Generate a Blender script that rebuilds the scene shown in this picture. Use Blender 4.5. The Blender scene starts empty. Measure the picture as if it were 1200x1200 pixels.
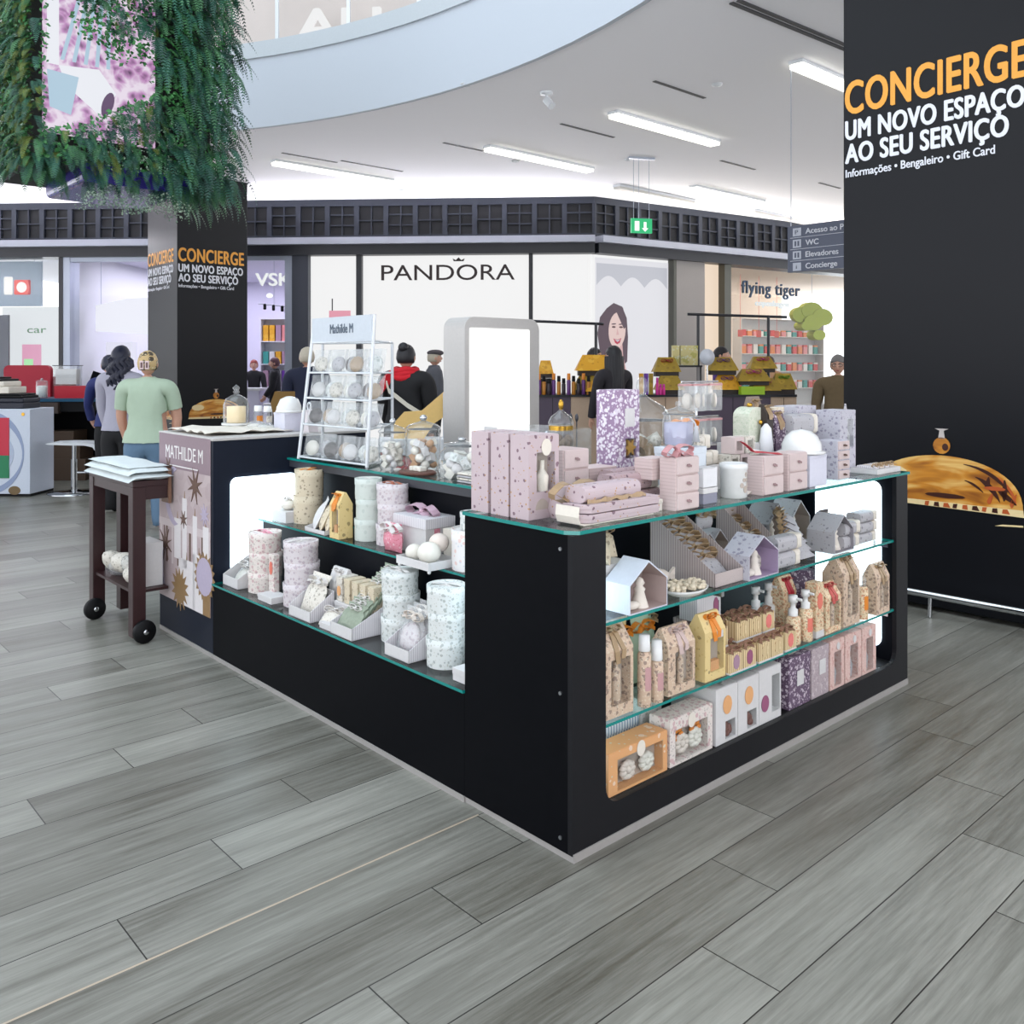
import bpy, bmesh, math, random
from mathutils import Vector, Matrix, noise
# ------------------------------------------------------------------ camera, world, light, exposure
SC = bpy.context.scene
COL = SC.collection
cam = bpy.data.cameras.new('camera')
cam.sensor_width = 36.0
cam.lens = 36.0 * 1048 / 1200
cam.shift_y = -172 / 1200
cam.clip_end = 200
camo = bpy.data.objects.new('camera', cam)
COL.objects.link(camo)
camo.location = (0, 0, 1.5)
camo.rotation_euler = (math.pi / 2, 0, 0)
SC.camera = camo
W = bpy.data.worlds.new('ambient_light')
SC.world = W
W.use_nodes = True
_n, _l = W.node_tree.nodes, W.node_tree.links
_bg = _n['Background']
_tc, _sx, _ra = _n.new('ShaderNodeTexCoord'), _n.new('ShaderNodeSeparateXYZ'), _n.new('ShaderNodeValToRGB')
_l.new(_tc.outputs['Generated'], _sx.inputs[0])
_mr = _n.new('ShaderNodeMapRange')
_mr.inputs['From Min'].default_value = -1.0
_l.new(_sx.outputs[2], _mr.inputs['Value'])
_l.new(_mr.outputs[0], _ra.inputs[0])
_e = _ra.color_ramp.elements
_e[0].position, _e[0].color = 0.0, (1.3, 1.32, 1.38, 1)  # brighter below the horizon, added to throw light up at the ceiling
_e[1].position, _e[1].color = 1.0, (.20, .225, .25, 1)
for _p, _c in ((.42, (1.3, 1.32, 1.38, 1)), (.46, (.80, .82, .86, 1)), (.53, (.60, .61, .64, 1)), (.64, (.40, .42, .44, 1))):
    _k = _e.new(_p); _k.color = _c
_l.new(_ra.outputs[0], _bg.inputs[0])
_bg.inputs[1].default_value = 2.1
SC.cycles.transparent_max_bounces = 40
SC.cycles.max_bounces = 10
vs = SC.view_settings
vs.view_transform = 'Standard'
vs.look = 'None'
vs.gamma = 1.0
vs.use_curve_mapping = False
vs.exposure = 0.66


def area(name, loc, sx, sy, watts, col=(1, 1, 1), rot=(0, 0, 0)):
    l = bpy.data.lights.new(name, 'AREA')
    l.shape = 'RECTANGLE'
    l.size, l.size_y, l.energy, l.color = sx, sy, watts, col
    o = bpy.data.objects.new(name, l)
    COL.objects.link(o)
    o.location = loc
    o.rotation_euler = rot
    return o


area('atrium_skylight', (-4.5, 3.0, 10.5), 9, 9, 420, (0.72, 0.88, 1.0))

# ------------------------------------------------------------------ helpers
PI = math.pi
RND = random.Random(7)
CX, CY = 0.182, 2.69                       # near corner of the sales counter on the floor
KA = math.radians(42.19)                   # its long side runs this way
UX, UY = math.cos(KA), math.sin(KA)
KL = KA - PI / 2


def K(t, s, z=0.0):
    """counter coordinates (along the long side, towards the far end, up) -> world"""
    return (CX + t * UX - s * UY, CY + t * UY + s * UX, z)


def Rz(a): return Matrix.Rotation(a, 4, 'Z')
def Rx(a): return Matrix.Rotation(a, 4, 'X')
def Ry(a): return Matrix.Rotation(a, 4, 'Y')
def Tr(x, y, z): return Matrix.Translation((x, y, z))
def Sc(x, y, z): return Matrix.Diagonal((x, y, z, 1))


def rr(x0, x1, z0, z1, r, n=5, corners=(1, 1, 1, 1)):
    """rounded rectangle, counter-clockwise from lower corner"""
    out = []
    cs = [(x1 - r, z0 + r, -PI / 2, x1, z0), (x1 - r, z1 - r, 0, x1, z1), (x0 + r, z1 - r, PI / 2, x0, z1), (x0 + r, z0 + r, PI, x0, z0)]
    for (cx, cz, a0, sx, sz), on in zip(cs, corners):
        if on:
            out += [(cx + r * math.cos(a0 + i * PI / 2 / n), cz + r * math.sin(a0 + i * PI / 2 / n)) for i in range(n + 1)]
        else:
            out.append((sx, sz))
    return out


class MB:
    def __init__(s):
        s.v, s.f, s.m, s.s = [], [], [], []

    def add(s, vs_, fs, mi=0, sm=False, M=None):
        b = len(s.v)
        s.v += [tuple(M @ Vector(p)) for p in vs_] if M is not None else [tuple(p) for p in vs_]
        for f in fs:
            s.f.append([b + i for i in f])
            s.m.append(mi)
            s.s.append(sm)
        return s

    def box(s, x0, x1, y0, y1, z0, z1, mi=0, M=None):
        v = [(x0, y0, z0), (x1, y0, z0), (x1, y1, z0), (x0, y1, z0), (x0, y0, z1), (x1, y0, z1), (x1, y1, z1), (x0, y1, z1)]
        return s.add(v, [(0, 3, 2, 1), (4, 5, 6, 7), (0, 1, 5, 4), (1, 2, 6, 5), (2, 3, 7, 6), (3, 0, 4, 7)], mi, False, M)

    def prism(s, poly, y0, y1, mi=0, M=None, sm=False):
        """polygon in x,z (counter-clockwise seen from -y) pushed from y0 to y1"""
        n = len(poly)
        v = [(x, y0, z) for x, z in poly] + [(x, y1, z) for x, z in poly]
        s.add(v, [list(range(n)), list(range(2 * n - 1, n - 1, -1))], mi, False, M)
        return s.add(v, [(i, i + n, (i + 1) % n + n, (i + 1) % n) for i in range(n)], mi, sm, M)

    def flat(s, poly, z0, z1, mi=0, M=None):
        """polygon in x,y pushed from z0 to z1"""
        n = len(poly)
        v = [(x, y, z0) for x, y in poly] + [(x, y, z1) for x, y in poly]
        return s.add(v, [list(range(n - 1, -1, -1)), list(range(n, 2 * n))] + [(i, (i + 1) % n, (i + 1) % n + n, i + n) for i in range(n)], mi, False, M)

    def lathe(s, prof, n=24, mi=0, M=None, sm=True, sy=1.0):
        v, f = [], []
        for r, z in prof:
            v += [(r * math.cos(2 * PI * i / n), sy * r * math.sin(2 * PI * i / n), z) for i in range(n)]
        for k in range(len(prof) - 1):
            for i in range(n):
                j = (i + 1) % n
                f.append((k * n + i, k * n + j, (k + 1) * n + j, (k + 1) * n + i))
        s.add(v, f, mi, sm, M)
        caps = []
        if prof[0][0] > 1e-5: caps.append(list(range(n - 1, -1, -1)))
        if prof[-1][0] > 1e-5: caps.append([(len(prof) - 1) * n + i for i in range(n)])
        if caps: s.add(v, caps, mi, False, M)
        return s

    def tube(s, pts, r, n=8, mi=0, M=None, closed=False):
        P = [Vector(p) for p in pts]
        m = len(P)
        v, f = [], []
        up = None
        for i in range(m):
            a = P[(i - 1) % m] if (closed or i > 0) else P[i]
            b = P[(i + 1) % m] if (closed or i < m - 1) else P[i]
            d = (b - a).normalized()
            if up is None:
                up = Vector((0, 0, 1)) if abs(d.z) < 0.9 else Vector((1, 0, 0))
            e1 = (up - d * up.dot(d)).normalized()
            e2 = d.cross(e1)
            up = e1
            rad = r[i] if isinstance(r, (list, tuple)) else r
            v += [tuple(P[i] + rad * (math.cos(2 * PI * k / n) * e1 + math.sin(2 * PI * k / n) * e2)) for k in range(n)]
        for i in range(m if closed else m - 1):
            i2 = (i + 1) % m
            for k in range(n):
                f.append((i * n + k, i * n + (k + 1) % n, i2 * n + (k + 1) % n, i2 * n + k))
        s.add(v, f, mi, True, M)
        if not closed:
            s.add(v, [list(range(n - 1, -1, -1)), [(m - 1) * n + k for k in range(n)]], mi, False, M)
        return s

    def band(s, pts, wdir, w, th, mi=0, M=None):
        """ribbon along pts: w wide in wdir, th thick"""
        P = [Vector(p) for p in pts]
        wd = Vector(wdir).normalized()
        v, f = [], []
        m = len(P)
        for i in range(m):
            d = (P[min(i + 1, m - 1)] - P[max(i - 1, 0)]).normalized()
            nn = d.cross(wd)
            nn = nn.normalized() if nn.length > 1e-6 else Vector((0, 0, 1))
            ww = w[i] if isinstance(w, (list, tuple)) else w
            for a, b in ((-1, -1), (1, -1), (1, 1), (-1, 1)):
                v.append(tuple(P[i] + wd * a * ww / 2 + nn * b * th / 2))
        for i in range(m - 1):
            for k in range(4):
                f.append((i * 4 + k, i * 4 + (k + 1) % 4, i * 4 + 4 + (k + 1) % 4, i * 4 + 4 + k))
        f += [(3, 2, 1, 0), (m * 4 - 4, m * 4 - 3, m * 4 - 2, m * 4 - 1)]
        return s.add(v, f, mi, False, M)

    def ball(s, c, rx, ry=None, rz=None, n=14, m=8, mi=0, M=None):
        ry = ry or rx
        rz = rz or rx
        prof = [(max(1e-6, math.sin(PI * k / m)), -math.cos(PI * k / m)) for k in range(m + 1)]
        T = Tr(*c) @ Sc(rx, ry, rz)
        return s.lathe(prof, n, mi, (M @ T) if M is not None else T)

    def bow(s, size, mi=0, M=None, w=0.018):
        for sg in (-1, 1):
            s.band([(sg * size * (1 - math.cos(a)) / 2, 0.1 * size * math.sin(a * 2), size * 0.1 + size * 0.27 * math.sin(a)) for a in [2 * PI * i / 10 for i in range(11)]], (0, 1, 0.2), w, 0.002, mi, M)
            s.band([(0, 0, size * 0.1), (sg * size * 0.3, -0.01, 0.06 * size), (sg * size * 0.62, -0.02, -0.1 * size), (sg * size * 0.8, -0.012, 0.02 * size)], (0, 1, 0.3), w, 0.002, mi, M)
        s.ball((0, 0, size * 0.12), size * 0.14, size * 0.16, size * 0.12, 8, 6, mi, M)
        return s

    def build(s, name, mats, parent=None, loc=(0, 0, 0), rz=0.0, bevel=0.0, seg=2, rot=None):
        me = bpy.data.meshes.new(name)
        me.from_pydata(s.v, [], s.f)
        for m in (mats if isinstance(mats, (list, tuple)) else [mats]):
            me.materials.append(m)
        me.polygons.foreach_set('material_index', s.m)
        me.polygons.foreach_set('use_smooth', s.s)
        me.update()
        o = bpy.data.objects.new(name, me)
        COL.objects.link(o)
        o.location = loc
        o.rotation_euler = rot if rot else (0, 0, rz)
        if parent: o.parent = parent
        if bevel:
            b = o.modifiers.new('edge', 'BEVEL')
            b.width = bevel
            b.segments = seg
            b.limit_method = 'ANGLE'
            b.angle_limit = 0.7
        return o


def tag(o, label=None, cat=None, group=None, kind=None):
    if label: o['label'] = label
    if cat: o['category'] = cat
    if group: o['group'] = group
    if kind: o['kind'] = kind
    return o


def thing(name, label, cat, loc=(0, 0, 0), rz=0.0, group=None, rot=None):
    o = bpy.data.objects.new(name, None)
    o.empty_display_size = 0.05
    COL.objects.link(o)
    o.location = loc
    o.rotation_euler = rot if rot else (0, 0, rz)
    return tag(o, label, cat, group)


def struct(o):
    o['kind'] = 'structure'
    return o


KIDS = {}


def dup(root, loc, rz=None, label=None, rot=None):
    """copy of a thing with copies of its parts and sub-parts (mesh data shared)"""
    def cp(o, parent):
        c = o.copy()
        COL.objects.link(c)
        if parent: c.parent = parent
        for ch in list(o.children): cp(ch, c)
        return c
    r = cp(root, None)
    r.location = loc
    if rot: r.rotation_euler = rot
    elif rz is not None: r.rotation_euler = (0, 0, rz)
    if label: r['label'] = label
    return r


# ------------------------------------------------------------------ materials
MATS = {}


def nt(name):
    m = bpy.data.materials.new(name)
    m.use_nodes = True
    return m, m.node_tree.nodes, m.node_tree.links


ALB = 0.8          # light balance put into colour: everything but the ceiling dimmed against higher exposure


def lin(c, k=None):
    """sRGB 0-255 triple -> linear rgba"""
    k = ALB if k is None else k
    return tuple(k * ((x / 255) / 12.92 if x <= 10 else (((x / 255) + 0.055) / 1.055) ** 2.4) for x in c) + (1,)


def mat(name, rgb, rough=0.5, metal=0.0, emit=0.0, spec=0.5, bump=0.0, bscale=60, vary=0.06, coat=0.0, k=None):
    """plain procedural material: slight noise in colour, optional bump"""
    if name in MATS: return MATS[name]
    m, N, L = nt(name)
    b = N['Principled BSDF']
    c = lin(rgb, k)
    b.inputs['Roughness'].default_value = rough
    b.inputs['Metallic'].default_value = metal
    b.inputs['Specular IOR Level'].default_value = spec
    b.inputs['Coat Weight'].default_value = coat
    if emit:
        b.inputs['Base Color'].default_value = (0.02, 0.02, 0.02, 1)
        b.inputs['Emission Color'].default_value = c
        b.inputs['Emission Strength'].default_value = emit
    else:
        tc = N.new('ShaderNodeTexCoord')
        no = N.new('ShaderNodeTexNoise')
        no.inputs['Scale'].default_value = bscale
        no.inputs['Detail'].default_value = 3
        L.new(tc.outputs['Object'], no.inputs['Vector'])
        mx = N.new('ShaderNodeMix')
        mx.data_type = 'RGBA'
        mx.inputs[6].default_value = tuple(x * (1 - vary) for x in c[:3]) + (1,)
        mx.inputs[7].default_value = tuple(min(1, x * (1 + vary)) for x in c[:3]) + (1,)
        L.new(no.outputs['Fac'], mx.inputs[0])
        L.new(mx.outputs[2], b.inputs['Base Color'])
        if bump:
            bp = N.new('ShaderNodeBump')
            bp.inputs['Strength'].default_value = bump
            bp.inputs['Distance'].default_value = 0.004
            L.new(no.outputs['Fac'], bp.inputs['Height'])
            L.new(bp.outputs['Normal'], b.inputs['Normal'])
    MATS[name] = m
    return m


def math_(N, L, op, a, b=None, c=None):
    n = N.new('ShaderNodeMath')
    n.operation = op
    for i, x in enumerate((a, b, c)):
        if x is None: continue
        if isinstance(x, (int, float)): n.inputs[i].default_value = x
        else: L.new(x, n.inputs[i])
    return n.outputs[0]


def mixc(N, L, fac, a, b):
    mx = N.new('ShaderNodeMix')
    mx.data_type = 'RGBA'
    for i, x in ((0, fac), (6, a), (7, b)):
        if isinstance(x, (int, float)): mx.inputs[i].default_value = x
        elif isinstance(x, tuple): mx.inputs[i].default_value = x
        else: L.new(x, mx.inputs[i])
    return mx.outputs[2]


def pattern(name, base, c1, c2, scale=40, r1=0.32, r2=0.2, rough=0.55, c3=None, soft=0.62):
    """printed paper: two sizes of coloured blots or stars on a plain base"""
    if name in MATS: return MATS[name]
    m, N, L = nt(name)
    b = N['Principled BSDF']
    b.inputs['Roughness'].default_value = rough
    tc = N.new('ShaderNodeTexCoord')
    no = N.new('ShaderNodeTexNoise')
    no.inputs['Scale'].default_value = scale * 1.3
    L.new(tc.outputs['Object'], no.inputs['Vector'])
    col = lin(base)
    for k, (cc, rad, sc) in enumerate(((c1, r1, scale), (c2, r2, scale * 1.9), (c3, r2, scale * 1.35))):
        if cc is None: continue
        vo = N.new('ShaderNodeTexVoronoi')
        vo.inputs['Scale'].default_value = sc
        mp = N.new('ShaderNodeMapping')
        mp.inputs['Location'].default_value = (k * 3.1, k * 1.7, k * 0.9)
        L.new(tc.outputs['Object'], mp.inputs['Vector'])
        L.new(mp.outputs[0], vo.inputs['Vector'])
        d = math_(N, L, 'ADD', vo.outputs['Distance'], math_(N, L, 'MULTIPLY', math_(N, L, 'SUBTRACT', no.outputs['Fac'], 0.5), 0.5))
        fac = math_(N, L, 'MULTIPLY', math_(N, L, 'LESS_THAN', d, rad), soft)
        col = mixc(N, L, fac, col, lin(cc))
    L.new(col, b.inputs['Base Color'])
    MATS[name] = m
    return m


def stripes(name, base, line, pitch=0.012, duty=0.3, axis='X', rough=0.55):
    if name in MATS: return MATS[name]
    m, N, L = nt(name)
    b = N['Principled BSDF']
    b.inputs['Roughness'].default_value = rough
    tc = N.new('ShaderNodeTexCoord')
    sp = N.new('ShaderNodeSeparateXYZ')
    L.new(tc.outputs['Object'], sp.inputs[0])
    if axis == 'XY': src = math_(N, L, 'ADD', sp.outputs[0], sp.outputs[1])
    else: src = sp.outputs[axis]
    fr = math_(N, L, 'FRACT', math_(N, L, 'DIVIDE', src, pitch))
    L.new(mixc(N, L, math_(N, L, 'LESS_THAN', fr, duty), lin(base), lin(line)), b.inputs['Base Color'])
    MATS[name] = m
    return m


def thin_glass(name, tint=(0.96, 0.985, 0.98), gloss=1.0, rough=0.0, haze=0.0, hazecol=(0.9, 0.92, 0.92), edge=0.0):
    """clear sheet: see-through with a mirror sheen that grows towards grazing view"""
    if name in MATS: return MATS[name]
    m, N, L = nt(name)
    N.remove(N['Principled BSDF'])
    out = N['Material Output']
    tr = N.new('ShaderNodeBsdfTransparent')
    gl = N.new('ShaderNodeBsdfGlossy')
    gl.inputs['Roughness'].default_value = rough
    lw = N.new('ShaderNodeLayerWeight')
    lw.inputs[0].default_value = 0.5
    L.new(mixc(N, L, math_(N, L, 'MULTIPLY', math_(N, L, 'POWER', lw.outputs['Facing'], 3.0), edge), tint + (1,), (.42, .48, .50, 1)), tr.inputs[0])
    fr = math_(N, L, 'ADD', math_(N, L, 'MULTIPLY', math_(N, L, 'POWER', lw.outputs['Facing'], 5.0), 0.85), 0.035)
    mx = N.new('ShaderNodeMixShader')
    L.new(math_(N, L, 'MULTIPLY', fr, gloss), mx.inputs[0])
    L.new(tr.outputs[0], mx.inputs[1])
    L.new(gl.outputs[0], mx.inputs[2])
    last = mx
    if haze:
        df = N.new('ShaderNodeBsdfDiffuse')
        df.inputs[0].default_value = hazecol + (1,)
        m2 = N.new('ShaderNodeMixShader')
        m2.inputs[0].default_value = haze
        L.new(mx.outputs[0], m2.inputs[1])
        L.new(df.outputs[0], m2.inputs[2])
        last = m2
    L.new(last.outputs[0], out.inputs[0])
    MATS[name] = m
    return m


M_BLACK = mat('black laminate', (12, 13, 17), 0.45, spec=0.05, bscale=25, vary=0.15, bump=0.03)
M_BLACK2 = mat('matt black', (12, 12, 15), 0.6, spec=0.25)
M_GREY = mat('graphite laminate', (58, 59, 66), 0.45)
M_DARKIN = mat('dark interior', (12, 15, 22), 0.5, spec=0.1)
M_ALU = mat('brushed aluminium', (170, 172, 175), 0.35, 0.9)
M_CHROME = mat('polished chrome', (215, 217, 220), 0.12, 1.0)
M_WHITE = mat('white card', (226, 224, 223), 0.6)
M_WHITEP = mat('white powder coat', (232, 236, 240), 0.4)
M_CREAM = mat('cream card', (240, 232, 218), 0.6)
M_PORC = mat('white porcelain', (240, 240, 238), 0.25)
M_GLASS = thin_glass('shelf glass', (0.93, 0.985, 0.97))
M_CLEAR = thin_glass('clear jar glass', (0.98, 0.99, 0.99), 1.9, 0.02, 0.05, (.95, .97, .98), edge=.8)
M_WINDOW = thin_glass('clear box window', (0.97, 0.98, 0.98), 0.8, 0.03, 0.0)
M_FILM = thin_glass('clear film', (0.94, 0.95, 0.95), 1.4, 0.12, 0.13, (.96, .97, .98), edge=.5)
M_PANE = thin_glass('shop pane', (0.97, 0.985, 0.985), 0.6)
M_EDGE = mat('green glass edge', (14, 138, 130), 0.15, spec=0.6)
M_LITK = mat('frosted light panel', (222, 242, 255), emit=3.2)
M_TAUPE = mat('taupe satin ribbon', (176, 148, 112), 0.35, bump=0.1)
M_ROSE = mat('rose satin ribbon', (206, 150, 152), 0.4)
M_ORANGE = mat('orange ribbon', (236, 142, 40), 0.45)
M_RED = mat('red ribbon', (190, 40, 56), 0.45)
M_WHRIB = mat('white ribbon', (236, 232, 228), 0.5)
M_CORAL = mat('coral label', (240, 130, 110), 0.6)
M_PINKST = pattern('pale pink card with small stars', (206, 187, 191), (128, 100, 112), (196, 150, 90), 32, 0.19, 0.15, soft=.95)
M_PINKST2 = pattern('dusky pink card with stars', (190, 164, 166), (98, 74, 90), (150, 116, 100), 36, 0.22, 0.18, soft=.9)
M_PINK = stripes('plain blush card with fine ribs', (219, 198, 195), (208, 186, 183), 0.012, 0.25, 'Z')
M_BLUSH = mat('blush card', (221, 202, 199), 0.6)
M_SNOW = pattern('mauve card with snowflakes', (164, 136, 168), (238, 230, 240), (226, 214, 230), 46, 0.36, 0.34, c3=(248, 244, 250), soft=.95)
M_PLUM = pattern('plum card with snowflakes', (104, 82, 106), (226, 214, 222), (200, 184, 200), 52, 0.34, 0.3, soft=.9)
M_GREYFL = pattern('grey card with mauve stars', (204, 202, 212), (120, 112, 140), (150, 140, 160), 40, 0.28, 0.22)
M_GREYST = pattern('grey card with small stars', (190, 188, 192), (96, 92, 104), (140, 128, 110), 38, 0.2, 0.16)
M_FLORP = pattern('cream card with pink flowers', (238, 228, 220), (206, 150, 156), (160, 156, 148), 46, 0.36, 0.26)
M_FLORG = pattern('cream card with grey leaves', (232, 226, 214), (140, 136, 122), (182, 170, 150), 52, 0.3, 0.26)
M_FLORB = pattern('beige card with brown sprigs', (226, 212, 184), (120, 104, 84), (160, 140, 110), 44, 0.26, 0.2)
M_FLORT = pattern('floral kraft card', (222, 194, 168), (110, 86, 84), (240, 226, 200), 62, 0.38, 0.32)
M_FLORO = pattern('autumn floral card', (240, 218, 180), (190, 120, 80), (130, 96, 60), 60, 0.38, 0.3, c3=(238, 150, 110))
M_LILAC = pattern('lilac grey card with flowers', (228, 220, 222), (178, 160, 172), (204, 176, 180), 48, 0.34, 0.28)
M_ICE = pattern('pale blue card with leaves', (232, 236, 233), (150, 162, 158), (186, 184, 168), 52, 0.3, 0.26)
M_SAGE = pattern('pale sage card', (218, 226, 218), (196, 208, 200), (206, 214, 204), 30, 0.3, 0.2)
M_YEL = pattern('straw card with dark sprigs', (240, 214, 150), (110, 92, 60), (214, 180, 110), 26, 0.2, 0.2)
M_STRW = stripes('white card with grey stripes', (240, 238, 240), (206, 200, 208), 0.010, 0.3, 'XY')
M_STRT = stripes('taupe striped card', (204, 190, 186), (164, 150, 150), 0.011, 0.35, 'Y')
M_STRK = stripes('straw striped card', (236, 214, 168), (176, 140, 90), 0.012, 0.3, 'XY')
M_STRB = stripes('blue striped card', (226, 238, 244), (130, 160, 186), 0.014, 0.4, 'XY')
M_OVALV = mat('mauve oval label', (176, 140, 160), 0.6)
M_OVALO = mat('apricot oval label', (240, 178, 120), 0.6)
M_OVALP = mat('purple oval label', (160, 90, 124), 0.6)
M_OVALC = mat('coral oval label', (240, 132, 124), 0.6)
M_WIND = mat('taupe card inside boxes', (196, 182, 170), 0.7)
M_BISQ = mat('unglazed bisque figure', (240, 232, 220), 0.8)
M_SOAP = mat('ivory soap', (244, 240, 228), 0.5)
M_PETAL = mat('scented fabric petal', (238, 226, 214), 0.8)
M_GOLD = mat('brass', (214, 168, 70), 0.25, 1.0)
M_DWOOD = mat('dark mahogany wood', (52, 24, 26), 0.4, bscale=18, vary=0.3)
M_PINKF = pattern('pink rose wrap', (236, 150, 168), (250, 226, 230), (206, 70, 100), 60, 0.34, 0.28)
M_FLORC = pattern('coral pink flowered card', (232, 196, 186), (208, 150, 140), (246, 226, 216), 50, .34, .28)
M_BROWNB = mat('dark gift contents', (60, 50, 46), 0.6, vary=0.3)
# ------------------------------------------------------------------ floor: wood-look planks running along the counter
def floor_material():
    m, N, L = nt('wood-look planks')
    b = N['Principled BSDF']
    tc = N.new('ShaderNodeTexCoord')
    sp = N.new('ShaderNodeSeparateXYZ')
    L.new(tc.outputs['Object'], sp.inputs[0])
    t, s = sp.outputs[0], sp.outputs[1]
    r = math_(N, L, 'DIVIDE', math_(N, L, 'SUBTRACT', s, 0.412), 0.226)
    row = math_(N, L, 'FLOOR', r)
    fr = math_(N, L, 'FRACT', r)
    q = math_(N, L, 'DIVIDE', math_(N, L, 'SUBTRACT', math_(N, L, 'ADD', t, 1.11 + 144), math_(N, L, 'MULTIPLY', row, 0.36)), 1.44)
    pl = math_(N, L, 'FLOOR', q)
    fl = math_(N, L, 'FRACT', q)
    cv = N.new('ShaderNodeCombineXYZ')
    L.new(row, cv.inputs[0]); L.new(pl, cv.inputs[1])
    wn = N.new('ShaderNodeTexWhiteNoise')
    wn.noise_dimensions = '2D'
    L.new(cv.outputs[0], wn.inputs['Vector'])
    rnd = wn.outputs['Value']

    def grain(kt, ks, off, detail, dist):
        c = N.new('ShaderNodeCombineXYZ')
        L.new(math_(N, L, 'ADD', math_(N, L, 'MULTIPLY', t, kt), math_(N, L, 'MULTIPLY', rnd, off)), c.inputs[0])
        L.new(math_(N, L, 'MULTIPLY', s, ks), c.inputs[1])
        L.new(math_(N, L, 'MULTIPLY', rnd, off * 2), c.inputs[2])
        n = N.new('ShaderNodeTexNoise')
        n.inputs['Scale'].default_value = 1
        n.inputs['Detail'].default_value = detail
        n.inputs['Distortion'].default_value = dist
        L.new(c.outputs[0], n.inputs['Vector'])
        return n.outputs['Fac']
    g1 = grain(0.9, 9, 40, 3, 0.6)
    g2 = grain(3.5, 70, 17, 5, 0.3)
    g3 = grain(14, 260, 23, 2, 0.0)
    ra = N.new('ShaderNodeValToRGB')
    e = ra.color_ramp.elements
    e[0].position, e[0].color = 0.28, lin((94, 91, 81))
    e[1].position, e[1].color = 0.72, lin((166, 165, 155))
    k = e.new(0.5); k.color = lin((133, 132, 123))
    v = math_(N, L, 'ADD', math_(N, L, 'MULTIPLY', g1, 0.45), math_(N, L, 'MULTIPLY', g2, 0.37))
    v = math_(N, L, 'ADD', v, math_(N, L, 'MULTIPLY', g3, 0.18))
    v = math_(N, L, 'ADD', v, math_(N, L, 'MULTIPLY', math_(N, L, 'SUBTRACT', rnd, 0.5), 0.2))
    L.new(v, ra.inputs[0])
    gr = math_(N, L, 'MAXIMUM', math_(N, L, 'LESS_THAN', fr, 0.016), math_(N, L, 'LESS_THAN', fl, 0.0026))
    col = mixc(N, L, gr, ra.outputs[0], lin((40, 37, 33)))
    st = math_(N, L, 'MULTIPLY', math_(N, L, 'LESS_THAN', math_(N, L, 'ABSOLUTE', math_(N, L, 'SUBTRACT', s, 0.416)), 0.0035), math_(N, L, 'LESS_THAN', t, -0.02))
    col = mixc(N, L, st, col, lin((196, 178, 156)))
    L.new(col, b.inputs['Base Color'])
    L.new(math_(N, L, 'ADD', math_(N, L, 'MULTIPLY', g2, 0.22), 0.26), b.inputs['Roughness'])
    bp = N.new('ShaderNodeBump')
    bp.inputs['Strength'].default_value = 0.25
    bp.inputs['Distance'].default_value = 0.003
    L.new(math_(N, L, 'SUBTRACT', math_(N, L, 'MULTIPLY', g2, 0.5), gr), bp.inputs['Height'])
    L.new(bp.outputs['Normal'], b.inputs['Normal'])
    return m


_c = [((x - CX) * UX + (y - CY) * UY, -(x - CX) * UY + (y - CY) * UX) for x, y in ((-17, -1.6), (17, -1.6), (17, 26), (-17, 26))]
struct(MB().flat(_c, -0.1, 0).build('floor', floor_material(), loc=K(0, 0, 0), rz=KA))

# ------------------------------------------------------------------ ceiling with the round atrium opening
M_CEIL = mat('ceiling paint', (246, 245, 249), 0.8, vary=0.01, k=1)
M_FASC = mat('balcony fascia paint', (198, 206, 216), 0.6, vary=0.02)
ACX, ACY, AR_ = -5.94, 3.95, 7.8
CZ = 4.52


def ring(r0, r1, z, n=96):
    vs_, fs = [], []
    for i in range(n):
        a = 2 * PI * i / n
        vs_ += [(ACX + r0 * math.cos(a), ACY + r0 * math.sin(a), z), (ACX + r1 * math.cos(a), ACY + r1 * math.sin(a), z)]
    for i in range(n):
        j = (i + 1) % n
        fs.append((2 * i, 2 * j, 2 * j + 1, 2 * i + 1))
    return vs_, fs


def circ_wall(mb, r, z0, z1, a0=0, a1=2 * PI, n=96, mi=0, flip=False):
    v = []
    for i in range(n + 1):
        a = a0 + (a1 - a0) * i / n
        v += [(ACX + r * math.cos(a), ACY + r * math.sin(a), z0), (ACX + r * math.cos(a), ACY + r * math.sin(a), z1)]
    f = [(2 * i, 2 * i + 1, 2 * i + 3, 2 * i + 2) for i in range(n)]
    return mb.add(v, [tuple(reversed(x)) for x in f] if flip else f, mi, True)


mb = MB()
n = 96
outer = []
for i in range(n):
    a = 2 * PI * i / n
    d = (math.cos(a), math.sin(a))
    k = min((17.0 / abs(d[0])) if abs(d[0]) > 1e-6 else 1e9, ((23.0 if d[1] > 0 else 8.0) / abs(d[1])) if abs(d[1]) > 1e-6 else 1e9)
    outer.append((ACX + d[0] * k, ACY + d[1] * k, CZ))
inner = [(ACX + AR_ * math.cos(2 * PI * i / n), ACY + AR_ * math.sin(2 * PI * i / n), CZ) for i in range(n)]
mb.add(inner + outer, [(i, (i + 1) % n, n + (i + 1) % n, n + i) for i in range(n)])
struct(mb.build('ceiling', M_CEIL))
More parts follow.
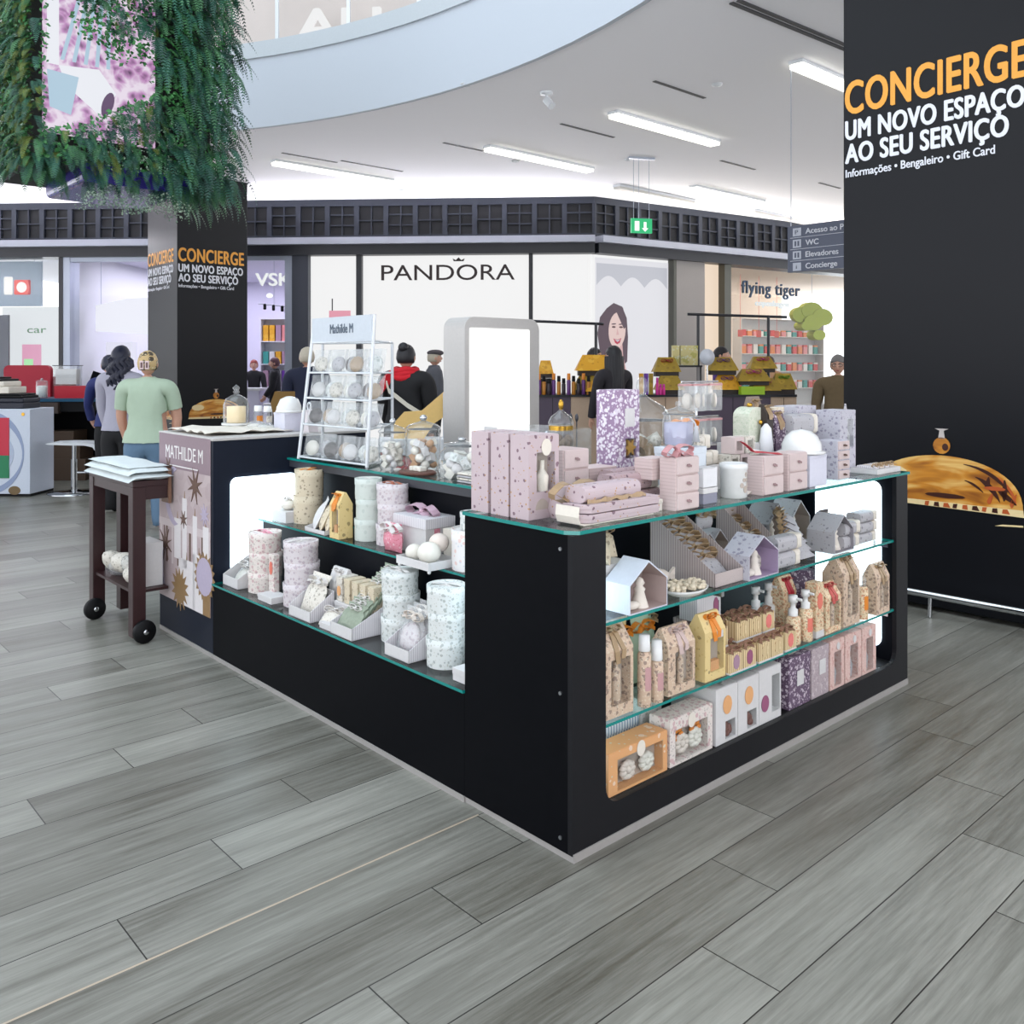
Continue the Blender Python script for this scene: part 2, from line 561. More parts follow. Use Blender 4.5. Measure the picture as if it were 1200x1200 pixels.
# the curved balcony edge around the opening
mb = MB()
circ_wall(mb, AR_, CZ - 0.03, 5.36, flip=False)
circ_wall(mb, AR_ - 0.03, 5.36, 5.56, mi=1)
mb.add(*ring(AR_ - 0.03, AR_, 5.36), mi=1)
mb.add(*ring(AR_ - 0.03, AR_ + 0.12, 5.56), mi=1)
mb.add(*ring(AR_, AR_ + 0.05, CZ - 0.03))
circ_wall(mb, AR_ + 0.05, CZ - 0.03, CZ)
struct(mb.build('trim_balcony', [M_FASC, mat('balcony capping', (196, 204, 210), 0.5)]))
mb = MB()
mb.add(*ring(AR_, 15.5, 4.9))
struct(mb.build('floor_upper', M_CEIL))
# upper gallery shopfronts
M_UPW = mat('upper gallery wall', (214, 204, 198), 0.7, vary=0.12, bscale=1.2)
mb = MB()
circ_wall(mb, 13.2, 4.9, 9.6, 0, PI, 60)
circ_wall(mb, 13.1, 4.9, 7.35, 0.7, PI - 0.3, 40, 1)
struct(mb.build('wall_upper', [M_UPW, mat('lit upper shopfront', (250, 247, 246), emit=0.62)]))
mb = MB()
circ_wall(mb, AR_ + 0.06, 5.56, 6.5, 0.05, PI - 0.1, 60)
bal = tag(mb.build('glass_balustrade', M_PANE), 'curved clear glass balustrade on the rim of the upper balcony', 'balustrade')
for i in range(14):
    a = 0.62 + i * 0.14
    p = (ACX + (AR_ + 0.06) * math.cos(a), ACY + (AR_ + 0.06) * math.sin(a))
    MB().box(p[0] - .02, p[0] + .02, p[1] - .02, p[1] + .02, 5.56, 6.5).build('post', M_WHITEP, bal)


def text(s, size, m, parent=None, loc=(0, 0, 0), rz=0.0, name='lettering', bold=0.0, sx=1.0, depth=0.003, width=None, align='LEFT', rot=None, sp=1.0):
    """lettering standing upright, facing -y before rz; size = capital height"""
    cu = bpy.data.curves.new('tmp', 'FONT')
    cu.body = s
    cu.size = size / 0.72
    cu.extrude = depth / 2
    cu.align_x = align
    cu.space_character = sp
    cu.resolution_u = 5
    o = bpy.data.objects.new('tmp', cu)
    COL.objects.link(o)
    dg = bpy.context.evaluated_depsgraph_get()
    me = bpy.data.meshes.new_from_object(o.evaluated_get(dg))
    bpy.data.objects.remove(o)
    xs = [v.co.x for v in me.vertices] or [0, 1]
    k = sx if width is None else width / max(1e-6, max(xs) - min(xs))
    x0 = min(xs) if align == 'LEFT' else 0
    for v in me.vertices:
        x, y, z = v.co
        v.co = ((x - x0) * k, -z, y)
    if bold:                                   # heavier strokes: the same outlines laid a hair apart
        vv, ff = [v.co.copy() for v in me.vertices], [list(p.vertices) for p in me.polygons]
        g, allv, allf = bold * size * 1.3, [], []
        for dx, dz, dy in ((-1, 0, 0), (1, 0, .0002), (0, .8, .0004), (0, -.8, .0006), (-1, .6, .0003), (1, -.6, .0005)):
            allf += [[i + len(allv) for i in f_] for f_ in ff]
            allv += [(p.x + dx * g, p.y - dy, p.z + dz * g) for p in vv]
        me = bpy.data.meshes.new(name)
        me.from_pydata(allv, [], allf)
    me.materials.clear()
    me.materials.append(m)
    r = bpy.data.objects.new(name, me)
    COL.objects.link(r)
    r.location = loc
    r.rotation_euler = rot if rot else (0, 0, rz)
    if parent: r.parent = parent
    return r


# ------------------------------------------------------------------ shop facades beyond the counter
M_FRZ = mat('slate blue lattice panel', (38, 44, 58), 0.6)
M_FRZD = mat('slate backing board', (14, 16, 22), 0.7)
M_MULL = mat('dark shopfront frame', (34, 36, 44), 0.4)
M_LEDGE = mat('pale cove ledge', (186, 190, 204), 0.5)
M_STEEL = mat('pale steel frame', (188, 196, 212), 0.35, 0.3)
M_LIT = mat('backlit white panel', (252, 252, 252), emit=0.70)
M_LILACWALL = mat('lilac shop wall', (236, 232, 250), 0.7)
M_SHOPW = mat('white shop wall', (240, 240, 246), 0.7)
M_WARMW = mat('warm shop wall', (246, 226, 206), 0.7)
P1 = (1.48, 16.0, 0)
AL, AR = math.radians(-3.65), math.radians(32.83)


def FL(x, y=0.0, z=0.0, a=AL):
    return (P1[0] + x * math.cos(a) - y * math.sin(a), P1[1] + x * math.sin(a) + y * math.cos(a), z)


def FR(x, y=0.0, z=0.0): return FL(x, y, z, AR)


def frieze(name, x0, x1, rz):
    mb = MB()
    mb.box(x0, x1, 0.06, 0.2, 3.80, CZ, 1)
    mb.box(x0, x1, 0.0, 0.1, 3.80, 3.87, 0)
    mb.box(x0, x1, 0.0, 0.1, 4.40, CZ, 0)
    n = max(1, round((x1 - x0) / 0.53))
    w = (x1 - x0) / n
    for i in range(n + 1):
        xx = x0 + i * w
        mb.box(max(x0, xx - .045), min(x1, xx + .045), 0.0, 0.1, 3.87, 4.40, 0)
    for i in range(n):
        xx = x0 + (i + .5) * w
        mb.box(xx - .012, xx + .012, 0.015, 0.08, 3.87, 4.40, 0)
        for zz in ((4.135,) if i % 2 else (4.05, 4.24)):
            mb.box(xx - w / 2, xx + w / 2, 0.02, 0.08, zz - .012, zz + .012, 0)
    mb.box(x0, x1, -0.25, 0.2, 3.68, 3.80, 2)
    mb.box(x0, x1, -0.12, 0.3, 3.50, 3.68, 3)
    return struct(mb.build(name, [M_FRZ, M_FRZD, M_LEDGE, M_MULL], loc=P1, rz=rz))


frieze('trim_frieze', -13.5, 0.0, AL)
area('ceiling_uplight', FL(-6.7, -.24, 3.815), 13.0, .12, 145, (.95, .93, 1.0), (PI + .85, 0, AL))  # uplight added along the ledge to brighten the ceiling
area('ceiling_uplight_angled', FR(6.0, -.24, 3.815), 11.5, .12, 120, (1, .95, .9), (PI + .85, 0, AR))  # second added uplight, for the ceiling by the angled front
frieze('trim_frieze_angled', 0.0, 12.0, AR)
mb = MB()
mb.box(-13.5, 1.0, 6.4, 6.6, 0, 4.6)
struct(mb.build('wall_back', M_SHOPW, loc=P1, rz=AL))


def frame(name, rz, bars, m):
    mb = MB()
    for x0, x1, y0, y1, z0, z1 in bars: mb.box(x0, x1, y0, y1, z0, z1)
    return struct(mb.build(name, m, loc=P1, rz=rz))


# party walls and pillars of the left run
frame('wall_pillar', AL, [(-5.50, -5.20, -0.05, 0.6, 0, 3.5)], mat('charcoal pillar', (66, 70, 82), 0.5))
frame('trim_shopfront', AL, [(-9.91, -9.83, -0.04, 0.1, 0, 3.5), (-4.32, -4.22, -0.03, 0.1, 0, 3.5), (-1.18, -1.11, -0.03, 0.1, 0, 3.5)], M_MULL)
frame('trim_steel', AL, [(-9.83, -9.70, -0.03, 0.3, 0, 3.5), (-5.64, -5.50, -0.03, 0.4, 0, 3.5), (-9.83, -5.5, -0.02, 0.1, 3.42, 3.5)], M_STEEL)
frame('wall_party', AL, [(-9.80, -9.72, 0.3, 6.4, 0, 3.6), (-5.4, -5.25, 0.6, 6.4, 0, 3.6)], M_SHOPW)
frame('wall_return', AR, [(1.94, 2.70, -0.02, 0.4, 0, 3.5)], mat('warm grey pillar', (168, 162, 158), 0.6))
frame('trim_doorway', AR, [(1.87, 1.94, -0.04, 0.2, 0, 3.5), (3.24, 3.42, -0.03, 0.15, 0, 3.5)], mat('bronze frame', (92, 92, 84), 0.4, 0.4))
frame('wall_end', AR, [(9.6, 12, -0.02, 0.4, 0, 3.5)], M_SHOPW)


def glass_pane(name, rz, x0, x1, z1=3.5, y=0.05):
    return struct(MB().box(x0, x1, y, y + .012, 0, z1).build(name, M_PANE, loc=P1, rz=rz))


glass_pane('window_1', AL, -13.4, -9.91, 3.5)
glass_pane('window_2', AL, -9.70, -5.64, 3.42)
glass_pane('window_3', AR, 3.42, 9.6, 3.5)
# jeweller's shop: backlit white front on both sides of the corner
mb = MB()
mb.box(-5.2, 0, 0.12, 0.2, 0, 3.5)
struct(mb.build('wall_lightbox', M_LIT, loc=P1, rz=AL))
struct(MB().box(0, 1.87, 0.12, 0.2, 0, 3.5).build('wall_lightbox_angled', M_LIT, loc=P1, rz=AR))
struct(MB().box(2.7, 3.24, 0.14, 0.2, 0, 3.5).build('wall_shelf_bay', mat('lit warm bay', (246, 224, 200), emit=0.7), loc=P1, rz=AR))
M_LET = mat('dark bronze letters', (52, 40, 40), 0.4, 0.3)
sg = thing('shop_sign', 'dark thin capital letters with a small crown over the O on the white lit shopfront', 'sign', FL(-3.88, 0.09, 3.05), AL)
text('PANDORA', 0.29, M_LET, sg, (0, 0, 0), width=2.44, depth=0.03, bold=0.0)
cr = MB()
cr.prism([(-.09, 0), (.09, 0), (.11, .05), (.05, .02), (0, .07), (-.05, .02), (-.11, .05)], 0, .02)
cr.build('crown', M_LET, sg, (1.42, -0.01, 0.34))

# ------------------------------------------------------------------ concierge columns
M_COL = mat('satin black print film', (9, 11, 18), 0.42, spec=0.26, vary=0.1, bscale=4)
M_CGOLD = mat('printed amber', (240, 168, 60), 0.5)
M_CWHT = mat('printed white', (232, 234, 242), 0.5)


def bell_gold():
    m, N, L = nt('printed brass bell')
    b = N['Principled BSDF']
    b.inputs['Roughness'].default_value = 0.4
    tc = N.new('ShaderNodeTexCoord')
    mp = N.new('ShaderNodeMapping')
    mp.inputs['Scale'].default_value = (2.6, 1, 9)
    L.new(tc.outputs['Object'], mp.inputs[0])
    no = N.new('ShaderNodeTexNoise')
    no.inputs['Scale'].default_value = 1.5
    no.inputs['Distortion'].default_value = 0.8
    L.new(mp.outputs[0], no.inputs['Vector'])
    ra = N.new('ShaderNodeValToRGB')
    e = ra.color_ramp.elements
    e[0].position, e[0].color = 0.3, lin((150, 84, 22))
    e[1].position, e[1].color = 0.72, lin((248, 204, 120))
    k = e.new(0.5); k.color = lin((216, 142, 42))
    L.new(no.outputs['Fac'], ra.inputs[0])
    L.new(ra.outputs[0], b.inputs['Base Color'])
    return m


M_BELL = bell_gold()
M_BELLD = mat('printed dark reflection', (66, 26, 14), 0.4)
M_BELLH = mat('printed pale reflection', (250, 226, 170), 0.4)
M_BELLR = mat('printed copper reflection', (196, 92, 40), 0.4)


def print_on(parent, x0, y, bell=True):
    """the printed artwork of one face: x0 = its far edge, wording then the reception bell"""
    text('CONCIERGE', 0.215, M_CGOLD, parent, (x0 + .02, y, 3.14), width=1.08, bold=0.024, sp=1.06, name='headline_lettering', depth=.002)
    text('UM NOVO ESPAÇO', 0.125, M_CWHT, parent, (x0 + .02, y, 2.973), width=1.065, bold=0.032, sp=1.06, name='lettering', depth=.002)
    text('AO SEU SERVIÇO', 0.125, M_CWHT, parent, (x0 + .02, y, 2.82), width=0.98, bold=0.032, sp=1.06, name='lettering', depth=.002)
    text('Informações • Bengaleiro • Gift Card', 0.052, M_CWHT, parent, (x0 + .02, y, 2.727), width=0.91, bold=0.0185, name='small_lettering', depth=.002)
    if not bell: return
    cx, zb = x0 + .63, .655
    dome = [(cx + .45 * math.cos(a), zb + .30 * math.sin(a) ** .8) for a in [PI * i / 28 for i in range(29)]]
    mb = MB().prism(dome, y - .001, y + .002, 0)
    mb.prism([(cx - .455, zb - .005), (cx + .455, zb - .02), (cx + .45, zb + .02), (cx - .45, zb + .02)], y - .003, y + .001, 2)
    for i in range(9):
        xx = cx - .1 + i * .055
        mb.prism([(xx, zb - .008), (xx + .022 + .01 * (i % 3), zb - .01), (xx + .028, zb + .018), (xx + .004, zb + .016)], y - .005, y, 1 if i % 2 else 3)
    for i, (a0, a1, rr_, w) in enumerate(((1.25, .30, .90, .05), (.95, .16, .74, .07), (.72, .10, .93, .035), (1.05, .5, .6, .03))):
        up = [(cx + .45 * rr_ * math.cos(a0 + (a1 - a0) * k / 10), zb + .01 + .29 * (rr_ + w * math.sin(PI * k / 10)) * math.sin(a0 + (a1 - a0) * k / 10) ** .85) for k in range(11)]
        dn = [(cx + .45 * (rr_ - w * math.sin(PI * k / 10)) * math.cos(a0 + (a1 - a0) * k / 10), zb + .01 + .29 * rr_ * math.sin(a0 + (a1 - a0) * k / 10) ** .85 - .004) for k in range(11)]
        mb.prism(dn + up[::-1] if True else up, y - .004, y + .001, 1 if i != 2 else 3)
    mb.prism([(cx + .3 + .06 * math.cos(a), zb + .13 + .012 * math.sin(a)) for a in [2 * PI * i / 10 for i in range(10)]], y - .005, y, 3)
    mb.prism([(cx + .02 + .12 * math.cos(a), zb + .06 + .015 * math.sin(a)) for a in [2 * PI * i / 12 for i in range(12)]], y - .003, y, 1)
    mb.prism([(cx - .3 + .1 * math.cos(a), zb + .17 + .05 * math.sin(a)) for a in [2 * PI * i / 12 for i in range(12)]], y - .002, y, 2)
    # knob
    mb.prism([(cx + .05 * math.cos(a), zb + .36 + .05 * math.sin(a)) for a in [2 * PI * i / 18 for i in range(18)]], y - .003, y + .001, 0)
    mb.prism([(cx + .022 + .018 * math.cos(a), zb + .352 + .022 * math.sin(a)) for a in [2 * PI * i / 12 for i in range(12)]], y - .005, y, 1)
    mb.prism([(cx - .02, zb + .40), (cx + .02, zb + .40), (cx + .012, zb + .45), (cx + .04, zb + .462), (cx - .04, zb + .462), (cx - .012, zb + .45)], y - .003, y + .001, 4)
    # lower rim of the base
    mb.prism([(cx + .30, zb - .085), (cx + .45, zb - .075), (cx + .45, zb - .065), (cx + .34, zb - .073)], y - .003, y + .001, 2)
    for i, (a0, a1, q0, q1, mi) in enumerate(((.62, .18, .97, .80, 1), (.50, .10, .80, .93, 1), (.40, .12, .70, .62, 3), (.80, .55, .86, .70, 1), (.30, .05, .97, .88, 3))):
        A = [(cx + .45 * (q0 + (q1 - q0) * k / 8) * math.cos(a0 + (a1 - a0) * k / 8), zb + .012 + .285 * (q0 + (q1 - q0) * k / 8) * math.sin(a0 + (a1 - a0) * k / 8) ** .85) for k in range(9)]
        B = [(x - .006 - .022 * math.sin(PI * k / 8), z_ - .004 - .012 * math.sin(PI * k / 8)) for k, (x, z_) in enumerate(A)]
        mb.prism(A + B[::-1], y - .0045, y + .001, mi)
    mb.build('printed_bell', [M_BELL, M_BELLD, M_BELLH, M_BELLR, mat('printed silver', (206, 196, 190), 0.4)], parent)


def column(name, label, corner, wu, wv, faces):
    """square clad column; corner = near corner in world, runs wu along the counter and wv towards the far end"""
    r = thing(name, label, 'column', (corner[0], corner[1], 0), KA)
    MB().box(0, wu, 0, wv, 0.03, CZ - .005).build('cladding', M_COL, r, bevel=.008)
    if 'u' in faces: print_on(r, 0.0, -0.003)
    if 'v' in faces:
        h = bpy.data.objects.new('printed_side', None)
        COL.objects.link(h)
        h.parent = r
        h.location = (0, wv, 0)
        h.rotation_euler = (0, 0, -PI / 2)
        print_on(h, 0.0, -0.003)
    return r


# near column: far-left edge of its printed face at 2.174, 5.87; face 1.3 wide
fe = (2.174, 5.87)
near = (fe[0] + 1.30 * UY, fe[1] - 1.30 * UX)
c1 = column('concierge_column', 'big black printed column beside the sales counter, large amber headline and brass bell', near, 1.3, 1.30, 'v')
rail = thing('guard_rail', 'low chrome tube rail along the foot of the big black column', 'rail', (fe[0], fe[1], 0), KL)
MB().tube([(-.05, -.14, .135), (1.5, -.14, .135)], 0.022, 10).build('tube', M_CHROME, rail)
for xx in (.12, .62, 1.15):
    MB().tube([(xx, -.14, .125), (xx, -.15, .004)], 0.012, 8).build('foot', M_CHROME, rail)
c2 = column('concierge_column', 'black printed column under the hanging greenery, behind the person in the green top', (-5.24, 14.0), 1.17, 1.25, 'uv')

# ------------------------------------------------------------------ ceiling lamps, slots, signs
M_TUBE = mat('fluorescent diffuser', (255, 252, 238), emit=3.6)
M_TUBEOFF = mat('unlit diffuser', (214, 212, 206), 0.5)


def ceiling_lamp(x, y, on, label, ln=2.1):
    r = thing('ceiling_lamp', label, 'lamp', (x, y, CZ), KA, 'tube lamps on the mall ceiling')
    MB().box(0, ln, -.08, .08, -.035, 0).build('housing', M_WHITEP, r, bevel=.006)
    MB().prism([(0.02, -.075), (ln - .02, -.075), (ln - .01, -.036), (.01, -.036)], -.07, .07).build('diffuser', M_TUBE if on else M_TUBEOFF, r, bevel=.01)
    return r


for x, y, on, lab in ((1.19, 10.62, 1, 'lit tube lamp on the ceiling above the counter jars, centre of the row'), (-0.35, 12.27, 1, 'lit tube lamp on the ceiling in front of the jeweller sign'),
                      (-3.51, 13.13, 1, 'lit tube lamp on the ceiling just beyond the hanging greenery'), (2.80, 8.84, 1, 'lit tube lamp on the ceiling running behind the big black column'),
                      (3.03, 15.0, 1, 'lit tube lamp on the ceiling beyond the green exit sign'), (1.74, 14.93, 0, 'unlit tube lamp on the ceiling over the frieze corner'),
                      (4.62, 17.29, 0, 'unlit tube lamp on the ceiling above the hanging direction sign')):
    ceiling_lamp(x, y, on, lab)
M_SLOT = mat('dark slot', (70, 70, 74), 0.6)
for x, y, ln, lab in ((1.51, 9.5, .9, 'thin dark air slot in the ceiling before the middle lamp'), (.61, 11.18, 1.0, 'thin dark air slot in the ceiling beside the small spotlight'), (-.93, 12.13, .7, 'thin dark air slot in the ceiling touching the lamp before the jeweller sign'),
                      (-2.52, 13.19, 1.1, 'thin dark air slot in the ceiling near the lamp by the greenery'), (3.08, 13.19, .9, 'thin dark air slot in the ceiling above the exit sign lamp'), (5.08, 14.79, .7, 'short dark air slot in the ceiling close to the big black column'),
                      (-3.27, 12.71, .9, 'thin dark air slot in the ceiling behind the greenery lamp')):
    tag(MB().box(0, ln, -.022, .022, -.006, .002).build('ceiling_slot', M_SLOT, loc=(x, y, CZ), rz=KA), lab, 'vent', 'air slots in the ceiling')
for dy in (0, .07):
    tag(MB().box(0, 2.2, -.02, .02, -.012, .002).build('curtain_track', M_SLOT, loc=(1.87 - dy * UY, 7.39 + dy * UX, CZ), rz=math.radians(39)), 'long dark ceiling track over the big column, ' + ('inner of the pair' if dy else 'outer of the pair'), 'track', 'paired ceiling tracks')
sp_ = thing('spotlight', 'small white swivel spotlight on the ceiling near the atrium edge', 'lamp', (.38, 9.9, CZ))
MB().lathe([(.07, 0), (.07, -.02), (.015, -.025), (.015, -.08)][::-1], 16).build('bracket', M_WHITEP, sp_)
MB().tube([(0, 0, -.08), (.06, -.06, -.17)], .045, 12).build('head', M_WHITEP, sp_)
for i, (x, y) in enumerate(((-.5, 9.6), (.05, 13.2), (2.2, 9.6), (-1.9, 15.4), (3.9, 9.9), (1.7, 13.1))):
    tag(MB().lathe([(.012, -.028), (.05, -.02), (.06, 0)], 14).build('smoke_detector', M_WHITEP, loc=(x, y, CZ)), ('small round ceiling sensor ' + ('close to the atrium edge', 'between two lamps', 'beside the curtain track', 'over the jeweller letters', 'near the big black column', 'near the exit sign')[i]), 'sensor', 'round ceiling sensors')
# exit sign
ex = thing('exit_sign', 'green and white emergency exit sign hanging on thin wires from the ceiling', 'sign', (1.88, 13.0, 3.52), math.radians(14))
MB().box(-.16, .16, -.02, .02, -.1, .11).build('housing', mat('exit green', (20, 176, 110), emit=0.9), ex)
wm = MB()
wm.prism([(-.11, -.07), (-.04, -.07), (-.04, .07), (-.11, .07)], -.024, -.02)
wm.prism([(.03, .02), (.07, .02), (.07, -.03), (.1, -.03), (.05, -.08), (.0, -.03), (.03, -.03)], -.024, -.02)
wm.box(.03, .07, -.024, -.02, .02, .06)
wm.build('pictogram', mat('exit pictogram', (240, 255, 246), emit=1.0), ex)
for x in (-.12, -.04, .12): MB().tube([(x, 0, .11), (x, 0, CZ - 3.52)], .004, 5).build('wire', M_STEEL, ex)
MB().box(-.2, .2, -.03, .03, CZ - 3.52 - .03, CZ - 3.52).build('ceiling_bracket', M_STEEL, ex)
# direction sign
ds = thing('direction_sign', 'hanging slate direction sign with four white lines of text beside the big column', 'sign', (2.79, 9.0, 2.43), KL)
MB().box(0, 1.5, -.03, .03, 0, .46).build('board', mat('sign slate', (92, 98, 118), 0.4), ds)
for i, (pic, tx) in enumerate((('P', 'Acesso ao Parque'), ('WC', 'WC'), ('E', 'Elevadores'), ('i', 'Concierge'))):
    z = .345 - i * .115
    text(tx, .055, M_CWHT, ds, (.2, -.034, z + .025), bold=.02, name='lettering', sx=1.05)
    fm = MB()
    fm.box(.06, .15, -.035, -.03, z + .01, z + .09)
    fm.build('icon', mat('sign pale icon', (206, 210, 222), .5), ds)
    if pic in 'Pi': text(pic, .04, mat('sign slate', (92, 98, 118)), ds, (.095 if pic == 'i' else .085, -.038, z + .03), width=.012 if pic == 'i' else .035, name='icon_lettering', depth=.002)
    else:
        for bx in (.08, .112): MB().box(bx, bx + .018, -.037, -.0345, z + .025, z + .075).build('icon_figure', mat('sign slate', (92, 98, 118)), ds)
    if i: MB().box(.03, 1.5, -.034, -.03, z + .108, z + .112).build('rule', M_CWHT, ds)
for x in (.02, 1.3): MB().tube([(x, 0, .46), (x, 0, CZ - 2.43)], .004, 5).build('wire', M_STEEL, ds)
# ------------------------------------------------------------------ the sales island: one corner counter, one stepped side counter, one end cabinet
RL, RD = 2.27, 0.512            # corner counter length and depth
ZU, ZM, ZB = 0.690, 0.370, 0.125   # its two glass shelves and its floor


def slab(name, poly, z0, z1, parent):
    """glass sheet with a green edge; poly in local x,y"""
    mb = MB().flat(poly, z0, z1, 0)
    n = len(poly)
    for i in range(2, len(mb.m)): mb.m[i] = 1
    return mb.build(name, [M_GLASS, M_EDGE], parent)


M_PLINTH = mat('pale metal plinth', (168, 164, 160), .5)
cc = thing('display_counter', 'long black display counter with three lit glass levels, nearest corner of the sales island', 'counter', K(0, 0), KA)
r_ = .06
front = [(0, .02), (RL, .02), (RL, .985), (2.155, .985)] + [(2.155 - r_ + r_ * math.cos(a), .123 + r_ + r_ * math.sin(a)) for a in [-PI / 2 * i / 6 for i in range(7)]] + \
        [(.15 + r_ + r_ * math.cos(a), .123 + r_ + r_ * math.sin(a)) for a in [-PI / 2 - PI / 2 * i / 6 for i in range(7)]] + [(.15, .985), (0, .985)]
MB().prism(front, 0, .02).build('front_frame', mat('charcoal front laminate', (24, 24, 28), .45, spec=.2, bscale=30, vary=.15, bump=.03), cc)
MB().box(0, .02, .02, RD, .02, .985).build('side_panel', M_BLACK, cc)
MB().box(.02, .13, .021, RD - .02, .02, .985).build('inner_post', M_DARKIN, cc)
MB().box(2.155, RL, .021, RD, .02, .985).build('end_panel', M_DARKIN, cc)
MB().box(.13, 2.155, RD - .02, RD, .02, .985).build('back_panel', M_DARKIN, cc)
MB().box(.13, 2.155, .021, RD - .02, .02, ZB).build('deck', M_BLACK2, cc)
MB().box(.002, RL - .002, -.004, RD, 0, .026).build('plinth', M_PLINTH, cc)
MB().prism(rr(.07, .40, .18, .955, .04), 0, .012).build('light_panel', M_LITK, cc, loc=(2.154, 0, 0), rz=PI / 2)
MB().prism(rr(.07, .44, .18, .93, .04), -.012, 0).build('light_panel', M_LITK, cc, loc=(.131, 0, 0), rz=PI / 2)
MB().prism(rr(.092, .47, .42, .915, .035), .0005, .010).build('light_panel', M_LITK, cc, loc=(0, RD, 0))
slab('top_glass', [(.02, -.012), (RL, -.012), (RL, RD), (-.012, RD), (-.012, .025)], .988, 1.0, cc)
slab('glass_shelf', [(.132, .012), (2.153, .012), (2.153, RD - .025), (.132, RD - .025)], ZU - .01, ZU, cc)
slab('glass_shelf', [(.132, .012), (2.153, .012), (2.153, RD - .03), (.132, RD - .03)], ZM - .01, ZM, cc)
for z in (ZU, ZM):
    for x in (.14, .82, 2.14): MB().box(x - .008, x + .008, .03, .10, z - .035, z - .0105).build('shelf_clip', M_CHROME, cc)
for z in (.94, .5, .06): MB().lathe([(.006, 0), (.006, .004)], 10).build('screw', M_ALU, cc, loc=(0.0, .05, z), rot=(0, -PI / 2, 0))

LS0, LS1 = .512, 2.55
sc = thing('side_counter', 'low black side counter with stepped glass shelves between poster cabinet and corner counter', 'counter', K(0, 0), KA)
MB().box(0, .02, LS0 + .001, LS1, .02, .372).build('front_panel', M_BLACK, sc)
MB().box(.02, .28, LS0 + .001, LS1, .34, .372).build('lower_deck', M_BLACK2, sc)
MB().box(.27, .285, LS0 + .001, LS1, .372, .68).build('riser', M_DARKIN, sc)
MB().box(.285, .50, LS0 + .001, LS1, .64, .678).build('middle_deck', M_BLACK2, sc)
MB().box(.49, .505, LS0 + .001, LS1, .68, .985).build('riser', M_DARKIN, sc)
MB().box(.43, .95, LS0 + .001, LS1, .95, .985).build('top_deck', M_GREY, sc)
MB().box(.93, .95, LS0 + .001, LS1, .02, .95).build('back_panel', M_BLACK, sc)
MB().box(-.004, .9, LS0 + .001, LS1, 0, .02).build('plinth', M_PLINTH, sc)
slab('lower_glass', [(-.008, LS0 + .002), (.268, LS0 + .002), (.268, LS1 - .002), (-.008, LS1 - .002)], .374, .385, sc)
slab('middle_glass', [(.243, LS0 + .002), (.488, LS0 + .002), (.488, LS1 - .002), (.243, LS1 - .002)], .680, .690, sc)
slab('top_glass', [(.415, LS0 + .002), (.95, LS0 + .002), (.95, LS1 - .002), (.415, LS1 - .002)], .988, 1.0, sc)

ec = thing('end_cabinet', 'tall black end cabinet with the moon and star poster on its front', 'cabinet', K(0, 0), KA)
MB().box(0, .92, LS1 + .001, 3.27, .02, 1.11).build('body', mat('slate black laminate', (26, 32, 46), .45, spec=.15, bscale=20, vary=.1), ec, bevel=.003)
MB().box(-.004, .925, LS1 - .003, 3.275, 1.11, 1.125).build('top', mat('pale worktop', (206, 202, 198), .5), ec, bevel=.003)
MB().box(-.004, .9, LS1 + .003, 3.265, 0, .02).build('plinth', M_PLINTH, ec)
MB().prism(rr(.092, .47, .42, .915, .035), -.010, 0).build('light_panel', M_LITK, ec, loc=(0, LS1, 0))

# poster on the end cabinet
po = thing('poster', 'mauve paper poster with moon, stars and candles, hung on the end cabinet', 'poster', K(-.002, 3.265), KL)
PW = .69
paper = pattern('poster print', (196, 178, 178), (206, 190, 190), (186, 166, 168), 5, .5, .5)
MB().box(0, PW, -.002, 0, .20, 1.118).build('sheet', paper, po)
pm = [mat('poster mauve head', (150, 128, 136), .6), mat('poster gold', (150, 118, 76), .5), mat('poster lilac', (190, 178, 200), .6), mat('poster white', (236, 230, 230), .6), mat('poster brown', (110, 84, 72), .6), mat('poster pale', (214, 200, 200), .6)]
mb = MB()
y0, y1 = -.0035, -.0021
mb.box(0, PW, y0 + .0008, y1, .93, 1.118, 0)
mb.box(0, PW, y0 + .001, y1, .60, .64, 5)
for i in range(9): mb.box(.02 + i * .08, .045 + i * .08, y0 + .001, y1, .40, .60, 4 if i % 2 else 5)
for x, w, z0, z1 in ((.22, .09, .44, .66), (.33, .06, .40, .78), (.47, .055, .44, .70), (.60, .07, .42, .66), (.28, .22, .20, .45), (.47, .16, .20, .50)):
    mb.box(x, x + w, y0 + .0004, y1, z0, z1, 3)
    mb.prism([(x + w / 2 - .006, z1), (x + w / 2 + .006, z1), (x + w / 2, z1 + .04)], y0, y1, 1)


def star(cx, cz, r, n, inner, rot=0):
    return [(cx + (r if i % 2 == 0 else r * inner) * math.cos(rot + PI * i / n), cz + (r if i % 2 == 0 else r * inner) * math.sin(rot + PI * i / n)) for i in range(2 * n)]


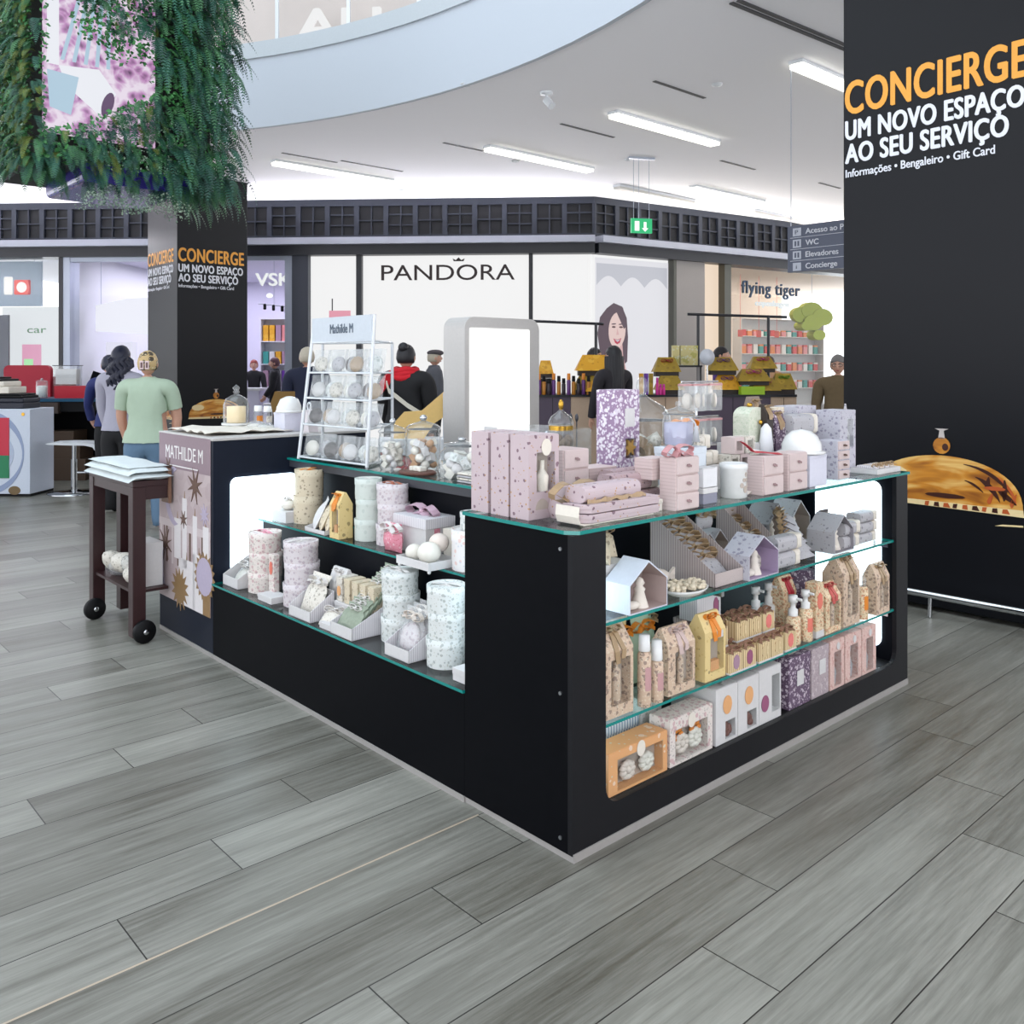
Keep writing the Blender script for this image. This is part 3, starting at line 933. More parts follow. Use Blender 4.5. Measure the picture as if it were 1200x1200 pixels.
for cx, cz, r, n, inn, mi in ((.50, .86, .10, 8, .3, 4), (.14, .93, .06, 7, .35, 4), (.35, .665, .05, 7, .35, 4), (.62, .72, .06, 9, .4, 2), (.09, .50, .10, 9, .25, 4), (.30, .28, .12, 14, .6, 1), (.62, .40, .13, 18, .78, 1), (.62, .40, .10, 20, .97, 2)):
    mb.prism(star(cx, cz, r, n, inn, .3), y0 - .0004 * (mi + 1), y1, mi)
moon = [(.26 + .17 * math.cos(a), .78 + .17 * math.sin(a)) for a in [1.9 + 2.6 * i / 14 for i in range(15)]]
moon += [(.31 + .17 * math.cos(a), .78 + .155 * math.sin(a)) for a in [4.5 - 2.6 * i / 14 for i in range(15)]]
mb.prism(moon, y0 - .001, y1, 2)
moon = [(.10 + .09 * math.cos(a), .36 + .12 * math.sin(a)) for a in [1.6 + 3.0 * i / 12 for i in range(13)]] + [(.13 + .07 * math.cos(a), .36 + .12 * math.sin(a)) for a in [4.6 - 3.0 * i / 12 for i in range(13)]]
mb.prism(moon, y0 - .001, y1, 2)
mb.box(.60, PW, y0, y1, .20, .31, 1)
mb.build('printed_motifs', pm, po)
text('MATHILDE M', .075, mat('poster lettering', (246, 242, 240), .6), po, (.10, -.004, .985), width=.50, depth=.001)
MB().box(.12, .54, -.0042, -.0034, .943, .949).build('thin_rule', mat('poster lettering', (246, 242, 240)), po)

# ------------------------------------------------------------------ goods: builders.  Local frame: front-lower-near corner at 0, x along the shelf, y inwards


def winbox(name, label, loc, rz, w, d, h, m, win, mcont=None, cat='gift box', group=None, pocket=.42, seal=None, cont=None, rot=None, lidline=None):
    """card box with a window cut in its front and things standing inside"""
    r = thing(name, label, cat, loc, rz, group, rot)
    x0, x1, z0, z1 = win
    mb = MB()
    P = d * pocket
    mb.box(0, w, P, d, 0, h)
    mb.box(0, x0, 0, P, 0, h); mb.box(x1, w, 0, P, 0, h)
    mb.box(x0, x1, 0, P, 0, z0); mb.box(x0, x1, 0, P, z1, h)
    mb.build('carton', m, r)
    MB().box(x0, x1, P - .002, P - .0005, z0, z1).build('inner_card', M_WIND, r)
    MB().box(x0 - .002, x1 + .002, -.0012, -.0002, z0 - .002, z1 + .002).build('window', M_WINDOW, r)
    if cont: cont(r, x0, x1, z0, z1, P)
    if seal:
        sx_, sz, sr, sm = seal
        MB().prism([(sx_ + sr * .8 * math.cos(a), sz + sr * math.sin(a)) for a in [2 * PI * i / 18 for i in range(18)]], -.003, -.0013).build('seal', sm, r)
    MB().box(.003, w - .003, .003, d - .003, h, h + .0016).build('lid_flap', m, r)
    return r


def flowers(r, x0, x1, z0, z1, P):
    for k, (fx_, mm) in enumerate(((.3, M_PETAL), (.72, M_SOAP))):
        mb = MB()
        cx, cz = x0 + (x1 - x0) * fx_, z0 + (z1 - z0) * .42
        R_ = min((x1 - x0) * .22, (z1 - z0) * .38)
        for i in range(9):
            a = 2 * PI * i / 9
            mb.ball((cx + R_ * .6 * math.cos(a), P * .5, cz + R_ * .6 * math.sin(a)), R_ * .45, R_ * .3, R_ * .28, 8, 5, 0, None)
        mb.ball((cx, P * .4, cz), R_ * .35, R_ * .3, R_ * .35, 8, 5)
        mb.build('scented_flower', mm, r)


def flower_orange(r, x0, x1, z0, z1, P):
    flowers(r, x0, x1, z0, z1, P)
    mb = MB()
    for k in range(2):
        for i in range(6):
            a = 2 * PI * i / 6
            mb.ball((x0 + (x1 - x0) * (.2 + .55 * k) + .02 * math.cos(a), P * .55, z0 + (z1 - z0) * .7 + .02 * math.sin(a)), .014, .008, .01, 8, 5)
    mb.build('orange_flower', M_ORANGE, r)


def bottle_in(r, x0, x1, z0, z1, P):
    cx = (x0 + x1) / 2 - .004
    rad = min((x1 - x0) * .33, P * .42)
    MB().lathe([(rad, 0), (rad, (z1 - z0) * .72), (rad * .5, (z1 - z0) * .78), (rad * .5, (z1 - z0) * .9)], 16).build('bottle_inside', M_FLORT, r, loc=(cx, P * .5, z0))


def blob_in(r, x0, x1, z0, z1, P):
    mb = MB()
    for i in range(5):
        mb.ball((x0 + (x1 - x0) * RND.uniform(.25, .75), min(.016, P * .5), z0 + (z1 - z0) * (.15 + .14 * i)), .015, .010, .016, 8, 5)
    mb.build('gift_inside', mat('russet gift contents', (130, 84, 74), .6, vary=.3), r)


def drawer_box(label, loc, rz, w, d, h, n, m=None, name='drawer_box', group=None, pull=None):
    r = thing(name, label, 'drawer box', loc, rz, group)
    m = m or M_PINK
    MB().box(0, w, .006, d, 0, h).build('case', m, r, bevel=.0015)
    dh = h / n
    for i in range(n):
        dr = MB().box(.004, w - .004, -.001, .007, i * dh + .004, (i + 1) * dh - .003).build('drawer', M_BLUSH, r, bevel=.001)
        mb = MB().band([(w / 2 - .012, -.003, i * dh + dh * .55), (w / 2, -.014, i * dh + dh * .5), (w / 2 + .012, -.003, i * dh + dh * .48)], (0, 0, 1), .008, .002)
        mb.ball((w / 2, -.004, i * dh + dh * .52), .006, .005, .006, 8, 5)
        mb.build('ribbon_pull', pull or mat('grey rose pull', (150, 120, 120), .5), dr)
    return r


def plain_box(label, loc, rz, w, d, h, m, name='gift_box', cat='gift box', group=None, label_m=None, lid=.35, rot=None, tagbox=None):
    r = thing(name, label, cat, loc, rz, group, rot)
    MB().box(.0015, w - .0015, .0015, d - .0015, 0, h * (1 - lid)).build('carton', m, r, bevel=.0012)
    MB().box(0, w, 0, d, h * (1 - lid) - .0005, h).build('lid', m, r, bevel=.0015)
    if label_m:
        cx, cz, a, b = tagbox or (w / 2, h * .55, w * .26, h * .22)
        MB().prism([(cx + a * math.cos(t), cz + b * math.sin(t)) for t in [2 * PI * i / 20 for i in range(20)]], -.0018, -.0002).build('printed_label', label_m, r)
    return r


def pillow_box(label, loc, rz, Ln, d, h, m, group='pillow boxes', name='pillow_box'):
    """long box whose right end is a pale concave flap; runs along x"""
    r = thing(name, label, 'gift box', loc, rz, group)
    sec = rr(0, d, 0, h, min(h, d) * .3, 3)
    e = .045
    MB().prism([(a, b) for a, b in sec], 0, Ln - e - .004).build('carton', m, r, rot=(0, 0, PI / 2)).location = (Ln - e - .004, 0, 0)
    v, f = [], []
    N_ = len(sec)
    for k in range(4):
        for a, b in sec:
            x = Ln - e + e * k / 3
            q = 1 - .0 * k
            xx = x - (.018 * (1 - ((b - h / 2) / (h / 2)) ** 2) if k == 3 else 0)
            v.append((xx, d / 2 + (a - d / 2) * q, b))
    for k in range(3):
        for i in range(N_): f.append((k * N_ + i, k * N_ + (i + 1) % N_, (k + 1) * N_ + (i + 1) % N_, (k + 1) * N_ + i))
    f += [list(range(N_ - 1, -1, -1)), [3 * N_ + i for i in range(N_)]]
    MB().add(v, f).build('end_flap', M_CREAM, r)
    return r


def tin(label, loc, dia, h, m, bow=None, group=None, rim=True, name='hat_tin'):
    r = thing(name, label, 'round box', loc, RND.uniform(-1, 1), group)
    R_ = dia / 2
    MB().lathe([(R_ * .97, 0), (R_ * .985, h * .3), (R_ * .97, h * .72)], 32).build('drum', m, r)
    MB().lathe([(R_, h * .70), (R_ * 1.005, h * .97), (R_ * .97, h)] if not rim else [(R_, h * .70), (R_ * 1.008, h), (R_ * .96, h), (R_ * .95, h * .955)], 32).build('lid', m, r)
    if bow:
        MB().bow(dia * .40, 0, Tr(0, 0, h * .955) @ Sc(1, 1, .42), dia * .12).build('bow', bow, r)
    return r


def gable_bag(label, loc, rz, w, d, h, m, ribbon, win=True, group=None, cont=bottle_in, tagm=None, name='gift_bag'):
    """paper bag folded to a gable at the top, window in the front, ribbon through the fold"""
    r = thing(name, label, 'gift bag', loc, rz, group)
    hb = h * .74
    side = [(0, 0), (d, 0), (d, hb), (d / 2 + .006, h), (d / 2 - .006, h), (0, hb)]
    if win:
        x0, x1, z0, z1 = w * .26, w * .9, h * .13, hb * .86
        mb = MB()
        P = d * .36
        mb.box(0, w, P, d, 0, hb); mb.box(0, x0, 0, P, 0, hb); mb.box(x1, w, 0, P, 0, hb); mb.box(x0, x1, 0, P, 0, z0); mb.box(x0, x1, 0, P, z1, hb)
        v = [(0, 0, hb), (w, 0, hb), (w, d, hb), (0, d, hb), (.003, d / 2 - .005, h), (w - .003, d / 2 - .005, h), (w - .003, d / 2 + .005, h), (.003, d / 2 + .005, h)]
        mb.add(v, [(0, 1, 5, 4), (1, 2, 6, 5), (2, 3, 7, 6), (3, 0, 4, 7), (4, 5, 6, 7), (3, 2, 1, 0)])
        mb.build('paper_bag', m, r)
        MB().box(x0, x1, P - .002, P - .0005, z0, z1).build('inner_card', M_WIND, r)
        MB().box(x0 - .001, x1 + .001, -.001, 0, z0 - .001, z1 + .001).build('window', M_WINDOW, r)
        if cont: cont(r, x0, x1, z0, z1, P)
    else:
        mb = MB()
        mb.prism(side, 0, w, M=Rz(-PI / 2) @ Sc(-1, 1, 1) if False else None)
        mb.v = [(y, x, z) for x, y, z in mb.v]
        mb.f = [f[::-1] for f in mb.f]
        mb.build('paper_bag', m, r)
    mb = MB()
    mb.band([(w * .5, d * .42, h * .97), (w * .47, d * .2, h * .88), (w * .42, -.004, hb * .98), (w * .46, -.006, hb * .8)], (1, 0, 0), .022, .002)
    mb.band([(w * .5, d * .42, h * .97), (w * .58, d * .2, h * .9), (w * .66, -.004, hb * .99), (w * .62, -.006, hb * .86)], (1, 0, 0), .02, .002)
    mb.bow(w * .28, 0, Tr(w / 2, d * .3, h * .93) @ Rx(-.5), .02)
    mb.build('ribbon', ribbon, r)
    if tagm: MB().box(w * .55, w * .85, -.003, -.0015, hb * .84, hb * .98).build('hang_tag', tagm, r)
    return r


def pump_bottle(label, loc, dia, h, m, mcap, cap=.32, group=None, pump=True, lab=None, name='bottle', mi2=None):
    r = thing(name, label, 'bottle', loc, KA, group)
    R_ = dia / 2
    hb = h * (1 - cap)
    MB().lathe([(R_ * .94, 0), (R_, .004), (R_, hb * .93), (R_ * .7, hb * .985), (R_ * .5, hb)], 20).build('body', m, r)
    if pump:
        MB().lathe([(R_ * .62, hb), (R_ * .62, hb + h * cap * .32), (R_ * .34, hb + h * cap * .38), (R_ * .34, hb + h * cap * .62), (R_ * .6, hb + h * cap * .66), (R_ * .6, h), (0, h)], 18).build('pump', mcap, r)
        MB().tube([(0, 0, h * .985 - h * cap * .1), (0, -R_ * 1.3, h * .985 - h * cap * .12)], R_ * .2, 8).build('spout', mcap, r)
    else:
        MB().lathe([(R_ * .86, hb), (R_ * .9, hb + .004), (R_ * .78, h), (0, h)], 18).build('cap', mcap, r)
    if lab:
        v, f = [], []
        for i in range(9):
            a = -PI / 2 + (-.75 + 1.5 * i / 8)
            for z in (hb * .3, hb * .72): v.append((R_ * 1.012 * math.cos(a), R_ * 1.012 * math.sin(a), z))
        f = [(2 * i, 2 * i + 2, 2 * i + 3, 2 * i + 1) for i in range(8)]
        MB().add(v, f, 0, True).build('paper_label', lab, r)
    return r


def house(label, loc, rz, w, d, h, m, inside, fig='figure', name='card_house'):
    """open-fronted card house with a small white figure standing inside"""
    r = thing(name, label, 'card house', loc, rz)
    e = h * .58
    th = .004
    o = [(0, 0), (w, 0), (w, e), (w / 2, h), (0, e)]
    i_ = [(th, th), (w - th, th), (w - th, e - th * .4), (w / 2, h - th * 1.5), (th, e - th * .4)]
    v = [(x, 0, z) for x, z in o] + [(x, 0, z) for x, z in i_] + [(x, d, z) for x, z in o] + [(x, d - .004, z) for x, z in i_]
    f0 = [(k, (k + 1) % 5, 5 + (k + 1) % 5, 5 + k) for k in range(5)] + [(k, 10 + k, 10 + (k + 1) % 5, (k + 1) % 5) for k in range(5)] + [(14, 13, 12, 11, 10)]
    f1 = [(5 + k, 5 + (k + 1) % 5, 15 + (k + 1) % 5, 15 + k) for k in range(5)] + [(15, 16, 17, 18, 19)]
    mb = MB().add(v, f0, 0)
    mb.add(v, f1, 1)
    mb.build('card_shell', [m, inside], r)
    MB().lathe([(.03 * h / .16, 0), (.024 * h / .16, h * .12), (.016 * h / .16, h * .3), (.02 * h / .16, h * .36), (.011 * h / .16, h * .42), (.017 * h / .16, h * .48), (.012 * h / .16, h * .56), (.0, h * .6)], 14).build('bisque_figure', M_BISQ, r, loc=(w * .52, d * .4, th))
    MB().ball((0, 0, .014), .035 * w / .195, .02, .014, 12, 6).build('bisque_dove', M_BISQ, r, loc=(w * .26, d * .3, th))
    return r


def pouch(label, loc, rz, w, h, th, m, ribbon, group=None, tilt=0.0, name='scent_sachet', cat='sachet', top=True, ins=None, bs=.55):
    """filled sachet gathered under a ribbon bow; stands upright, leaning back by tilt"""
    r = thing(name, label, cat, loc, 0, group, rot=(-tilt, 0, rz))
    nx, nz = 6, 8
    v, f = [], []
    for sgn in (-1, 1):
        for k in range(nz + 1):
            q = k / nz
            nar = 1 - .42 * math.exp(-((q - .8) / .07) ** 2) if top else 1
            for i in range(nx + 1):
                x = -1 + 2 * i / nx
                y = sgn * th / 2 * math.sqrt(max(0, 1 - x * x)) * (max(0, math.sin(PI * min(1, q * 1.18))) ** .6 + .04)
                v.append((w / 2 * x * nar, y, h * q))
    o = (nx + 1) * (nz + 1)
    for k in range(nz):
        for i in range(nx):
            a = k * (nx + 1) + i
            f.append((a, a + 1, a + nx + 2, a + nx + 1))
            f.append((o + a + 1, o + a, o + a + nx + 1, o + a + nx + 2))
    MB().add(v, f, 0, True).build('bag', m, r)
    if ins: MB().ball((0, 0, h * .36), w * .42, th * .40, h * .34, 10, 6).build('filling', ins, r)
    if top and ribbon: MB().bow(w * bs, 0, Tr(0, -th * .12 - .004, h * .78), w * bs * .32).build('bow', ribbon, r)
    return r


def wedge_tray(label, loc, rz, w, d, hf, hb, m, name='display_tray', cat='tray'):
    """open card tray, low in front, high at the back, sloping sides"""
    r = thing(name, label, cat, loc, rz)
    th = .003
    mb = MB()
    mb.box(0, w, 0, d, 0, th)
    mb.box(0, w, 0, th, 0, hf)
    mb.box(0, w, d - th, d, 0, hb)
    mb.build('tray', M_WHITE if m is M_STRW else m, r)
    for x in (0, w - th):
        s_ = MB()
        s_.add([(x, 0, 0), (x, d, 0), (x, d, hb), (x, d * .8, hf + (hb - hf) * .8), (x, 0, hf), (x + th, 0, 0), (x + th, d, 0), (x + th, d, hb), (x + th, d * .8, hf + (hb - hf) * .8), (x + th, 0, hf)],
               [(0, 4, 3, 2, 1), (5, 6, 7, 8, 9), (0, 1, 6, 5), (1, 2, 7, 6), (2, 3, 8, 7), (3, 4, 9, 8), (4, 0, 5, 9)])
        s_.build('side_wall', m, r)
    return r


def jar(label, loc, dia, h, name='glass_jar', cont=None, mcont=None, knob=None, lid_h=.3, band=None, squat=0.0, rz=0):
    """apothecary jar: clear body, domed lid, knob, contents"""
    r = thing(name, label, 'jar', loc, rz)
    R_ = dia / 2
    hb = h * (1 - lid_h)
    MB().lathe([(R_ * .8, 0), (R_ * (.96 + squat * .1), hb * .06), (R_ * (1 + squat * .1), hb * .3), (R_, hb * .8), (R_ * (.92 - squat * .2), hb * .95), (R_ * (.95 - squat * .2), hb)], 28).build('body', M_CLEAR, r)
    lid = MB().lathe([(R_ * (1.02 - squat * .2), hb), (R_ * (1.02 - squat * .2), hb + h * lid_h * .1), (R_ * .8, hb + h * lid_h * .32), (R_ * .3, hb + h * lid_h * .5), (R_ * .12, hb + h * lid_h * .6)], 28).build('lid', M_CLEAR, r)
    MB().ball((0, 0, hb + h * lid_h * .78), R_ * .22, None, h * lid_h * .22, 14, 8).build('knob', knob or M_CHROME, lid)
    if band: MB().lathe([(R_ * 1.005, hb * .9), (R_ * 1.005, hb * .98)], 28).build('gilt_band', band, r)
    if cont == 'mix':
        k = 0
        for z in range(4):
            for a in range(5):
                mb = MB()
                an = a * 1.257 + z * .6
                q = R_ * .55
                (mb.box if (a + z) % 2 else mb.ball)(*((-R_ * .25, R_ * .25, -R_ * .18, R_ * .18, -R_ * .2, R_ * .2) if (a + z) % 2 else ((0, 0, 0), R_ * .26, None, R_ * .22, 10, 6)))
                o = mb.build('soap_piece', mcont[(a + z) % len(mcont)], r, loc=(q * math.cos(an), q * math.sin(an), hb * (.15 + .17 * z)), rot=(an, z, an * 2))
    elif cont == 'fill':
        MB().lathe([(R_ * .75, hb * .04), (R_ * .9, hb * .1), (R_ * .9, hb * .72), (R_ * .6, hb * .78), (0, hb * .76)], 20).build('filling', mcont, r)
    return r
# ================================================================== goods on top of the corner counter
ZT = 1.0
for i, (s, lab) in enumerate(((.224, 'tall pale pink starred gift box with arched seal, front of three on the glass top'),
                              (.322, 'tall pale pink starred gift box, middle one of the three by the counter corner'),
                              (.425, 'tall pale pink starred gift box, rear one of the three by the counter corner'))):
    def bits(r, x0, x1, z0, z1, P):
        MB().lathe([(.02, 0), (.022, .05), (.008, .07), (.008, .1)], 14).build('diffuser_inside', M_CREAM, r, loc=((x0 + x1) / 2, P * .5, z0))
    b = winbox('gift_box', lab, K(.03, s, ZT), KA, .137, .088, .272, M_PINKST, (.036, .118, .088, .215), group=None, seal=(.078, .232, .028, M_CREAM), cont=bits)
    MB().prism([(.06 + .03 * math.cos(a), .03 + .035 * math.sin(a)) for a in [PI * i / 12 for i in range(13)]], -.0012, -.0002).build('arch_print', M_WIND, b)
drawer_box('blush three drawer box standing behind the tall pink starred boxes', K(.27, .30, ZT), KA, .127, .13, .205, 3)
tag_ = plain_box('open blush card box between the drawer box and the mauve snowflake box', K(.44, .34, ZT), KA, .15, .10, .125, M_PINK, lid=.3)
# flat boxes on a curved tray with a ribboned roll
tr = thing('curved_tray', 'curled cream card tray holding flat pink boxes at the counter corner', 'tray', K(.062, .03, ZT), KA)
pts = [(.0, 0, .062), (-.004, 0, .03), (.004, 0, .008), (.02, 0, .003), (.36, 0, .003)]
MB().band([(x, .05, z) for x, y, z in pts], (0, 1, 0), .1, .003).build('tray', M_CREAM, tr)
for k, (lab) in enumerate(('flat pink starred box, lower of two on the curled tray', 'flat pink starred box, upper of two on the curled tray')):
    o = thing('flat_box', lab, 'gift box', K(.09, .035, ZT + .006 + k * .03), KA)
    MB().flat([(.0, .02), (.025, -.006), (.36, -.006), (.36, .09), (0, .09)], 0, .013).build('base', M_PINKST, o, bevel=.001)
    MB().flat([(-.002, .019), (.024, -.008), (.362, -.008), (.362, .092), (-.002, .092)], .013, .027).build('lid', M_PINKST, o, bevel=.001)
o = thing('ribboned_roll', 'long rounded starred pink box with taupe ribbon lying on the flat boxes', 'gift box', K(.10, .085, ZT + .064), KA)
MB().prism([(x + .03, z) for x, z in rr(-.045, .045, 0, .055, .025, 5)], 0, .27).build('carton', M_PINKST, o, rot=(0, 0, -PI / 2 + PI)).location = (.28, -.02, 0)
MB().band([(.02 + .02 * i, -.035 + .006 * math.sin(i * 1.3), .006 + .004 * math.sin(i * 2.1)) for i in range(15)], (0, .3, 1), [.014 + .006 * math.sin(i * 1.7) for i in range(15)], .003).build('ribbon', M_TAUPE, o)
o = thing('ribbon_sachet', 'loose sachet with twisted taupe ribbon behind the ribboned roll', 'sachet', K(.17, .20, ZT), KA)
MB().lathe([(.05, 0), (.06, .03), (.05, .075), (.02, .10)], 16).build('bag', M_PINKST, o)
MB().bow(.11, 0, Tr(0, -.05, .08), .03).build('bow', M_TAUPE, o)
for (t, s, z, ln, lab) in ((.36, .15, 0.0, .30, 'dusky pink starred pillow box, bottom of the front pile on the glass top'), (.36, .15, .063, .25, 'dusky pink starred pillow box, top of the front pile on the glass top'),
                           (.46, .235, .0, .27, 'dusky pink starred pillow box, lower one behind the front pile'), (.46, .235, .063, .22, 'dusky pink starred pillow box, upper one behind the front pile')):
    pillow_box(lab, K(t, s, ZT + z), KA, ln, .078, .061, M_PINKST2)
plain_box('small cream starred box lying in front of the three drawer box with bow', K(.44, .06, ZT), KA, .07, .06, .04, M_FLORG)
d3 = drawer_box('blush three drawer box with a rose bow on top, beside the white oil burner', K(.525, .012, ZT), KA, .128, .075, .183, 3)
lidb = plain_box('rose ribboned flat box on top of the blush three drawer box', K(.50, .10, ZT + .10), KA, .10, .08, .075, M_PINK, lid=.5)
bo = thing('bow_ornament', 'loose rose satin bow lying on the blush three drawer box', 'bow', K(.58, .05, ZT + .186), KA)
MB().bow(.075, 0, Tr(0, 0, .008), .024).build('bow_loops', M_ROSE, bo)
plain_box('white card box under the glass candle beside the three drawer box', K(.66, .10, ZT), KA, .16, .12, .2, mat('pale ice card', (222, 230, 238), .6), lid=.12)
for k, lab in enumerate(('square frosted glass box with white lid near the oil burner', 'small white carton stacked on the frosted glass box')):
    o = thing('keepsake_box', lab, 'box', K(.715, .04, ZT + k * .06), KA)
    MB().box(0, .085, 0, .075, 0, .038 + .03 * k).build('base', [mat('smoky glass', (150, 150, 166), .15), mat('white carton', (240, 240, 242), .6)][k], o, bevel=.002)
    MB().box(-.001, .086, -.001, .076, .038 + .03 * k, .058 + .012 * k).build('lid', M_WHITE, o, bevel=.002)
    if k == 0: MB().ball((.04, .02, .044), .016, .006, .008, 10, 6).build('clasp', M_GOLD, o)
ob = thing('oil_burner', 'white porcelain wax burner with pierced heart pattern, in front on the glass top', 'burner', K(.955, .075, ZT), KA)
MB().lathe([(.045, 0), (.05, .004), (.05, .105), (.053, .11), (.053, .128), (.047, .131), (.044, .118), (.0, .112)], 28).build('body', M_PORC, ob)
for i, (a, z, q) in enumerate(((-1.9, .05, 1), (-1.55, .035, 1.4), (-1.2, .05, 1), (-1.7, .07, .8), (-1.4, .07, .8), (-1.45, .09, .9))):
    MB().prism([(.008 * q * math.cos(t), .010 * q * math.sin(t)) for t in [2 * PI * j / 10 for j in range(10)]], -.001, .0015).build('pierced_hole', M_WIND, ob, loc=(.0505 * math.cos(a), .0505 * math.sin(a), z), rz=a + PI / 2)
# pile of little blush boxes behind the burner
pk = [(1.13, .20, 0), (1.20, .20, 0), (1.12, .20, .07), (1.19, .20, .07), (1.26, .20, .07), (1.15, .20, .14), (1.23, .20, .14)]
for i, (t, s, z) in enumerate(pk):
    winbox('small_gift_box', ('little blush cube box with round window, ' + ('front one at the foot of the pile', 'second one at the foot of the pile', 'first one in the middle layer', 'centre one in the middle layer', 'last one in the middle layer', 'first one in the top layer', 'last one in the top layer')[i]),
           K(t, s, ZT + z), KA, .066, .066, .066, M_BLUSH if i % 2 else M_FLORG, (.014, .052, .014, .052), cont=None, group=None)
for i, (t, s, z) in enumerate(((.96, .24, .10), (1.02, .25, .10), (.98, .26, .165))):
    pillow_box('small white dotted pillow box ' + ('under the white bonbon bag', 'next to the blush cube pile', 'on top near the glass candle')[i], K(t, s, ZT + z), KA, .10, .06, .055, M_FLORG, None)
for z, t, s, lab in ((0, .95, .24, 'white card stand box under the dotted pillow boxes'),):
    plain_box(lab, K(t, s, ZT), KA, .16, .10, .10, M_WHITE, lid=.2)
# stack of drawer boxes with red ribbon, white box with porcelain dome
drawer_box('blush two drawer box with red and white ribbon on its lid', K(1.065, .012, ZT), KA, .14, .075, .15, 2)
rb = thing('red_ribbon', 'red and white ribbon draped on the blush two drawer box', 'ribbon', K(1.08, .05, ZT + .152), KA)
MB().band([(-.03, .05, .05), (-.015, .03, .03), (.0, .02, .012), (.04, 0, .01), (.08, -.02, .004), (.11, -.03, .002)], (0, 1, .2), .022, .002).build('red_strip', M_RED, rb)
MB().band([(.0, .04, .02), (.05, .03, .014), (.10, .02, .003)], (0, 1, .2), .03, .002).build('white_strip', M_WHRIB, rb)
drawer_box('blush two drawer box beside the white box with porcelain dome', K(1.245, .012, ZT), KA, .14, .085, .15, 2)
plain_box('smooth white box standing at the front edge of the glass top', K(1.42, .022, ZT), KA, .14, .13, .128, mat('cool white card', (226, 226, 240), .5), lid=.1)
dm = thing('porcelain_dome', 'white porcelain dome on a saucer on the smooth white box', 'dish', K(1.49, .10, ZT + .131), KA)
MB().lathe([(.095, 0), (.10, .006), (.085, .012)], 30).build('saucer', M_PORC, dm)
MB().lathe([(.082, .012), (.08, .04), (.066, .07), (.04, .092), (0, .1)], 30).build('dome', M_PORC, dm)
plain_box('cream gift box lid under the paper bags by the dome', K(1.27, .25, ZT), KA, .20, .12, .17, M_WHITE, lid=.25)
pillow_box('grey starred pillow box with pale end flap above the little drawers', K(1.60, .20, ZT + .19), KA, .22, .10, .09, M_GREYST, None)
plain_box('grey striped box holding up the pillow box', K(1.60, .20, ZT), KA, .20, .10, .188, M_STRT, lid=.2)
drawer_box('small white drawer box with four brown pulls by the tall cut-out box', K(1.72, .055, ZT), KA, .10, .10, .17, 4, M_GREYFL, pull=mat('brown ribbon pull', (96, 70, 60), .5))


def cutout(r, x0, x1, z0, z1, P):
    MB().lathe([(.016, 0), (.02, .05), (.008, .09), (.014, .12), (.004, .2)], 12).build('reed_bottle', M_GREYST, r, loc=((x0 + x1) / 2, P * .5, z0))


winbox('gift_box', 'tall grey mauve flowered box with cut-out window, last one on the glass top', K(1.93, .16, ZT), KA, .15, .12, .29, M_GREYFL, (.07, .13, .12, .25), cont=cutout)
plain_box('tall grey mauve flowered box, plain one before the cut-out box', K(1.80, .30, ZT), KA, .17, .12, .31, M_GREYFL, lid=.12)
fl = thing('soap_tray', 'flat white tray of small wrapped gifts at the far end of the glass top', 'tray', K(2.03, .03, ZT), KA)
MB().box(0, .235, 0, .14, 0, .022).build('tray', M_WHITE, fl, bevel=.001)
for i in range(4):
    MB().box(.02 + i * .05, .06 + i * .05, .02, .11, .022, .034).build('wrapped_gift', [M_STRW, M_PETAL][i % 2], fl, bevel=.003)
    MB().bow(.03, 0, Tr(.04 + i * .05, .03, .036), .008).build('bow', M_TAUPE, fl)
sn = winbox('gift_box', 'tall mauve snowflake box with gold star window, standing above the pink boxes', K(.61, .36, ZT + .02), KA, .135, .10, .385, M_SNOW, (.055, .115, .125, .20), cont=blob_in)
MB().box(.05, .105, -.002, -.0003, .245, .315).build('white_label', M_WHITE, sn)
MB().box(.04, .10, -.0015, -.0003, .352, .372).build('pale_label', M_SNOW, sn)
MB().prism(star(.085, .165, .034, 6, .5), .0, .012).build('gold_star', mat('gold star soap', (200, 150, 50), .4, .3), sn)
plain_box('white riser box under the tall mauve snowflake box', K(.60, .355, ZT), KA, .15, .11, .018, M_WHITE, lid=.4)
# lavender candle jar on its box, tall apothecary jar behind
cj = jar('lavender candle in a lidded glass jar with a grey tassel, on the ice-white box', K(.735, .165, ZT + .203), .118, .165, 'candle_jar', None, lid_h=.3, knob=M_CLEAR)
MB().lathe([(.05, .006), (.053, .03), (.053, .085), (0, .088)], 24).build('wax', mat('lavender wax', (180, 180, 206), .5), cj)
tl = MB()
tl.tube([(.03, -.058, .105), (.045, -.07, .09), (.05, -.075, .075)], .003, 6)
tl.lathe([(.006, .078), (.009, .07), (.007, .064), (.014, .02), (0, .02)], 12, 0, Tr(.05, -.075, 0))
tl.build('tassel', mat('grey tassel', (196, 200, 206), .7), cj)
jar('tall clear apothecary jar with stepped lid, behind the lavender candle', K(1.10, .64, ZT), .24, .45, cont='mix', mcont=[M_FLORG, M_SOAP, M_TAUPE], knob=M_CLEAR, lid_h=.42)
bn = pouch('white bonbon bag with an orange bow, by the lavender candle', K(.93, .30, ZT + .155), KA, .15, .13, .07, M_FILM, M_ORANGE, None, ins=M_SOAP)
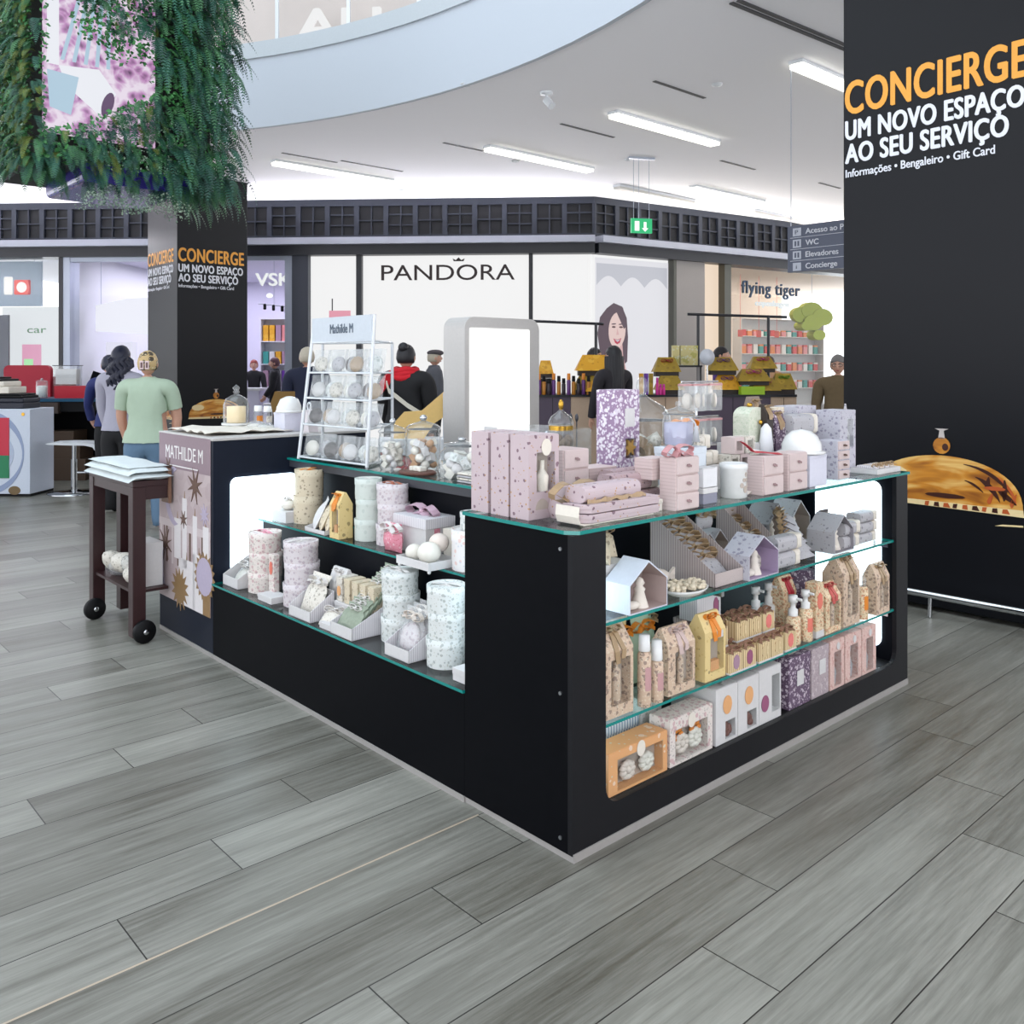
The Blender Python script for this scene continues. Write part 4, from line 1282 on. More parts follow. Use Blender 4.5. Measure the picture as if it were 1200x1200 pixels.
# hook stand with clear bags of white ornaments
hs = thing('hook_stand', 'slim two arm stand carrying clear bags behind the blush cube pile', 'stand', K(1.22, .44, ZT), KA)
MB().box(-.08, .08, -.04, .04, 0, .008).build('foot', M_CLEAR, hs)
MB().tube([(0, 0, .008), (0, 0, .43)], .006, 8).build('pole', M_CHROME, hs)
for z in (.28, .43): MB().tube([(-.13, -.02, z), (.13, -.02, z)], .004, 6).build('arm', M_CHROME, hs)
for j, z in enumerate((.43, .28)):
    for i in range(4):
        o = thing('ornament_bag', ('clear zip bag with white ornament on the ' + ('upper' if j == 0 else 'lower') + ' arm, ' + ('first', 'second', 'third', 'last')[i] + ' from the snowflake box side'), 'bag', K(1.135 + i * .058, .425 - .012 * (i % 2), ZT + z - .125), KA)
        MB().prism(rr(-.045, .045, 0, .12, .01, 3), -.012, .012).build('film', M_FILM, o, bevel=.004)
        MB().lathe([(.001, -.004), (.032, -.004), (.032, .004), (.001, .004)], 18).build('white_ornament', M_BISQ, o, rot=(PI / 2, 0, .3 * i), loc=(0, 0, .045))
        MB().box(-.045, .045, -.0135, .0135, .108, .116).build('zip_strip', M_ROSE, o)
# arched green tin with tassel, brown bags, small cards
at_ = thing('arched_tin', 'pale green arched tin with lace print and white tassel', 'tin', K(1.36, .27, ZT + .13), KA)
arch = [(.0, 0), (.13, 0), (.13, .15)] + [(.065 + .065 * math.cos(a), .15 + .04 * math.sin(a)) for a in [PI * i / 10 for i in range(1, 10)]] + [(0, .15)]
MB().prism(arch, 0, .08).build('body', pattern('lace green print', (222, 226, 206), (196, 208, 180), (240, 238, 226), 60, .36, .3), at_, bevel=.003)
MB().ball((.065, .04, .198), .014, .014, .01, 10, 6).build('knob', M_GOLD, at_)
MB().ball((.07, -.012, .125), .011, .008, .011, 10, 6).build('gold_clasp', M_GOLD, at_)
MB().lathe([(.006, .12), (.022, .10), (.03, .03), (.036, -.04), (0, -.04)], 16).build('white_tassel', mat('white tassel', (240, 240, 244), .7), at_, loc=(.075, -.035, 0))
plain_box('white base box under the arched green tin', K(1.355, .268, ZT), KA, .14, .085, .128, M_WHITE, lid=.2)
for i, (t, s, z, h, m, lab) in enumerate(((1.50, .34, .06, .30, mat('kraft paper', (150, 132, 120), .7), 'tall kraft paper bag with pale bow behind the dotted bags'), (1.52, .24, .10, .20, M_PLUM, 'dark dotted paper bag with taupe bow and white tag'), (1.45, .24, .171, .16, M_BROWNB, 'narrow dark brown bag with cream strip next to the arched tin'))):
    plain_box('card stand box lifting the ' + ('kraft paper bag', 'dark dotted bag', 'narrow brown bag')[i], K(t, s, ZT), KA, .08, .07, z - .0005, M_WHITE, lid=.3) if z > .02 and i < 2 else None
    gable_bag(lab, K(t, s, ZT + z), KA, .085 if i != 2 else .05, .06, h, m, M_TAUPE, False, tagm=M_WHITE if i == 1 else None)
plain_box('small golden flecked card box behind the porcelain dome', K(1.62, .31, ZT + .18), KA, .085, .05, .13, pattern('gold flecked card', (240, 228, 206), (230, 190, 130), (206, 190, 170), 60, .3, .3), lid=.15)
plain_box('grey stand box under the golden flecked box', K(1.61, .305, ZT), KA, .10, .06, .179, M_STRT, lid=.2)
for i, (t, s) in enumerate(((1.03, .07), (1.08, .10), (1.11, .045))):
    o = thing('ribbon_tie', 'loose ivory ribbon end on the glass by the oil burner, ' + ('front one', 'rear one', 'one beside the drawer box')[i], 'ribbon', K(t, s, ZT + .001), KA + i)
    MB().band([(0, 0, .004), (.03, .006, .012), (.06, 0, .005), (.085, -.01, .003)], (0, 1, 0), .02, .0025).build('ribbon_strip', M_PETAL, o)

# ================================================================== upper shelf of the corner counter
Z = ZU + .0005
house('blue-white card house with a white figure, at the near end of the upper shelf', K(.279, .013, Z), KA, .195, .11, .165, mat('ice starred card', (222, 228, 240), .6), mat('taupe card inside', (190, 170, 164), .7))
plain_box('white card box behind the blue-white card house', K(.25, .135, Z), KA, .17, .14, .14, M_WHITE, lid=.2)
for i, (t, s, z, rz) in enumerate(((.285, .165, .141, .3), (.375, .22, .141, -.4), (.335, .16, .141, .9), (.44, .25, .0, .2))):
    pouch('gold-brown wrapped sachet with shiny ribbon ' + ('lying over the white box edge', 'behind the blue-white house roof', 'against the near post', 'deep behind the blue-white house')[i], K(t, s, Z + z), KA + rz, .12, .12, .06, M_FLORB, M_TAUPE, None, tilt=.5 if i < 3 else .1)
sd = thing('soap_dish', 'shallow white dish full of small ivory soaps on the upper shelf', 'dish', K(.65, .07, Z), KA)
MB().lathe([(.07, 0), (.09, .012), (.10, .022), (.095, .022), (.085, .013), (0, .010)], 30, sy=.7).build('dish', M_PORC, sd)
mb = MB()
for i in range(110):
    a, q = RND.uniform(0, 2 * PI), math.sqrt(RND.random()) * .088
    mb.ball((q * math.cos(a), .66 * q * math.sin(a), .02 + RND.uniform(0, .016)), .011, .009, .008, 7, 5)
tag(mb.build('small_soaps', mat('small beige soaps', (232, 218, 192), .55), sd), kind='stuff')
fs = thing('fish_sachet', 'cream fish-shaped sachet lying beside the striped tray', 'sachet', K(.62, .19, Z), KA)
MB().ball((0, 0, .035), .085, .04, .034, 16, 8).build('body', M_PETAL, fs)
MB().prism([(.075, .03), (.12, .005), (.12, .06)], -.006, .006).build('tail', M_PETAL, fs)


def sachet_fan(tray_t, tray_s, w, n, lab_prefix, m, rib, z0, step=.03, h=.12, tilt=.9, pw=.09, y0=.05, lift=.026):
    first = None
    for i in range(n):
        loc = K(tray_t + w / 2, tray_s + y0 + step * i, Z + z0 + lift * i)
        lab = f'{lab_prefix}, {("front", "second", "third", "fourth", "fifth", "sixth", "seventh", "rearmost")[i if i < n - 1 else 7]} of the fan'
        if first is None: first = pouch(lab, loc, KA, pw, h, .03, m, rib, None, tilt=tilt)
        else: dup(first, loc, rot=(-tilt, 0, KA), label=lab)


wedge_tray('large taupe striped display tray with sloping sides on the upper shelf', K(.786, .04, Z), KA, .18, .30, .05, .235, M_STRT)
sachet_fan(.786, .04, .18, 6, 'grey sachet with taupe ribbon in the large striped tray', M_GREYST, M_TAUPE, .015, .038, .12, .85, .15, .05)
house('mauve card house with a white figure, middle of the upper shelf', K(.965, .014, Z), KA, .205, .12, .158, M_GREYFL, mat('mauve card inside', (176, 156, 186), .7))
for i, (t, s, z) in enumerate(((.99, .25, 0), (1.09, .27, .0), (1.02, .30, .13))):
    (house('grey starred card house, ' + ('first', 'second', 'raised')[i] + ' of those deep behind the mauve house', K(t, s, Z + (z if i < 2 else .145)), KA, .12, .11, .14, M_GREYST, M_WIND) if i < 2 else
     pouch('grey sachet with ribbon perched on the rear card houses', K(t + .06, s, Z + .143), KA, .10, .08, .05, M_GREYST, M_TAUPE))
wedge_tray('second taupe striped display tray, beyond the mauve house', K(1.25, .12, Z), KA, .15, .24, .04, .24, M_STRT)
sachet_fan(1.25, .12, .15, 4, 'cream sachet with taupe ribbon in the second striped tray', M_FLORG, M_TAUPE, .02, .045, .12, .8, .12, .06)
for i, (t, s, z, ln, m) in enumerate(((1.20, .035, 0, .18, M_GREYST), (1.21, .04, .062, .19, M_GREYST), (1.13, .09, .0, .10, M_FLORG))):
    pillow_box('grey starred pillow box ' + ('beside the mauve house, lower of two', 'beside the mauve house, upper of two', 'short one tucked behind the mauve house')[i], K(t, s, Z + z), KA, ln, .07, .061, m, None)
for i in range(6):
    pouch('taupe ribboned sachet heaped before the grey house, ' + ('lowest', 'second', 'third', 'fourth', 'fifth', 'topmost')[i] + ' in the heap', K(1.46 + .015 * i, .05 + .02 * i, Z + .012 + .024 * i), KA + .12 * i, .12, .10, .035, M_GREYST, M_TAUPE, tilt=1.15)
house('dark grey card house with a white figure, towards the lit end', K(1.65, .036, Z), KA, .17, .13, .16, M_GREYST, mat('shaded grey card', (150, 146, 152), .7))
house('grey starred card house behind the dark grey house', K(1.50, .26, Z), KA, .16, .13, .20, M_GREYST, M_WIND)
house('grey starred card house at the back before the lit panel', K(1.72, .28, Z), KA, .16, .13, .19, M_GREYST, M_WIND)
for i, (t, s, z) in enumerate(((1.82, .05, 0), (1.83, .05, .058), (1.86, .13, .058), (1.92, .06, .0), (1.93, .06, .046), (1.94, .065, .092))):
    pillow_box('grey starred pillow box near the lit end, ' + ('cream ended, bottom one', 'cream ended, upper one', 'cream ended, rear one', 'pointed stack, bottom one', 'pointed stack, middle one', 'pointed stack, top one')[i], K(t - (.06 if i < 3 else 0), s, Z + z), KA, .15 if i < 3 else .17, .07, .056 if i < 3 else .045, M_GREYST, None)
pouch('dark sachet with thin stems on top of the grey pillow boxes', K(1.80, .17, Z + .0), KA, .09, .16, .05, M_BROWNB, M_TAUPE)

# ================================================================== middle shelf
Z = ZM + .0005
gable_bag('floral kraft gift bag with window, first at the near end of the middle shelf', K(.172, .03, Z), KA, .145, .11, .29, M_FLORT, M_TAUPE)
pump_bottle('tall floral tube bottle with white cap, first of the near pair', K(.378, .034, Z), .046, .235, M_FLORT, M_PORC, .22, pump=False, lab=mat('dusty rose label', (206, 160, 160), .6))
pump_bottle('floral pump bottle with white cap, second of the near pair', K(.440, .032, Z), .046, .205, M_FLORT, M_PORC, .32, pump=False, lab=mat('dusty rose label', (206, 160, 160)))
gable_bag('floral kraft gift bag with window, beside the two near bottles', K(.495, .025, Z), KA, .15, .08, .225, M_FLORT, mat('mauve pale ribbon', (214, 190, 184), .5), cont=bottle_in)


def orange_soap(r, x0, x1, z0, z1, P):
    MB().box(x0 + .01, x1 - .02, P * .2, P * .8, z0, z0 + .035).build('soap_inside', M_OVALO, r)


gable_bag('straw coloured gift bag with orange ribbon, centre of the middle shelf', K(.70, .022, Z), KA, .125, .08, .235, M_YEL, M_ORANGE, cont=orange_soap, tagm=M_WHITE)
for i, (t, s, z, rib) in enumerate(((.30, .20, 0, M_ORANGE), (.42, .19, 0, M_ORANGE), (.54, .19, .0, M_ORANGE), (.36, .30, 0, M_WHRIB), (.62, .24, 0, M_TAUPE))):
    pouch('green and straw sachet with ' + ('orange', 'orange', 'bright orange', 'white', 'taupe')[i] + ' bow, ' + ('first', 'second', 'third', 'deepest', 'last')[i] + ' behind the near bottles', K(t, s, Z + z), KA, .11, .25, .07, [mat('pale green wrap', (176, 206, 180), .5), M_YEL][i % 2], rib)


def soap_pack(lab, t, s, z, n, m_oval):
    """a row of thin striped soap cartons on a white tray, front carton with an oval label"""
    tr_ = thing('soap_carton', lab, 'soap box', K(t, s, Z + z), KA, 'striped soap cartons')
    MB().box(0, .084, 0, .05, 0, .006).build('white_base', M_WHITE, tr_)
    MB().box(.001, .083, .001, .05, .006, .075).build('carton', M_STRK, tr_, bevel=.0008)
    MB().prism([(.042 + .02 * math.cos(a), .041 + .027 * math.sin(a)) for a in [2 * PI * i / 20 for i in range(20)]], -.0006, .0008).build('oval_label', m_oval, tr_)
    MB().bow(.04, 0, Tr(.042, .022, .078), .014).build('bow', mat('brown kraft tie', (150, 112, 90), .6), tr_)
    return tr_


row = [(.83, .006, 0), (.917, .006, 0), (1.02, .006, 0), (1.107, .006, 0), (1.215, .012, 0)]
for i, (t, s, z) in enumerate(row):
    soap_pack('striped soap carton with oval label, ' + ('first', 'second', 'third', 'fourth', 'fifth')[i] + ' of the front row', t, s, z, 1, [M_OVALV, M_OVALP, M_STRK, M_STRK, M_OVALC][i])
for i, (t, s, z) in enumerate(((.85, .062, 0), (.937, .062, 0), (1.04, .062, 0), (1.127, .062, 0), (1.215, .068, 0))):
    soap_pack('striped soap carton, ' + ('first', 'second', 'third', 'fourth', 'fifth')[i] + ' of the second row, lower layer', t, s, z, 1, M_OVALV)
for i, (t, s, z) in enumerate(((.82, .064, .0785), (.96, .064, .0785), (1.047, .064, .0785), (1.14, .064, .0785))):
    soap_pack('striped soap carton, ' + ('first', 'second', 'third', 'fourth')[i] + ' of the raised layer', t, s, z, 1, [M_OVALV, M_STRK, M_STRK, M_OVALC][i])
for i, (t, s, z) in enumerate(((.88, .12, .0), (.97, .12, .0), (1.06, .12, 0), (1.15, .12, 0))):
    soap_pack('striped soap carton, ' + ('first', 'second', 'third', 'fourth')[i] + ' of the third row, standing deeper', t, s, z, 1, M_OVALV)
for i, (t, s, z) in enumerate(((.90, .122, .0785), (1.0, .122, .0785), (1.09, .122, .0785))):
    soap_pack('striped soap carton on the third row pile, ' + ('first', 'second', 'third')[i] + ' on top', t, s, z, 1, M_OVALP)
sb = winbox('striped_carton', 'white and blue striped carton with plum oval, leaning high under the upper shelf', K(.80, .13, Z + .172), KA, .15, .08, .085, M_STRW, (.11, .14, .02, .06))
MB().prism([(.118 + .016 * math.cos(a), .042 + .034 * math.sin(a)) for a in [2 * PI * i / 18 for i in range(18)]], -.0025, -.0013).build('plum_oval', M_OVALP, sb)
plain_box('grey stand box under the leaning striped carton', K(.80, .19, Z), KA, .05, .05, .171, M_STRT, lid=.1)
for i, (t, s, d, h, lab) in enumerate(((1.30, .20, .06, .21, 'white pump bottle deep behind the soap cartons, first of two'), (1.40, .20, .06, .21, 'white pump bottle deep behind the soap cartons, second of two'))):
    pump_bottle(lab, K(t, s, Z), d, h, M_PORC, M_PORC, .4)
pump_bottle('short floral pump bottle with white pump, right behind the last soap carton', K(1.345, .055, Z), .062, .195, M_FLORO, M_PORC, .42)
pump_bottle('taller floral pump bottle with coral label before the square bottle', K(1.425, .045, Z), .058, .205, M_FLORO, M_PORC, .36, lab=M_CORAL)
sq = winbox('square_tube', 'square floral carton with coral oval and white foot', K(1.47, .022, Z), KA, .062, .05, .225, M_FLORO, (.05, .058, .09, .1))
MB().prism([(.03 + .02 * math.cos(a), .15 + .034 * math.sin(a)) for a in [2 * PI * i / 18 for i in range(18)]], -.002, -.0002).build('coral_oval', M_CORAL, sq)
MB().box(-.0006, .0626, -.0006, .0506, 0, .028).build('white_foot', M_WHITE, sq)
gable_bag('brown flowered carton bag behind the taller pump bottle', K(1.40, .13, Z), KA, .10, .07, .24, M_FLORO, M_RED, False)
gable_bag('floral gift bag with coral red ribbon and window', K(1.548, .02, Z), KA, .125, .08, .205, M_FLORO, mat('coral ribbon', (206, 92, 84), .5))
rt = tin('round brown flowered box behind the tall gift bag', K(1.72, .25, Z), .15, .22, M_PLUM, None)
gable_bag('tall floral gift bag with brown bow and window, near the lit end', K(1.70, .022, Z), KA, .145, .10, .30, M_FLORT, M_TAUPE)
pump_bottle('slim clear bottle with orange label between two gift bags', K(1.895, .035, Z), .05, .25, M_FLORO, M_CLEAR, .42, lab=M_ORANGE)
for i in range(2): pump_bottle('teal capped bottle behind the slim clear bottle, ' + ('near one', 'far one')[i], K(1.87 + .07 * i, .12, Z), .05, .22, mat('teal glass', (110, 150, 150), .2), M_PORC, .4)
gable_bag('floral gift bag with brown bow, last at the lit end', K(1.985, .012, Z), KA, .125, .07, .225, M_FLORT, M_TAUPE)

# ================================================================== floor of the corner counter
Z = ZB + .0005
o = winbox('flower_box', 'orange printed window box with scented flowers, first on the bottom level', K(.19, .026, Z), KA, .30, .09, .135, pattern('orange print card', (236, 176, 120), (250, 236, 220), (206, 226, 210), 22, .2, .16), (.045, .275, .010, .108), cont=flowers, seal=(.16, .115, .026, M_CREAM))
winbox('flower_box', 'pink flowered window box with orange flowers, second on the bottom level', K(.505, .026, Z), KA, .245, .09, .16, M_FLORP, (.03, .215, .012, .12), cont=flower_orange, seal=(.12, .135, .026, M_CREAM))
plain_box('blue striped box lying behind the orange window box', K(.16, .15, Z), KA, .33, .10, .15, M_STRB, lid=.2)
plain_box('second pink flowered box behind the blue striped box', K(.50, .15, Z), KA, .12, .10, .20, M_ICE, lid=.2)
for i, (t, s, d) in enumerate(((.765, .022, .20), (.905, .022, .20))):
    winbox('gift_box', 'large white gift box with apricot oval label, ' + ('first' if i == 0 else 'second') + ' of the white row', K(t, s, Z), KA, .137, d, .20, M_WHITE, (.06, .122, .012, .075), cont=blob_in, seal=(.07, .135, .034, M_OVALO))
winbox('gift_box', 'white gift box with purple oval label and shaped cut-out', K(1.045, .022, Z), KA, .155, .20, .205, M_WHITE, (.09, .145, .03, .17), cont=cutout, seal=(.04, .075, .032, M_OVALP))
b = plain_box('dark plum snowflake box with white label on the bottom level', K(1.26, .022, Z), KA, .165, .12, .205, M_PLUM, lid=.2)
MB().box(.06, .11, -.002, -.0003, .085, .145).build('white_label', M_WHITE, b)
MB().box(.05, .11, .03, .075, .2055, .207).build('top_label', M_FLORG, b)
b = plain_box('pale mauve snowflake box with white label on the bottom level', K(1.435, .022, Z), KA, .14, .12, .205, pattern('pale mauve snow card', (190, 174, 178), (226, 214, 216), (150, 134, 146), 50, .34, .3), lid=.2)
MB().box(.06, .11, -.002, -.0003, .09, .15).build('white_label', M_WHITE, b)
for i, (t, w) in enumerate(((1.585, .12), (1.715, .145), (1.868, .13))):
    winbox('gift_box', 'pink flowered tall window box, ' + ('first', 'second', 'last')[i] + ' at the lit end of the bottom level', K(t, .022, Z), KA, w, .14, .205, M_FLORC, (w * .3, w * .78, .012, .155), cont=cutout, seal=(w * .55, .178, .016, M_WHITE))
# faint clear lip along the opening
lip = tag(MB().box(.155, 2.15, .002, .005, .123, .138).build('clear_lip', M_WINDOW, loc=K(0, 0, 0), rz=KA), 'low clear plastic lip along the bottom of the glass opening', 'lip')

# ================================================================== side counter: lower glass shelf (front faces the aisle)
Z = .3855


def tin_stack(t, s, z, dia, hs, m, lab, bow):
    zz = z
    names = {2: ('lower', 'upper'), 3: ('bottom', 'middle', 'top')}[len(hs)]
    for i, h in enumerate(hs):
        tin(f'{lab}, {names[i]} one of the stack', K(t + .004 * (i % 2), s + .004 * ((i + 1) % 2), zz), dia - .002 * i, h, m, bow if i == len(hs) - 1 else None, None, rim=True)
        zz += h * .985 if i < len(hs) - 1 else 0


wt = wedge_tray('white sloping tray of clear sachets beside the light panel', K(.03, 2.50, Z), KL, .17, .14, .05, .13, M_WHITE)
for i in range(3): pouch('clear sachet of white flakes in the sloping white tray, ' + ('front', 'middle', 'rear')[i], K(.06 + .03 * i, 2.415, Z + .008 + .006 * i), KL, .12, .13, .03, M_FILM, M_WHRIB, tilt=.7, ins=M_SOAP)
tin_stack(.13, 2.235, Z, .165, (.098, .098, .098), M_FLORP, 'pink flowered hat tin beside the light panel', mat('pink ribbon', (240, 160, 176), .5))
sb = plain_box('slim floral soap carton with orange label between two tin stacks', K(.085, 2.115, Z), KL, .055, .03, .205, M_FLORP, lid=.12, label_m=M_CORAL, tagbox=(.027, .14, .015, .032))
plain_box('flat white box lying before the slim soap carton', K(.02, 2.10, Z), KL, .14, .09, .03, M_WHITE, lid=.5)
tin_stack(.135, 1.885, Z, .165, (.104, .098, .098), M_LILAC, 'lilac grey hat tin, second stack on the lower shelf', M_WHRIB)
wedge_tray('small striped tray with a sprigged pouch', K(.006, 1.765, Z), KL, .19, .12, .045, .12, M_STRW)
pouch('sprigged paper pouch with ivory bow in the small striped tray', K(.05, 1.67, Z + .006), KL, .165, .19, .05, M_FLORG, M_WHRIB, tilt=.4, bs=.4)
gable_bag('white paper pouch bag behind the sprigged pouch', K(.15, 1.66, Z), KL, .12, .06, .21, M_WHITE, M_WHRIB, False)
for i in range(5):
    plain_box('upright sprigged card packet, ' + ('first', 'second', 'third', 'fourth', 'last')[i] + ' of five behind the green sachets', K(.12 + .0 * i, 1.55 - .062 * i, Z + .085), KL, .045, .085, .105, M_FLORB if i else M_FLORG, lid=.3, label_m=M_OVALO if i == 0 else None, tagbox=(.022, .045, .014, .022))
plain_box('long white riser box under the upright card packets', K(.115, 1.56, Z), KL, .32, .095, .084, M_WHITE, lid=.2)
pouch('small ivory sachet lying before the card packets', K(.03, 1.47, Z + .008), KL + .4, .10, .09, .035, M_FLORG, M_WHRIB, tilt=.9)
plain_box('tiny white box at the shelf edge by the ivory sachet', K(.005, 1.50, Z), KL, .10, .03, .026, M_WHITE, lid=.4)
wedge_tray('striped sloping tray full of green sachets', K(.002, 1.40, Z), KL, .165, .24, .048, .15, M_STRW)
f0 = None
for i in range(9):
    lab = 'thin green sachet in the striped tray, ' + ('foremost', 'second', 'third', 'fourth', 'fifth', 'sixth', 'seventh', 'eighth', 'rearmost')[i] + ' of the row'
    loc = K(.028 + .0225 * i, 1.318, Z + .034 + .017 * i)
    if f0 is None: f0 = pouch(lab, loc, KL, .15, .105, .012, mat('pale green sachet', (150, 162, 142), .5, vary=.3), M_WHRIB, tilt=.62, bs=.26)
    else: dup(f0, loc, rot=(-.62, 0, KL), label=lab)
tin_stack(.17, 1.135, Z, .155, (.098, .095, .09), M_ICE, 'pale blue sprigged hat tin amid the lower shelf', M_WHRIB)
wedge_tray('striped tray with clear ribboned pouches', K(.014, 1.02, Z), KL, .16, .14, .045, .12, M_STRW)
for i in range(3): pouch('clear pouch of potpourri with ivory bow, ' + ('front', 'middle', 'rear')[i] + ' one in the striped tray', K(.05 + .03 * i, .935, Z + .008 + .006 * i), KL, .14, .18, .045, M_FILM, M_PETAL, tilt=.35, ins=M_LILAC, bs=.4)
tin_stack(.12, .765, Z, .15, (.105, .098, .098), M_ICE, 'white and blue hat tin, stack nearest the corner counter', M_WHRIB)
plain_box('flat white box at the corner counter end of the lower shelf', K(.03, .62, Z), KL, .10, .12, .045, M_WHITE, lid=.5)
plain_box('tall white box behind the flat white box by the corner counter', K(.15, .62, Z), KL, .09, .09, .24, M_ICE, lid=.2)
# ---------------- middle glass shelf
Z = .6905
wb = plain_box('white box holding a soft white puff, by the light panel on the middle shelf', K(.27, 2.44, Z), KL, .15, .10, .058, M_WHITE, lid=.4)
pf = thing('white_puff', 'soft white powder puff on the white box near the light panel', 'puff', K(.32, 2.36, Z + .058), KL)
MB().ball((0, 0, .028), .05, .04, .028, 14, 8).build('puff', M_SOAP, pf)
MB().bow(.03, 0, Tr(0, 0, .055), .012).build('bow', M_WHRIB, pf)
tin_stack(.385, 2.262, Z, .15, (.14, .136), M_FLORB, 'beige sprigged hat tin before the light panel', M_ORANGE)
wtr = wedge_tray('flat white tray of sprigged pouches on the middle shelf', K(.25, 2.06, Z), KL, .19, .13, .02, .05, M_WHITE)
for i in range(4): pouch('beige sprigged pouch leaning in the flat tray, ' + ('first', 'second', 'third', 'last')[i] + ' from the tin side', K(.285 + .004 * i, 2.035 - .05 * i, Z + .008), KL - .5, .14, .165, .045, M_WHITE if i == 0 else M_FLORB, None, tilt=.45)
gable_bag('straw sprigged gift bag with orange ribbon on the middle shelf', K(.25, 1.825, Z), KL, .082, .075, .215, M_YEL, M_ORANGE, cont=orange_soap)
tin_stack(.36, 1.66, Z, .13, (.098, .095, .095), M_SAGE, 'pale sage hat tin, slim stack on the middle shelf', M_WHRIB)
tin_stack(.385, 1.50, Z, .15, (.095, .093, .09), M_LILAC, 'lilac pink hat tin, stack in the middle of the shelf', mat('copper ribbon', (190, 110, 84), .5))
bx = thing('lidded_box', 'big white lidded gift box with pale pink bow, behind the white soap balls', 'gift box', K(.33, 1.42, Z), KL)
MB().box(.005, .235, .005, .16, 0, .11).build('box_body', M_WHITE, bx)
MB().box(0, .24, 0, .165, .11, .155).build('lid', M_STRW, bx, bevel=.002)
MB().box(.2355, .2365, .05, .08, .0, .109).build('pink_band', M_PINKF, bx)
MB().bow(.10, 0, Tr(.11, .08, .157), .04).build('bow', mat('pale mauve bow', (214, 180, 196), .5), bx)
rp = pouch('pink rose wrapped bag with white bow, in front of the big lidded box', K(.29, 1.36, Z), KL, .13, .125, .06, M_PINKF, M_WHRIB)
st = thing('ball_tray', 'shallow white tray of soap balls at the middle shelf edge', 'tray', K(.17, 1.165, Z + .0), KL)
MB().box(0, .22, 0, .15, 0, .006).build('tray_base', M_WHITE, st)
for a, b, c, d in ((0, .22, 0, .004), (0, .22, .146, .15), (0, .004, .004, .146), (.216, .22, .004, .146)): MB().box(a, b, c, d, .006, .032).build('rim', M_WHITE, st)
for x in (.01, .21): MB().ball((x, .01, -.006), .008, None, None, 8, 6).build('clip', M_PORC, st)
for i, (x, y, z, r__) in enumerate(((.055, .05, .045, .036), (.15, .055, .056, .048), (.13, .12, .085, .042), (.05, .12, .045, .034))):
    sbl = tag(MB().ball((0, 0, 0), r__, None, r__ * .92, 20, 12).build('soap_ball', M_SOAP if i != 2 else mat('ivory pink soap', (240, 226, 214), .5), loc=K(.17 + y, 1.165 - x, Z + z), rz=KL), 'round white wrapped soap ball, ' + ('small front one', 'big front one', 'topmost one behind', 'small rear one')[i] + ' in the shallow tray', 'soap')
wx = tin('round white flowered tin by the corner counter on the middle shelf', K(.34, .88, Z), .17, .16, pattern('white card with coral sprigs', (246, 242, 240), (240, 190, 176), (206, 214, 226), 30, .26, .22), None)
tin('small white flowered tin standing on the bigger white tin', K(.345, .88, Z + .155), .11, .07, M_ICE, None)
plain_box('cream box deep beside the big lidded box', K(.40, 1.15, Z), KL, .10, .08, .115, M_CREAM, lid=.3)

# ================================================================== on the top glass of the side counter
Z = 1.0005
# wire rack: leaning A-frame with four tiers of clear bags
rk = thing('wire_rack', 'white A-frame wire display rack with a pale sign board, on the glass top', 'rack', K(0, 0), KA)
RB, RT = 1.0005, 1.68
# corners in counter coordinates (t, s): front foot and top at the poster end and at the jar end, rear posts behind
FA0, FA1, FB0, FB1 = (.425, 2.44), (.51, 2.42), (.466, 1.84), (.51, 1.84)
def fr_(q, e): return tuple(((FA0, FB0)[e][i] * (1 - q) + (FA1, FB1)[e][i] * q) for i in (0, 1))
for e in (0, 1): MB().tube([(*((FA0, FB0)[e]), RB), (*((FA1, FB1)[e]), RT + .07)], .009, 8).build('front_leg', M_WHITEP, rk)
RP = ((.60, 2.49), (.78, 2.08))
for p in RP: MB().tube([(*p, RB), (*p, 1.62)], .008, 8).build('rear_post', M_WHITEP, rk)
for z in (1.012, 1.185, 1.325, 1.46, 1.62):
    q = (z - RB) / (RT + .07 - RB)
    A, B = fr_(q, 0), fr_(q, 1)
    MB().tube([(*A, z), (*B, z)], .005, 6).build('front_rail', M_WHITEP, rk)
    MB().tube([(*RP[0], z), (*RP[1], z)], .005, 6).build('rear_rail', M_WHITEP, rk)
    MB().tube([(*A, z), (*RP[0], z)], .005, 6).build('side_rail', M_WHITEP, rk)
    MB().tube([(*B, z), (*RP[1], z)], .005, 6).build('side_rail', M_WHITEP, rk)
    if z < 1.6:
        mb = MB()
        mb.add([(A[0], A[1], z - .004), (RP[0][0], RP[0][1], z - .004), (RP[1][0], RP[1][1], z - .004), (B[0], B[1], z - .004), (A[0], A[1], z), (RP[0][0], RP[0][1], z), (RP[1][0], RP[1][1], z), (B[0], B[1], z)], [(0, 1, 2, 3), (7, 6, 5, 4), (0, 4, 5, 1), (1, 5, 6, 2), (2, 6, 7, 3), (3, 7, 4, 0)])
        mb.build('tier_tray', M_CLEAR, rk)
sgn = MB().box(0, .58, -.004, .004, 0, .13).build('sign_board', mat('pale sign board', (206, 214, 222), .5), rk, loc=(FA1[0] - .012, FA1[1], 1.62), rz=math.atan2(FB1[1] - FA1[1], FB1[0] - FA1[0]))
text('Mathilde M', .05, mat('slate handwriting', (90, 104, 120), .6), sgn, (.19, -.006, .045), width=.22, depth=.002, name='script')
